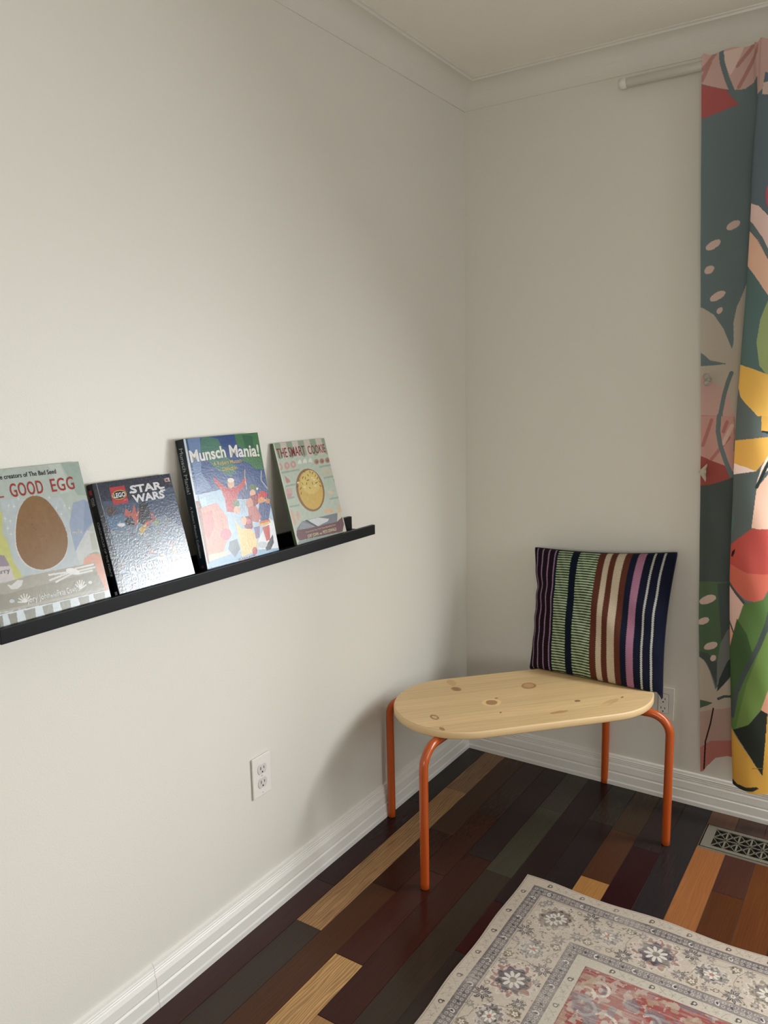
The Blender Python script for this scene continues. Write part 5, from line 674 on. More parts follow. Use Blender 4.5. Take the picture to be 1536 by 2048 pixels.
# baseboards and coves
BP = [(0, 0), (.0195, 0), (.0195, .013), (.0175, .018), (.0165, .044), (.0125, .048), (.0145, .053), (.0125, .074), (.0085, .082), (.0108, .0845), (.0085, .0875), (.0102, .0905), (.008, .0935), (.0097, .0965), (.0078, .100), (.0065, .106), (0, .109)]
def run_y(x, sx, y0, y1): return [lambda a, b, y=y: Vector((x + sx * a, y, b)) for y in (y0, y1)]
def mitre_left(y0): return [lambda a, b: Vector((a, -a, b)), lambda a, b: Vector((a, y0, b))]
bm = bmesh.new()
prism(bm, BP, [lambda a, b: Vector((a, -a, b)), lambda a, b: Vector((a, -1.5795, b))])
prism(bm, BP, [lambda a, b: Vector((a, -1.5803, b)), lambda a, b: Vector((a, RY, b))])
struct('baseboard_left', bm, M_trim)
bm = bmesh.new(); box(bm, .0020, .0165, -1.5803, -1.5795, 0, .012)
struct('trim_3', bm, M_trim)
bm = bmesh.new(); box(bm, .0005, .0012, -1.5806, -1.5792, .03, .100); tag(obj('baseboard_joint', bm, M_dark), 'thin dark vertical gap where two lengths of the left baseboard meet', 'gap')
bm = bmesh.new(); prism(bm, BP, [lambda a, b: Vector((a, -a, b)), lambda a, b: Vector((RX, -a, b))]); struct('baseboard_back', bm, M_trim)
bm = bmesh.new(); prism(bm, BP, [lambda a, b: Vector((RX - a, -.02, b)), lambda a, b: Vector((RX - a, RY, b))]); struct('baseboard_right', bm, M_trim)
CP = [(0, .0795), (.003, .0795), (.003, .075)] + [(.003 + .0605 * (1 - math.cos(t)), .075 - .066 * math.sin(t)) for t in [PI / 2 * i / 12 for i in range(1, 13)]] + [(.0655, .005), (.068, .0035), (.0725, .0035), (.074, .002), (.074, 0), (0, 0)]
bm = bmesh.new(); prism(bm, CP, [lambda a, b: Vector((a, -a, H - b)), lambda a, b: Vector((a, RY, H - b))]); struct('trim_1', bm, M_cove)
bm = bmesh.new(); prism(bm, CP, [lambda a, b: Vector((a, -a, H - b)), lambda a, b: Vector((RX, -a, H - b))]); struct('trim_2', bm, M_cove)

# ------------------------------------------------------------ floor of mixed hardwood planks
KF = .95
PW = 0.0834
rows = {
 0: [(-.48, '#2a2421'), (-1.0, '#301d1b'), (-1.75, '#3b2421'), (-4.4, '#43282a')],
 1: [(-.34, '#85654a'), (-1.171, '#9f7a53'), (-1.95, '#3a2f29'), (-4.4, '#4a2d1c')],  # first oak length is darker: corner shade put into its colour
 2: [(-.598, '#3d271a'), (-.93, '#331911'), (-1.9, '#472a1a'), (-4.4, '#2f1d1a')],
 3: [(-.43, '#32201b'), (-.795, '#37190f'), (-1.218, '#3c1b14'), (-2.0, '#b58c5b'), (-4.4, '#3a2018')],
 4: [(-.66, '#271a19'), (-1.400, '#34160f'), (-2.2, '#8f6a43'), (-4.4, '#2f1f1c')],
 5: [(-.289, '#37332a'), (-.704, '#39362a'), (-1.5, '#30261e'), (-4.4, '#3b2a1c')],
 6: [(-.82, '#241718'), (-1.05, '#2f1313'), (-2.0, '#2a211d'), (-4.4, '#3f2619')],
 7: [(-.284, '#2b2620'), (-1.2, '#231b1b'), (-4.4, '#3b2a1c')],
 8: [(-.30, '#35261a'), (-.584, '#44291a'), (-1.4, '#94693a'), (-4.4, '#2f1f1c')],
 9: [(-.36, '#291d1d'), (-1.5, '#270e10'), (-4.4, '#6a4426')],
 10: [(-1.3, '#242021'), (-4.4, '#472a1a')],
 11: [(-.19, '#5e4231'), (-1.6, '#865530'), (-4.4, '#30261e')],
 12: [(-.19, '#44302a'), (-.46, '#412720'), (-1.7, '#4a2a18'), (-4.4, '#9f7a53')],
 13: [(-.19, '#4a332b'), (-2.2, '#55301a'), (-4.4, '#301d1b')]}
rnd = random.Random(7)
pal = ['#2a2421', '#43282a', '#9f7a53', '#3a2f29', '#472a1a', '#3c1b14', '#b58c5b', '#39362a', '#55301a', '#271a19']
verts = []; faces = []; cols = []; rid = []; gra = []
def plank(x0, x1, y0, y1, h, seed):
    e = .0005; b = len(verts); d = .0011
    X0, X1, Y0, Y1 = x0 + e, x1 - e, y0 + e, y1 - e
    verts.extend([(X0 + e, Y0 + e, 0), (X1 - e, Y0 + e, 0), (X1 - e, Y1 - e, 0), (X0 + e, Y1 - e, 0), (X0, Y0, -d), (X1, Y0, -d), (X1, Y1, -d), (X0, Y1, -d)])
    for f in ((0, 1, 2, 3), (4, 5, 1, 0), (5, 6, 2, 1), (6, 7, 3, 2), (7, 4, 0, 3)):
        faces.append([b + i for i in f])
    c = list(np.array(s2l(h)) * KF); cols.extend([c] * 8); rid.extend([seed] * 8); gra.extend([.62 if h in ('#9f7a53', '#b58c5b', '#85654a') else .93] * 8)
nrow = int(RX / PW) + 2
for r in range(nrow):
    x0 = .0905 + (r - 1) * PW; x1 = x0 + PW; x0 = max(x0, 0.001); x1 = min(x1, RX)
    if x1 - x0 < .003: continue
    if r in rows: seg = rows[r]
    else:
        seg = []; y = -rnd.uniform(.3, .9)
        while y > RY: seg.append((y, rnd.choice(pal))); y -= rnd.uniform(.4, 1.2)
        seg.append((RY, rnd.choice(pal)))
    y1 = 0.0
    for (y0, h) in seg: plank(x0, x1, y0, y1, h, rnd.random()); y1 = y0
me = bpy.data.meshes.new('floor'); me.from_pydata(verts, [], faces)
a = me.color_attributes.new('paint', 'FLOAT_COLOR', 'POINT'); c4 = np.ones((len(verts), 4), np.float32); c4[:, :3] = cols; a.data.foreach_set('color', c4.reshape(-1))
a = me.attributes.new('grain', 'FLOAT', 'POINT'); a.data.foreach_set('value', np.array(gra, np.float32))
a = me.attributes.new('seed', 'FLOAT', 'POINT'); a.data.foreach_set('value', np.array(rid, np.float32))
M_floor = mat('mixed_hardwood', '#402818', 0.2, 1, 0.18, coat=0.0)
at = attr(M_floor)
sd = N(M_floor, 'ShaderNodeAttribute'); sd.attribute_name = 'seed'
geo = N(M_floor, 'ShaderNodeNewGeometry')
off = N(M_floor, 'ShaderNodeVectorMath', operation='SCALE'); cmb = N(M_floor, 'ShaderNodeCombineXYZ'); cmb.inputs[0].default_value = 17; cmb.inputs[1].default_value = 31; cmb.inputs[2].default_value = 5
L(M_floor, cmb.outputs[0], off.inputs[0]); L(M_floor, sd.outputs['Fac'], off.inputs['Scale'])
ad = N(M_floor, 'ShaderNodeVectorMath', operation='ADD'); L(M_floor, geo.outputs['Position'], ad.inputs[0]); L(M_floor, off.outputs[0], ad.inputs[1])
mp = N(M_floor, 'ShaderNodeMapping'); mp.inputs['Scale'].default_value = (1, .10, 1); L(M_floor, ad.outputs[0], mp.inputs['Vector'])
wv = N(M_floor, 'ShaderNodeTexWave', wave_type='BANDS', bands_direction='X'); wv.inputs['Scale'].default_value = 42; wv.inputs['Distortion'].default_value = 16; wv.inputs['Detail'].default_value = 3; wv.inputs['Detail Scale'].default_value = .9
L(M_floor, mp.outputs[0], wv.inputs['Vector'])
nz = N(M_floor, 'ShaderNodeTexNoise'); nz.inputs['Scale'].default_value = 130; nz.inputs['Detail'].default_value = 5
mp2 = N(M_floor, 'ShaderNodeMapping'); mp2.inputs['Scale'].default_value = (1, .05, 1); L(M_floor, ad.outputs[0], mp2.inputs['Vector']); L(M_floor, mp2.outputs[0], nz.inputs['Vector'])
mr = N(M_floor, 'ShaderNodeMapRange'); mr.inputs['To Max'].default_value = 1.06; L(M_floor, wv.outputs['Fac'], mr.inputs['Value'])
gn = N(M_floor, 'ShaderNodeAttribute'); gn.attribute_name = 'grain'; L(M_floor, gn.outputs['Fac'], mr.inputs['To Min'])
mr2 = N(M_floor, 'ShaderNodeMapRange'); mr2.inputs['To Min'].default_value = .86; mr2.inputs['To Max'].default_value = 1.14; L(M_floor, nz.outputs['Fac'], mr2.inputs['Value'])
mu = N(M_floor, 'ShaderNodeMath', operation='MULTIPLY'); L(M_floor, mr.outputs[0], mu.inputs[0]); L(M_floor, mr2.outputs[0], mu.inputs[1])
sc = N(M_floor, 'ShaderNodeVectorMath', operation='SCALE'); L(M_floor, at.outputs['Color'], sc.inputs[0]); L(M_floor, mu.outputs[0], sc.inputs['Scale']); L(M_floor, sc.outputs[0], bsdf(M_floor).inputs['Base Color'])
fo = link('floor', me, M_floor); fo['kind'] = 'structure'
bm = bmesh.new(); box(bm, -.05, RX + .05, RY - .05, .05, -.06, -.0012); obj('subfloor', bm, mat('subfloor_gap', '#2e221a', 0.8), fo)

# ------------------------------------------------------------ pine bench
U = Vector((.683, .730, 0)).normalized(); V = Vector((.712, -.702, 0)).normalized()
ZT, TH, HL, R0 = .453, .022, .418, .2085
bc = Vector((.4355, -.446, 0))
bench = thing('bench', 'low bench with rounded knotty pine top and four orange metal legs, in the corner', 'bench', bc)
ang = math.atan2(U.y, U.x)
def stad(off):
    r = R0 - off; pts = []
    for i in range(33):
        t = -PI / 2 + PI * i / 32; pts.append((HL - R0 + r * math.cos(t), r * math.sin(t)))
    for i in range(33):
        t = PI / 2 + PI * i / 32; pts.append((-HL + R0 + r * math.cos(t), r * math.sin(t)))
    return pts
def bw(u, v, z): return Vector((u * U.x + v * V.x, u * U.y + v * V.y, z))
bm = bmesh.new(); rings = []
for off, z in ((.004, ZT - .0004), (.0015, ZT - .0012), (0, ZT - .004), (0, ZT - TH + .003), (.002, ZT - TH)):
    rings.append([bm.verts.new(bw(u, v, z)) for u, v in stad(off)])
for a, b in zip(rings[:-1], rings[1:]):
    for k in range(len(a)): bm.faces.new((a[k], a[(k + 1) % len(a)], b[(k + 1) % len(a)], b[k]))
bm.faces.new(rings[-1]); bm.faces.new(rings[0])
# painted pine
SEAMS = [-.137, -.068, .003, .072, .141]
def pine(u, v, k):
    Pn = Paint(u, v, '#b79c72', k)
    tint = np.zeros(Pn.X.size)
    idx = np.searchsorted(SEAMS, Pn.Y); tones = np.array([1.0, .95, 1.03, .98, 1.05, .97])[idx]
    ring = fbm(Pn.X * 3 + idx * 9, Pn.Y * 55 + 40 + idx * 5, 3, 4); fine = fbm(Pn.X * 14 + 20, Pn.Y * 420 + 10, 11, 2)
    ln = np.abs(((Pn.Y * 60 + 2.5 * fbm(Pn.X * 3.2 + idx * 7, Pn.Y * 14 + 9, 5, 3)) % 1) - .5) * 2
    f = tones * (0.93 + .14 * ring) * (.96 + .08 * fine) * (1 - .10 * np.exp(-(ln / .22) ** 2))
    Pn.c *= f[:, None] * np.array([1, .5 + .5, 1]) ; Pn.c[:, 2] *= (0.97 + .06 * ring)
    near = np.min(np.abs(Pn.Y[:, None] - np.array(SEAMS)[None]), 1)
    Pn.c *= (1 - .16 * np.exp(-(near / .0011) ** 2))[:, None]
    Pn.run(D['seat'])
    return Pn.c
KS = 1.38
uu = np.linspace(-1, 1, 401); ww = np.linspace(-1, 1, 201)
def top_pt():
    # concentric map of a rectangle onto the stadium
    r = R0 - .004; out = np.zeros((201, 401, 3)); 
    for j, w in enumerate(ww):
        v = w * r; hl = (HL - R0) + math.sqrt(max(0, r * r - v * v)); out[j, :, 0] = uu * hl; out[j, :, 1] = v
    return out
T = top_pt(); cu_ = pine(T[..., 0], T[..., 1], KS)
P = np.zeros_like(T); P[..., 0] = T[..., 0] * U.x + T[..., 1] * V.x; P[..., 1] = T[..., 0] * U.y + T[..., 1] * V.y; P[..., 2] = ZT
M_pine = mat('pine_lacquer', '#b79c72', 0.36, KS, 0.4); attr(M_pine)
M_pine_edge = mat('pine_edge', '#bda47c', 0.42, KS, 0.4)
wv2 = bump(M_pine_edge, 300, .0002, .3, 3)
seat = obj('seat', bm, M_pine_edge, bench)
for pl_ in seat.data.polygons: pl_.use_smooth = len(pl_.vertices) == 4
link('seat_surface', grid_mesh('seat_surface', P[::-1], cu_.reshape(201, 401, 3)[::-1]), M_pine, seat)
feet = [(-.395, -.190), (-.387, .207), (.394, -.205), (.391, .196)]
for fu, fv in feet:
    d = (bw(-math.copysign(1, fu) * .75, -math.copysign(1, fv) * .66, 0)).normalized()
    f = bw(fu, fv, 0); r = .0128; br = .062; zt = ZT - TH - r + .0006
    pts = [f + Vector((0, 0, .0)), f + Vector((0, 0, .002))] + [f + Vector((0, 0, z)) for z in (.02, .1, .2, zt - br)]
    for i in range(1, 11):
        t = PI / 2 * i / 10; pts.append(f + Vector((0, 0, zt - br)) + Vector((0, 0, br * math.sin(t))) + d * br * (1 - math.cos(t)))
    pts.append(pts[-1] + d * .11)
    bm = bmesh.new(); tube(bm, pts, [r * .82] + [r] * (len(pts) - 1), 24); obj('leg', bm, M_orange, bench, True)
for su in (-1, 1):
    bm = bmesh.new(); tube(bm, [bw(su * .262, -.10, zt), bw(su * .262, .10, zt)], .0105, 16); obj('cross_tube', bm, M_orange, bench, True)

# ------------------------------------------------------------ striped cushion
M_cush = mat('woven_stripes', '#20263a', 0.95, 1, 0.1); attr(M_cush); bump(M_cush, 900, .0006, .7, 2)
cush = thing('cushion', 'square woven cushion striped navy, green, brown, cream and pink, leaning on the wall', 'cushion', (.565, -.13, .45))
TL, TR, BL, BR = [np.array(v) for v in ((.303, -.050, .838), (.786, -.050, .868), (.350, -.200, .447), (.795, -.212, .428))]
nrm = np.cross(TR - TL, TL - BL); nrm = nrm / np.linalg.norm(nrm)
if nrm[1] > 0: nrm = -nrm
def cushion_pts(nu, nv, side):
    u, v = np.meshgrid(np.linspace(-1, 1, nu), np.linspace(-1, 1, nv))  # v=-1 bottom
    pu = u * (1 - .055 * (1 - v ** 2) ** 1.2); pv = v * (1 - .05 * (1 - u ** 2) ** 1.2)
    pu = pu + .010 * np.exp(-((u + 1) / .25) ** 2) * np.exp(-((v - .35) / .12) ** 2) * 2.2
    a = ((pu + 1) / 2)[..., None]; b = ((pv + 1) / 2)[..., None]
    Pp = (BL * (1 - a) + BR * a) * (1 - b) + (TL * (1 - a) + TR * a) * b
    e = np.clip((1 - u ** 2) * (1 - v ** 2), 0, 1)
    h = (e ** .42) * (.078 if side > 0 else .034)
    wr = .0035 * np.sin(9 * u + 4 * v + 1.5 * np.sin(3 * v)) * e ** .3 + .004 * np.sin(16 * v + 2 * u) * np.exp(-((u + 1) / .35) ** 2) * (1 - v ** 2) + .004 * np.sin(12 * v) * np.exp(-((u - 1) / .3) ** 2) * (1 - v ** 2)
    h = h + (wr * (e > 0) if side > 0 else 0)
    Pp = Pp + (nrm * side) * h[..., None]
    if side > 0: # the underside of the bulge squashes on the seat
        low = (Pp[..., 2] < .458) & (v > -.999) & (u < .8)
        Pp[..., 2] = np.where(low, .458 + (Pp[..., 2] - .458) * .2, Pp[..., 2])
    else:
        Pp[..., 1] = np.minimum(Pp[..., 1], -.004)
    du, dv = (Pp[..., 0] - bc.x) * U.x + (Pp[..., 1] - bc.y) * U.y, (Pp[..., 0] - bc.x) * V.x + (Pp[..., 1] - bc.y) * V.y
    dist = np.hypot(np.maximum(np.abs(du) - (HL - R0), 0), dv) - R0
    fl = .4545 - np.clip(dist - .006, 0, .03) * 1.6
    Pp[..., 2] = np.maximum(Pp[..., 2], fl)
    return u, v, Pp
u, v, Pp = cushion_pts(300, 430, 1)
KC = .95
q = (u + 1) / 2
Pc = Paint(q, v, '#171a2b', KC)
qq = Pc.X + .0018 * np.sin(Pc.Y * 210)
def band(a, b, h): Pc.put((qq >= a) & (qq < b), h)
band(0, .20, '#21161f'); 
for a in (.023, .070, .120, .170): band(a, a + .009, '#a07f99')
band(.180, .198, '#161c2c')
stripe = (np.sin((Pc.Y + 1) / 2 * 2 * PI * 47 + 1.2 * np.sin(Pc.X * 40) * .3) > 0)
for a, b in ((.198, .307), (.362, .502)):
    m = (qq >= a) & (qq < b); Pc.put(m & stripe, '#b0bd9c'); Pc.put(m & ~stripe, '#2c3d2b')
band(.307, .362, '#141a2a')
band(.502, .727, '#5b3226'); band(.549, .588, '#bfb19a'); band(.630, .684, '#bfb19a')
band(.727, .769, '#181c2e'); band(.769, .818, '#9c6d83'); band(.818, 1, '#151828'); band(.867, .880, '#a9a9a0'); band(.929, .942, '#a9a9a0')
Pc.c *= (.9 + .2 * vnoise(Pc.X * 200, Pc.Y * 200, 4))[:, None]
link('cover_front', grid_mesh('cover_front', Pp, Pc.c.reshape(430, 300, 3)), M_cush, cush)
ub, vb, Pb = cushion_pts(75, 108, -1)
cb = np.zeros(Pb.shape); cb[:] = np.array(s2l('#171a2b')) * KC
link('cover_back', grid_mesh('cover_back', Pb[:, ::-1], cb), M_cush, cush)
per = [Pp[0, i] for i in range(0, 300, 6)] + [Pp[j, -1] for j in range(0, 430, 8)] + [Pp[-1, i] for i in range(299, 0, -6)] + [Pp[j, 0] for j in range(429, 0, -8)]
bm = bmesh.new(); per.append(per[0]); tube(bm, per, .0028, 8); obj('seam', bm, mat('seam_navy', '#15192a', .9, KC), cush, True)
for ch in cush.children: ch.matrix_parent_inverse = Matrix.Translation(-cush.location)

# ------------------------------------------------------------ picture ledge
LY0, LY1, LD = -1.914, -.757, .095
led = thing('picture_ledge', 'long narrow black picture ledge on the left wall holding four books', 'shelf', (0, (LY0 + LY1) / 2, .99))
def led_box(name, *a):
    bm = bmesh.new(); box(bm, *a, .0012); o = obj(name, bm, M_black, led); o.matrix_parent_inverse = Matrix.Translation(-led.location); return o
led_box('back_panel', .0005, .012, LY0, LY1, .9895, 1.036)
led_box('base_panel', .012, LD - .011, LY0, LY1, .9895, .9998)
led_box('front_lip', LD - .011, LD, LY0, LY1, .9893, 1.0175)

# ------------------------------------------------------------ books
KB = .85
def gloss(name, k, rough, wr, bump_scale=210, spec=.5):
    m = mat(name, '#888888', rough, 1, spec); attr(m)
    if wr: bump(m, bump_scale, wr, 1.0, 4, rough=.65)
    else: bump(m, 500, .00008, .5, 2)
    return m
SP = {.22: .45, .17: .85, .16: .30}
def plain(name, h, rough, wr, k=KB):
    m = mat(name, h, rough, k, SP.get(rough, .4))
    if wr: bump(m, 210, wr, 1.0, 4, rough=.65)
    return m
def book(key, y0, y1, xt, zt, thick, label, rough, wr, spine_h, fn):
    xb, zb = .0825, 1.0
    Ht = math.hypot(zt - zb, xb - xt); Wd = y1 - y0
    up = Vector((xt - xb, 0, zt - zb)).normalized(); rt = Vector((0, 1, 0)); nr = rt.cross(up).normalized()
    Mx = Matrix(((rt.x, up.x, nr.x), (rt.y, up.y, nr.y), (rt.z, up.z, nr.z))).to_4x4()
    bk = thing('picture_book', label, 'book', (xb, y0, zb + .0004 + thick * nr.z)); 
    bk.rotation_euler = Mx.to_euler()
    bd = .0022
    # front board: painted sheet plus board body
    nx, ny = int(Wd / .00085), int(Ht / .00085)
    gx, gy = np.meshgrid(np.linspace(0, Wd, nx), np.linspace(0, Ht, ny)); P_ = np.zeros((ny, nx, 3)); P_[..., 0] = gx; P_[..., 1] = gy; P_[..., 2] = 0.0003
    pt = Paint(gx, Ht - gy, '#808080', KB); pt.run(D[key])
    pt.c *= (.95 + .1 * vnoise(pt.X * 160, pt.Y * 160, 2))[:, None]
    mt = gloss('cover_print_' + key.lower(), KB, rough, wr, 210, SP.get(rough, .4))
    ms = plain('board_' + key.lower(), spine_h, max(rough, .25), 0)
    bm = bmesh.new(); box(bm, 0, Wd, 0, Ht, -bd, 0, .0006); fb = obj('front_cover', bm, ms, bk)
    link('cover_print', grid_mesh('cover_print', P_, pt.c.reshape(ny, nx, 3)), mt, fb)
    bm = bmesh.new(); box(bm, 0, Wd, 0, Ht, -thick, -thick + bd, .0006); obj('back_cover', bm, ms, bk)
    bm = bmesh.new(); box(bm, -.0012, .0015, 0, Ht, -thick, 0, .0008); obj('spine', bm, ms, bk)
    bm = bmesh.new(); box(bm, .002, Wd - .004, .003, Ht - .003, -thick + bd, -bd); obj('pages', bm, mat('paper', '#d8d2c4', .9), bk)
    fn(bk, fb, Wd, Ht, thick, rough, wr)
    return bk
I4 = Matrix.Identity(4)
def F(Ht): return Matrix.Translation((0, Ht, 0.0004))     # text frame: origin at the cover's top left corner
def spineM(Ht, thick): # x down the spine, y towards the front cover, z out to the left
    return Matrix(((0, 0, -1, -.0014), (-1, 0, 0, Ht), (0, 1, 0, -thick), (0, 0, 0, 1)))
def fA(bk, fb, Wd, Ht, th, ro, wr):
    red = plain('title_red', '#a33c38', ro, wr); blk = plain('print_black', '#22252a', ro, wr); wh = plain('print_white', '#dfe2de', ro, wr); gr = plain('print_grey', '#8b8488', ro, wr)
    text('lettering', 'From the creators of The Bad Seed', .028, -.0180, .147, .0088, F(Ht), blk, fb, .012, rot=-.004)
    bm = bmesh.new(); box(bm, .041, .0605, -.0510, -.0488, .0005, .0008); o = obj('title_dash', bm, red, fb); o.matrix_local = F(Ht)
    text('lettering', 'THE', .008, -.0480, .028, .016, F(Ht), red, fb, .012)
    text('lettering', 'GOOD', .0745, -.0525, .066, .0255, F(Ht), red, fb, .012, sp=1.1)
    text('lettering', 'EGG', .1575, -.0528, .050, .0255, F(Ht), red, fb, .012, sp=1.1)
    text('lettering', 'milk', .1785, -.1415, .022, .0095, F(Ht), wh, fb, .0)
    text('lettering', 'berry', .008, -.1850, .031, .0085, F(Ht), gr, fb, .005)
    text('lettering', 'Jory John', .056, -.2462, .046, .0105, F(Ht), wh, fb, .008, rot=-.01)
    text('lettering', 'and', .1035, -.2470, .0125, .0065, F(Ht), wh, fb, .02, rot=-.01)
    text('lettering', 'Pete Oswald', .1175, -.2478, .0475, .0115, F(Ht), wh, fb, .012, rot=-.01)
def fB(bk, fb, Wd, Ht, th, ro, wr):
    wh = plain('title_white', '#dfe0e4', ro, wr); red = plain('logo_red', '#b5343b', .4, 0); sil = plain('print_silver', '#b9bdc2', ro, wr)
    text('lettering', 'LEGO', .0425, -.0350, .0300, .0095, F(Ht), wh, fb, .030, .12, dz=.0006)
    text('lettering', 'STAR', .0870, -.0308, .0850, .0160, F(Ht), wh, fb, .040, dz=.0006)
    text('lettering', 'WARS', .0870, -.0510, .0850, .0160, F(Ht), wh, fb, .040, dz=.0006)
    for i, (a, b, c_) in enumerate(((.0838, .0985, -.0308), (.1620, .1775, -.0308), (.1640, .1775, -.0364))):
        bm = bmesh.new(); box(bm, a, b, c_, c_ + .0036, .0005, .0009); o = obj('title_bar', bm, wh, fb); o.matrix_local = F(Ht)
    text('lettering', 'DK', .1818, -.0166, .0130, .0058, F(Ht), plain('dk_dark', '#6a3f45', .4, 0), fb, .02, dz=.0006)
    text('lettering', 'CHRONICLES', .0360, -.1930, .1330, .0130, F(Ht), wh, fb, .020)
    text('lettering', 'OF THE FORCE', .0360, -.2120, .1330, .0130, F(Ht), wh, fb, .020)
    S = spineM(Ht, th)
    text('lettering', 'CHRONICLES OF THE FORCE', .078, .0052, .112, .0068, S, sil, bk, .015)
    text('lettering', 'STAR', .028, .0092, .017, .0045, S, sil, bk, .02); text('lettering', 'WARS', .028, .0040, .017, .0045, S, sil, bk, .02)
    bm = bmesh.new(); box(bm, .012, .022, .004, .013, 0, .0004); o = obj('logo_patch', bm, red, bk); o.matrix_local = S
    bm = bmesh.new(); box(bm, .222, .230, .005, .012, 0, .0004); o = obj('logo_patch', bm, sil, bk); o.matrix_local = S
def fC(bk, fb, Wd, Ht, th, ro, wr):
    wh = plain('title_cream', '#e8e8e0', ro, wr); ye = plain('subtitle_yellow', '#cdb35c', ro, wr); red = plain('imprint_red', '#b33438', ro, wr); sil = plain('spine_grey', '#a9b0b0', .4, 0)
    text('lettering', 'Munsch', .0100, -.0540, .1120, .0270, F(Ht), wh, fb, .028, rot=.03)
    text('lettering', 'Mania!', .1340, -.0525, .1020, .0290, F(Ht), wh, fb, .028, rot=-.06)
    text('lettering', 'A Robert Munsch', .0760, -.0680, .0940, .0090, F(Ht), ye, fb, .012)
    text('lettering', 'Collection', .1000, -.0830, .0510, .0095, F(Ht), ye, fb, .012)
    text('lettering', 'SCHOLASTIC', .1000, -.2975, .0620, .0050, F(Ht), red, fb, .01)
    S = spineM(Ht, th)
    text('lettering', 'Munsch Mania!', .020, .0080, .104, .0115, S, sil, bk, .015)
    text('lettering', 'A Robert Munsch Collection', .152, .0090, .118, .0070, S, sil, bk, .006)
    text('lettering', 'S', .288, .0095, .006, .007, S, plain('spine_red', '#8a2f3c', .4, 0), bk, .02)
def fD(bk, fb, Wd, Ht, th, ro, wr):
    red = plain('title_crimson', '#8f2f3a', ro, wr); cr = plain('print_cream', '#dccfa8', ro, wr)
    text('lettering', 'THE', .0060, -.0400, .0400, .0265, F(Ht), red, fb, .006)
    text('lettering', 'SMART', .0520, -.0400, .0680, .0265, F(Ht), red, fb, .006)
    text('lettering', 'COOKIE', .1330, -.0400, .0760, .0240, F(Ht), red, fb, .006)
    text('lettering', 'From the #1 New York Times Bestselling Team', .0440, -.2452, .130, .0042, F(Ht), cr, fb, .0)
    text('lettering', 'JORY JOHN', .0460, -.2590, .0470, .0085, F(Ht), cr, fb, .015)
    text('lettering', 'AND', .0975, -.2588, .0110, .0045, F(Ht), cr, fb, .02)
    text('lettering', 'PETE OSWALD', .1130, -.2592, .0600, .0085, F(Ht), cr, fb, .015)
book('A', -1.901, -1.672, .010, 1.280, .0095, 'pale mint picture book with a big brown oval, leftmost on the black ledge', .22, .00010, '#9fb0a6', fA)
book('B', -1.651, -1.449, .018, 1.231, .0175, 'silvery navy hardback with a red logo square, shortest book on the ledge', .17, .00032, '#10131c', fB)
book('C', -1.411, -1.167, .026, 1.305, .0255, 'tall thick blue and green hardback showing children in hockey clothes, tallest on the ledge', .16, .00030, '#1a2630', fC)
book('D', -1.093, -.877, .010, 1.274, .0090, 'pale green picture book with a round yellow disc, rightmost on the ledge', .42, 0, '#5d6b4c', fD)

# ------------------------------------------------------------ outlets
def duplex():
    t = thing('wall_outlet', 'white double wall outlet on the left wall above the baseboard', 'outlet', (0, -1.188, .4015))
    T_ = lambda o: o
    bm = bmesh.new(); box(bm, .0012, .0065, -.035, .035, -.0565, .0565, .0022); obj('cover_plate', bm, M_white_pl, t)
    for dz in (.0195, -.0195):
        bm = bmesh.new()
        pr = []
        for i in range(32):
            a = 2 * PI * i / 32; pr.append((max(-.0170, min(.0170, .0172 * math.cos(a) * 1.02)), max(-.0140, min(.0140, .0172 * math.sin(a)))))
        prism(bm, pr, [lambda a, b: Vector((.0060, a, b)), lambda a, b: Vector((.0078, a, b)), lambda a, b: Vector((.0082, a * .96, b * .96))])
        r = obj('receptacle', bm, M_ivory_pl, t); r.location = (0, 0, dz)
        for dy, hh in ((-.0062, .0075), (.0062, .0062)):
            bm = bmesh.new(); box(bm, .0079, .00835, dy - .0011, dy + .0011, .002 - hh / 2, .002 + hh / 2 + .001); obj('slot', bm, M_dark, r)
        bm = bmesh.new(); cyl(bm, .0081, 0, -.0085, .0024, .0006, 'x', 14); obj('ground_hole', bm, M_dark, r)
    for z in (0, ):
        bm = bmesh.new(); cyl(bm, .0070, 0, z, .0026, .0014, 'x', 14); obj('screw', bm, M_ivory_pl, t)
    bm = bmesh.new(); cyl(bm, .0066, 0, -.048, .0011, .0006, 'x', 10); obj('screw_hole', bm, M_dark, t)
duplex()
def decora():
    t = thing('wall_outlet', 'grey-white square-faced wall outlet behind the bench and the cushion corner', 'outlet', (.750, 0, .335))
    bm = bmesh.new(); box(bm, -.0360, .0350, -.0055, -.0003, -.0575, .0575, .0018); obj('cover_plate', bm, M_wall, t)
    bm = bmesh.new(); box(bm, -.0175, .0175, -.0060, -.0052, -.0345, .0345); obj('gap', bm, M_dark, t)
    bm = bmesh.new(); box(bm, -.0165, .0165, -.0075, -.0053, -.0335, .0335, .0008); r = obj('receptacle', bm, M_white_pl, t)
    for dz in (.0165, -.0165):
        for dx, hh in ((-.0062, .0078), (.0062, .0068)):
            bm = bmesh.new(); box(bm, dx - .0010, dx + .0010, -.0079, -.0074, dz + .0005 - hh / 2, dz + .0005 + hh / 2); obj('slot', bm, M_dark, r)
        bm = bmesh.new(); cyl(bm, 0, -.0077, dz - .0110, .0023, .0006, 'y', 14); obj('ground_hole', bm, M_dark, r)
decora()

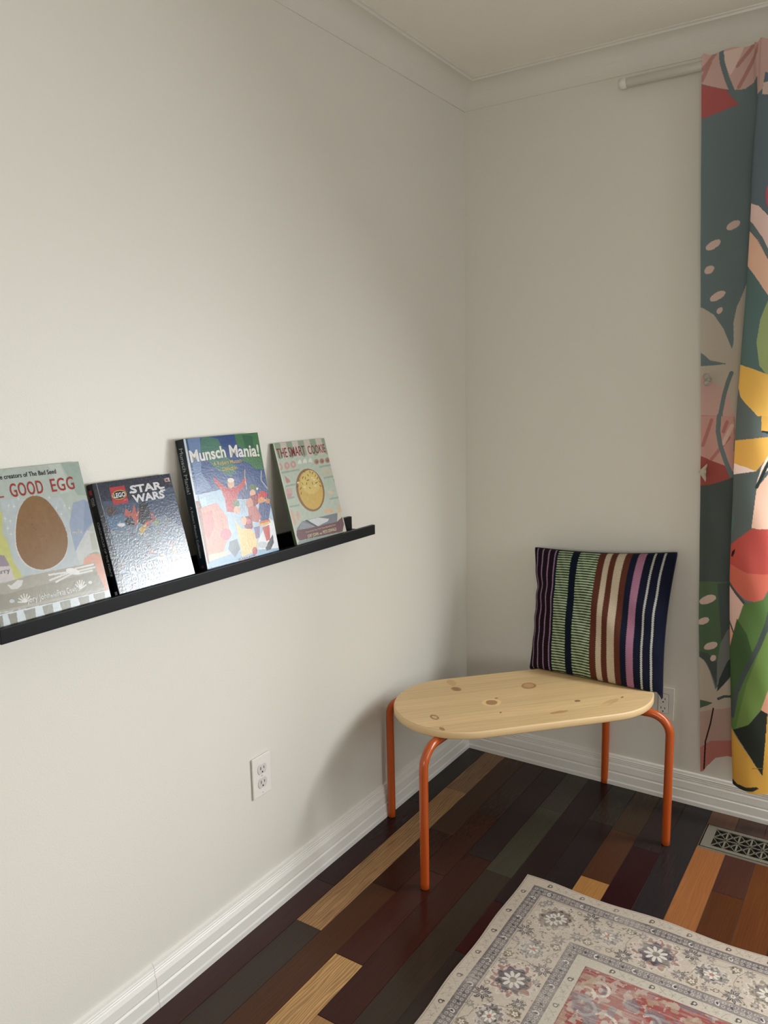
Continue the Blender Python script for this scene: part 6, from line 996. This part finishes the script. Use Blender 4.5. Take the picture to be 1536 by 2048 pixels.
# ------------------------------------------------------------ floor register
bmv = bmesh.new()
vt = thing('floor_vent', 'grey metal floor register with a cut-out lattice, set in the planks by the back wall', 'vent', (.930, -.187, 0))
VW, VH = .305, .1395
M_vent = mat('vent_metal', '#6f6a5c', 0.5, .85, 0.4, 0.0)
ix0, ix1, iy0, iy1 = .030, VW - .030, -.052, .052
for a in ((0, ix0, -VH / 2, VH / 2), (ix1, VW, -VH / 2, VH / 2), (ix0, ix1, iy1, VH / 2), (ix0, ix1, -VH / 2, iy0)):
    box(bmv, a[0], a[1], a[2], a[3], .0006, .0045)
bmesh.ops.remove_doubles(bmv, verts=bmv.verts, dist=1e-5)
obj('frame', bmv, M_vent, vt)
bm = bmesh.new()
pr_ = [(-.004, 0), (-.0005, .0045), (.003, .0045), (.003, 0)]
prism(bm, pr_, [lambda a, b: Vector((a, -VH / 2 + a, b)), lambda a, b: Vector((a, VH / 2 - a, b))])
prism(bm, pr_, [lambda a, b: Vector((a, -VH / 2 + a, b)), lambda a, b: Vector((VW - a, -VH / 2 + a, b))])
prism(bm, pr_, [lambda a, b: Vector((a, VH / 2 - a, b)), lambda a, b: Vector((VW - a, VH / 2 - a, b))])
obj('bevelled_rim', bm, M_vent, vt)
bm = bmesh.new(); cw = .0350; zc = .0030
def bar(x0, y0, x1, y1, w=.0042):
    d = Vector((x1 - x0, y1 - y0, 0)); n_ = Vector((-d.y, d.x, 0)).normalized() * w / 2
    p = [Vector((x0, y0, 0)) + n_, Vector((x1, y1, 0)) + n_, Vector((x1, y1, 0)) - n_, Vector((x0, y0, 0)) - n_]
    a = [bm.verts.new(q_ + Vector((0, 0, .0016))) for q_ in p]; b = [bm.verts.new(q_ + Vector((0, 0, .0042))) for q_ in p]
    bm.faces.new(a); bm.faces.new(b)
    for k in range(4): bm.faces.new((a[k], a[(k + 1) % 4], b[(k + 1) % 4], b[k]))
nc = 7
for i in range(nc + 1):
    x = ix0 + i * (ix1 - ix0) / nc
    if 0 < i < nc: bar(x, iy0, x, iy1, .0048)
for i in range(nc):
    xa = ix0 + i * (ix1 - ix0) / nc; xb = xa + (ix1 - ix0) / nc; xm = (xa + xb) / 2
    for yc in (-.0265, .0265):
        dd = .0050
        for s1, s2 in ((1, 1), (1, -1), (-1, 1), (-1, -1)):
            bar(xm + s1 * dd, yc, xm, yc + s2 * dd, .0020)
        for s1 in (-1, 1):
            for s2 in (-1, 1):
                bar(xm + s1 * dd * .6, yc + s2 * dd * .6, xm + s1 * (xb - xa) / 2, yc + s2 * .0235, .0022)
        pass
    bar(xa, 0, xb, 0, .0034)
obj('lattice', bm, M_vent, vt)
bm = bmesh.new(); box(bm, .02, VW - .02, -.058, .058, .0003, .0012); obj('duct_opening', bm, M_dark, vt)
bm = bmesh.new()
for i in range(14): box(bm, .03 + i * .018, .040 + i * .018, -.05, .05, .0012, .0016)
obj('damper_slats', bm, mat('damper', '#1d1b16', .9, 1.0, .05), vt)

# ------------------------------------------------------------ rug
RW, RL = 1.60, 2.10; rx, ry = .541, -.667
xs = np.concatenate([np.arange(0, .70, .00125), np.arange(.70, RW, .006), [RW]]); ys = np.concatenate([np.arange(0, .72, .00125), np.arange(.72, RL, .006), [RL]])
ax, ay = np.meshgrid(xs, ys)
KR = .88
Rg = Paint(ax, ay, '#b3a696', KR)
A_, B_ = np.minimum(Rg.X, RW - Rg.X), np.minimum(Rg.Y, RL - Rg.Y)
isl = A_ <= B_
m_ = np.minimum(A_, B_); al_ = np.where(isl, B_, A_)
Rg.X, Rg.Y = m_, al_                       # paint in (depth, along) coordinates
gxw, gyw = ax.reshape(-1), ay.reshape(-1)
def rb(a, b, h, al=1.0): Rg.put((m_ >= a) & (m_ < b), h, al)
rb(0, .0025, '#a79489'); rb(.0055, .0070, '#7b6a62'); rb(.0385, .0400, '#6f6764')
rb(.0400, .0710, '#6f6765'); rb(.0400, .0412, '#55504f'); rb(.0700, .0712, '#5a5452'); rb(.0712, .0735, '#a59b90')
rb(.0745, .0752, '#766c68')
rb(.206, .2375, '#7c7470'); rb(.206, .2072, '#5a5452'); rb(.2365, .2378, '#5a5452'); rb(.2378, .268, '#b0a798')
rb(.268, 9, '#8a4c47'); rb(.268, .2692, '#6f5048')
def every(start, pitch, n=24): return [start + pitch * i for i in range(n) if start + pitch * i < 1.0]
for c0, s0, p0 in ((.0215, .080, .0945), (.252, .330, .0945)):
    for s_ in every(s0, p0):
        Rg.ell('#4c433f', c0, s_, .0068, .0062, .6); Rg.ell('#b7ada1', c0, s_ + .0004, .0036, .0032); Rg.ell('#4c433f', c0 + .006, s_ - .005, .0035, .002, .8)
        for t in range(5):  # little star sprig
            a = t * 2 * PI / 5; Rg.stroke('#8b837a', .0013, [(c0 + .001, s_ + .047), (c0 + .001 + .008 * math.cos(a), s_ + .047 + .008 * math.sin(a))])
        Rg.stroke('#8b8376', .0012, [(c0 - .011, s_ + .014), (c0 - .003, s_ + .020), (c0 + .004, s_ + .028), (c0 + .009, s_ + .034)])
        Rg.stroke('#8b8376', .0012, [(c0 - .009, s_ + .026), (c0 + .002, s_ + .024), (c0 + .009, s_ + .018)])
        Rg.stroke('#8b8376', .0012, [(c0 + .010, s_ + .060), (c0 - .003, s_ + .066), (c0 - .010, s_ + .076)])
        Rg.ell('#9b9488', c0 - .009, s_ + .037, .0028, .0018); Rg.ell('#9b9488', c0 + .008, s_ + .070, .0022, .0034)
for c0 in (.0558, .2222):
    for i, s_ in enumerate(every(.05, .0135, 70)):
        if i % 7 == 3:
            Rg.ell('#cfc8bf', c0 + .002, s_, .0075, .0048, .5); Rg.ell('#6a6360', c0 + .002, s_, .0045, .0026, .5); Rg.stroke('#cfc8bf', .0014, [(c0 - .004, s_ - .004), (c0 - .009, s_ + .002)])
        else:
            for d_ in (-.0065, .0055):
                Rg.ell('#a8a099', c0 + d_, s_, .0042, .0046); Rg.ell('#6a6361', c0 + d_, s_, .0022, .0024)
    for i, s_ in enumerate(every(.06, .031, 40)): Rg.ell('#4e494c', c0 + .0005, s_ + .0068, .0045, .0032, .4)
def flower(c, s, r, pet, ring, mid, core, jag=14, sy=1.0, light='#c3bbb0', seed=0):
    idx = np.nonzero((abs(Rg.X - c) < r * 1.25) & (abs(Rg.Y - s) < r * 1.25 * max(sy, 1)))[0]
    if not idx.size: return
    x = Rg.X[idx] - c; y = (Rg.Y[idx] - s) / sy; rr = np.hypot(x, y) / r; th = np.arctan2(y, x)
    nzs = fbm(Rg.X[idx] * 130 + seed, Rg.Y[idx] * 130, 5, 2)
    e1 = 1.0 + .10 * np.sin(jag * th + seed) - .05
    Rg.put(idx[(rr < e1 + .09)], '#c0b7ab', .9)
    Rg.put(idx[(rr < e1)], ring, .92); Rg.put(idx[(rr < e1) & (rr > .62) & (nzs > .56)], light, .7)
    Rg.put(idx[(rr < .70 + .08 * np.sin(8 * th))], mid, .92)
    Rg.put(idx[(rr < .70 + .08 * np.sin(8 * th)) & (rr > .5) & (nzs < .42)], '#4c4644', .9)
    p_ = .52 * np.abs(np.cos(pet * th / 2)) ** .6
    Rg.put(idx[(rr < p_ + .05)], '#5b5450', .95); Rg.put(idx[(rr < p_)], '#c9c2b7'); Rg.put(idx[rr < .16], core)
def star(c, s, r, h='#5a5356', rot=0.0):
    for k in range(8):
        a = rot + k * PI / 4; n2 = a + .5
        Rg.poly(h, [(c, s), (c + r * .6 * math.cos(a - .32), s + r * .6 * math.sin(a - .32)), (c + r * math.cos(a), s + r * math.sin(a)), (c + r * .6 * math.cos(a + .32), s + r * .6 * math.sin(a + .32))])
        Rg.stroke('#aea59c', .0012, [(c, s), (c + r * .75 * math.cos(a), s + r * .75 * math.sin(a))])
    Rg.ell('#c3bbb0', c, s, r * .22, r * .22); Rg.ell('#6e5f58', c, s, r * .1, r * .1)
def scroll(pts, h='#6f6560', w=.0013): Rg.stroke(h, w, pts)
for i, s_ in enumerate(every(.149, .254, 6)):
    if i % 2 == 0: flower(.137, s_, .046, 9, '#8a7a68', '#7b7068', '#6f625a', seed=i)
    else: flower(.137, s_, .056, 9, '#8d6a5e', '#5f5a60', '#7a6e66', seed=i)
    flower(.137, s_ + .131, .031, 7, '#77706c', '#9b928a', '#a8705f', sy=1.25, seed=i + 3)
    for dc, ds, rr_ in ((-.045, .075, .022), (.047, .187, .022), (.042, .066, .018), (-.047, -.045, .013)): star(.137 + dc, s_ + ds, rr_ * 1.12, '#4f4a4c', i * .3)
    for dc, ds, rr_ in ((.05, -.02, .012), (-.02, .085, .011), (.02, .19, .012), (-.055, .12, .012), (.055, .125, .011)): star(.137 + dc, s_ + ds, rr_, '#5d554f', i * .5)
    for dc, ds, rr_ in ((-.047, .178, .016), (.047, .095, .016), (-.050, .060 - .02, .009), (.048, .150, .010)):
        flower(.137 + dc, s_ + ds, rr_, 5, '#8a7c64', '#7a6a52', '#9b8a6d', 6, seed=i + 5)
    scroll([(.085, s_ + .05), (.10, s_ + .085), (.13, s_ + .095), (.165, s_ + .085), (.19, s_ + .05)])
    scroll([(.085, s_ + .20), (.11, s_ + .185), (.14, s_ + .18), (.17, s_ + .19), (.195, s_ + .215)])
    scroll([(.082, s_ + .11), (.098, s_ + .13), (.095, s_ + .155), (.083, s_ + .165)])
    scroll([(.195, s_ + .11), (.178, s_ + .135), (.185, s_ + .165), (.198, s_ + .175)])
    for k in range(110):
        a = rnd.random(); b = rnd.random(); cc_, ss_ = .078 + a * .124, s_ + b * .254
        Rg.ell(rnd.choice(['#6d655f', '#8a8178', '#7b6a60', '#5a5453']), cc_, ss_, rnd.uniform(.0016, .0048), rnd.uniform(.0010, .0026), rnd.random() * 3)
# red centre with pale arcs, painted in true rug coordinates
Rg.X, Rg.Y = gxw, gyw
for (cx_, cy_, r_) in ((.299, .352, .020), (.322, .325, .022), (.312, .395, .022), (.36, .42, .03), (.45, .36, .02)):
    for k in range(0, 25):
        a0 = -2.6 + k * .19; pts = [(cx_ + r_ * math.cos(a0), cy_ + r_ * math.sin(a0)), (cx_ + r_ * math.cos(a0 + .2), cy_ + r_ * math.sin(a0 + .2))]
        Rg.stroke('#c2b8aa', .0065 + .0015 * (k % 2), pts); 
    Rg.ell('#8e4a48', cx_, cy_, r_ * .62, r_ * .62); Rg.ell('#a99a8e', cx_ + .004, cy_, r_ * .3, r_ * .42)
inr = (m_ > .27)
n1 = fbm(gxw * 60, gyw * 60, 21, 4); n2 = fbm(gxw * 30 + 7, gyw * 30, 31, 3)
Rg.put(inr & (n1 > .60), '#a8998b', .8); Rg.put(inr & (n2 > .62), '#6b6a70', .7); Rg.put(inr & (n2 < .33), '#9c8c74', .6)
# worn, streaky pile
st1 = fbm(gxw * 35, gyw * 240, 41, 3); st2 = fbm(gxw * 11, gyw * 11, 51, 3); st3 = vnoise(gxw * 700, gyw * 700, 61)
base = np.array(s2l('#b3a99d')) * KR
fade = np.clip((st1 - .50) * 2.2, 0, .26) + np.clip((st2 - .5) * 1.5, 0, .24)
Rg.c = Rg.c * (1 - fade[:, None]) + base * fade[:, None]
Rg.c *= (.88 + .24 * st3)[:, None]
zr = .0042 + .0016 * np.sin(gxw * 21) * np.exp(-B_ / .05) + .0016 * np.sin(gyw * 17 + 1) * np.exp(-A_ / .05)
edge = np.minimum(1, m_ / .0025); zr = .0006 + (zr - .0006) * np.sqrt(edge)
P = np.stack([rx + gxw + .0022 * np.sin(gyw * 23) * np.exp(-A_ / .04), ry - gyw + .0030 * np.sin(gxw * 19 + .5) * np.exp(-B_ / .04), zr], -1).reshape(ax.shape + (3,))
M_rug = mat('printed_pile', '#a39a90', 0.95, 1, 0.08); attr(M_rug); bump(M_rug, 1400, .0008, .6, 2)
rg = link('rug', grid_mesh('rug', P[:, ::-1], Rg.c.reshape(ax.shape + (3,))[:, ::-1]), M_rug)
tag(rg, 'faded beige and red oriental-pattern rug lying on the dark floor', 'rug')

# ------------------------------------------------------------ curtain rod and curtain
rod = thing('curtain_rod', 'thin white curtain rod high on the back wall', 'curtain rod', (.563, -.036, 2.325))
bm = bmesh.new(); tube(bm, [(.012, 0, 0), (2.30, 0, 0)], .0135, 20); obj('rod', bm, M_rodm, rod, True)
bm = bmesh.new(); tube(bm, [(-.006, 0, 0), (.0, 0, 0), (.014, 0, 0), (.018, 0, 0)], [.012, .0165, .0165, .014], 24); obj('end_cap', bm, M_rodm, rod, True)
for x_ in (.40, 1.95):
    bm = bmesh.new(); box(bm, x_ - .012, x_ + .012, -.004, .0355, -.020, -.0132, .001); box(bm, x_ - .012, x_ + .012, .031, .0355, -.045, .02, .001); obj('bracket', bm, M_rodm, rod)

def ip(z, t): return np.interp(z, [a for a, b in t], [b for a, b in t])
XL = [(.14, .888), (.39, .877), (.64, .863), (1.2, .847), (1.8, .822), (2.35, .803)]
XF = [(.15, .994), (.6, .966), (.83, .955), (1.28, .951), (1.7, .962), (1.9, .963), (2.05, .960), (2.35, .958)]
def catmull(pts, n):
    pts = [np.array(p, float) for p in pts]; pts = [2 * pts[0] - pts[1]] + pts + [2 * pts[-1] - pts[-2]]; o = []
    for i in range(1, len(pts) - 2):
        for t in np.linspace(0, 1, n[i - 1], endpoint=False):
            a, b, c, d = pts[i - 1:i + 3]; o.append(.5 * ((2 * b) + (-a + c) * t + (2 * a - 5 * b + 4 * c - d) * t * t + (-a + 3 * b - 3 * c + d) * t ** 3))
    o.append(pts[-2]); return np.array(o)
ZTOP = 2.350
seg_n = [36, 64, 30, 10, 22, 18, 34, 36, 16, 12, 12, 12, 12, 12, 12]
def profile(z):
    xl, xf = ip(z, XL), ip(z, XF); g = min(1, max(0, (2.30 - z) / .35)) ; g = g * g * (3 - 2 * g)
    w = .006 * math.sin(z * 2.3)
    c = [(xl, -.058), (xl + .028, -.053), (xf - .022, -.054 - .006 * g), (xf + .028, -.058), (xf + .034, -.070 - .012 * g), (xf + .002, -.072 - .030 * g), (xf + .010, -.078 - .036 * g),
         (xf + .050 + w, -.080 - .038 * g), (xf + .092 + w, -.074 - .030 * g), (xf + .120, -.066 - .008 * g), (xf + .150, -.058), (xf + .175, -.062 - .012 * g), (xf + .20, -.064 - .022 * g), (xf + .225, -.062 - .012 * g), (xf + .25, -.055), (xf + .275, -.056 - .01 * g)]
    if g < 1:
        for i in (3, 4, 5):   # the overlap closes towards the heading
            tx = xf - .022 + (i - 2) * .008; c[i] = (c[i][0] * g + tx * (1 - g), c[i][1])
    return catmull(c, seg_n)
nrow = 1250
ncol = len(profile(1.0)); kside = sum(seg_n[:4]) + seg_n[4] // 2
Pc_ = np.zeros((nrow, ncol, 3))
s_side = np.array([0, .25, .6, 1.0]); 
bot = np.interp(np.arange(ncol), [0, 14, 30, 60, 100, kside, kside + 12, kside + 40, kside + 70, ncol], [.146, .150, .172, .205, .222, .222, .160, .150, .143, .150])
zprof = {}
tt = np.linspace(0, 1, nrow)
zs = np.linspace(ZTOP, .13, 140); PR = np.array([profile(z) for z in zs])   # (140, ncol, 2)
ztop_c = ZTOP - .004 + .004 * np.sin(np.arange(ncol) * .12)
for j in range(ncol):
    z = ztop_c[j] + (bot[j] - ztop_c[j]) * tt
    Pc_[:, j, 0] = np.interp(-z, -zs, PR[:, j, 0]); Pc_[:, j, 1] = np.interp(-z, -zs, PR[:, j, 1]); Pc_[:, j, 2] = z
Pc_[:, :, 1] += .0012 * np.sin(Pc_[:, :, 2] * 31 + Pc_[:, :, 0] * 60)
KU = 1.4
cs = Paint(Pc_[:, :kside, 0], Pc_[:, :kside, 2], '#617274', KU); cs.run(D['curtain_side'])  # slate darks lightened, glare haze put into the colour
xq = Pc_[:, kside:, 0].copy(); xe = 1.035 + (Pc_[:, kside:, 2] - .3) * 0; xq = np.where(xq > 1.10, 2.20 - xq, xq)
cf = Paint(xq, Pc_[:, kside:, 2], '#5c6c75', KU); cf.run(D['curtain_front'])
cc3 = np.concatenate([cs.c.reshape(nrow, kside, 3), cf.c.reshape(nrow, ncol - kside, 3)], 1)
lum = cc3.mean(-1, keepdims=True); cc3 = cc3 * .84 + lum * .16 + .004  # greyed and lifted: glare haze mixed into all cloth colours
hem = (np.abs(np.arange(ncol) - 22) < 1)
cc3[:, hem] *= .9
M_cur = bpy.data.materials.new('printed_cotton'); M_cur.use_nodes = True; nt = M_cur.node_tree; nt.nodes.clear()
o_ = nt.nodes.new('ShaderNodeOutputMaterial'); mx = nt.nodes.new('ShaderNodeMixShader'); df = nt.nodes.new('ShaderNodeBsdfDiffuse'); tl = nt.nodes.new('ShaderNodeBsdfTranslucent'); at_ = nt.nodes.new('ShaderNodeAttribute'); at_.attribute_name = 'paint'
mx.inputs[0].default_value = 0.20
nt.links.new(at_.outputs['Color'], df.inputs[0]); nt.links.new(at_.outputs['Color'], tl.inputs[0]); nt.links.new(df.outputs[0], mx.inputs[1]); nt.links.new(tl.outputs[0], mx.inputs[2]); nt.links.new(mx.outputs[0], o_.inputs[0])
cur = link('curtain', grid_mesh('curtain', Pc_, cc3), M_cur)
tag(cur, 'long bold botanical-print curtain with pink, yellow, green and dark leaves, beside the window', 'curtain')

# glass knob holdback and the crumpled tab at the curtain's edge
kn = thing('holdback_knob', 'small clear glass rosette knob standing out from the curtain edge', 'knob', (.862, 0, 1.4175))
M_kn = mat('clear_glass', '#c9c5ba', 0.08, 1, 0.8); bsdf(M_kn).inputs['Transmission Weight'].default_value = .55
M_chr = mat('dull_metal', '#8f8a80', 0.3, 1, .5, .9)
bm = bmesh.new(); tube(bm, [(0, -.001, 0), (0, -.078, 0)], .0035, 12); obj('stem', bm, M_chr, kn, True)
bm = bmesh.new()
def facet(bm, c, r, n):
    c = Vector(c); f_ = bm.verts.new(c + Vector((0, -r * .62, 0))); prev = [f_]
    for (k_, d_) in ((.55, -.5), (1.0, -.1), (.7, .25)):
        ring = [bm.verts.new(c + Vector((r * k_ * math.cos(2 * PI * i / n), r * d_, r * k_ * math.sin(2 * PI * i / n)))) for i in range(n)]
        if len(prev) == 1:
            for i in range(n): bm.faces.new((prev[0], ring[i], ring[(i + 1) % n]))
        else:
            for i in range(n): bm.faces.new((prev[i], prev[(i + 1) % n], ring[(i + 1) % n], ring[i]))
        prev = ring
    bm.faces.new(prev)
facet(bm, (-.002, -.084, .007), .0115, 8); facet(bm, (-.001, -.086, -.0115), .0100, 8); facet(bm, (.005, -.083, -.002), .0085, 7)
obj('glass_rosette', bm, M_kn, kn)
bm = bmesh.new()
TP = [(-.0190, .000, -.062), (-.008, .010, -.074), (.0075, .0270, -.070), (.0085, .0200, -.078), (.0060, .0120, -.072), (.0075, .0000, -.080), (.0055, -.0090, -.072), (.0080, -.0160, -.079), (.0050, -.0300, -.070), (-.003, -.017, -.074)]
f1 = [bm.verts.new((a, c_, b)) for a, b, c_ in TP]; ctr = bm.verts.new((0.0, -.0800, .0)); 
for i in range(len(f1)): bm.faces.new((f1[i], f1[(i + 1) % len(f1)], ctr))
o = obj('fabric_tab', bm, mat('beige_cloth', '#a59c8a', .9, 1.4)); sm = o.modifiers.new('thick', 'SOLIDIFY'); sm.thickness = .0012
o.location = (.862, 0, 1.134); tag(o, 'crumpled beige cloth tab sticking out of the curtain edge below the glass knob', 'tab')
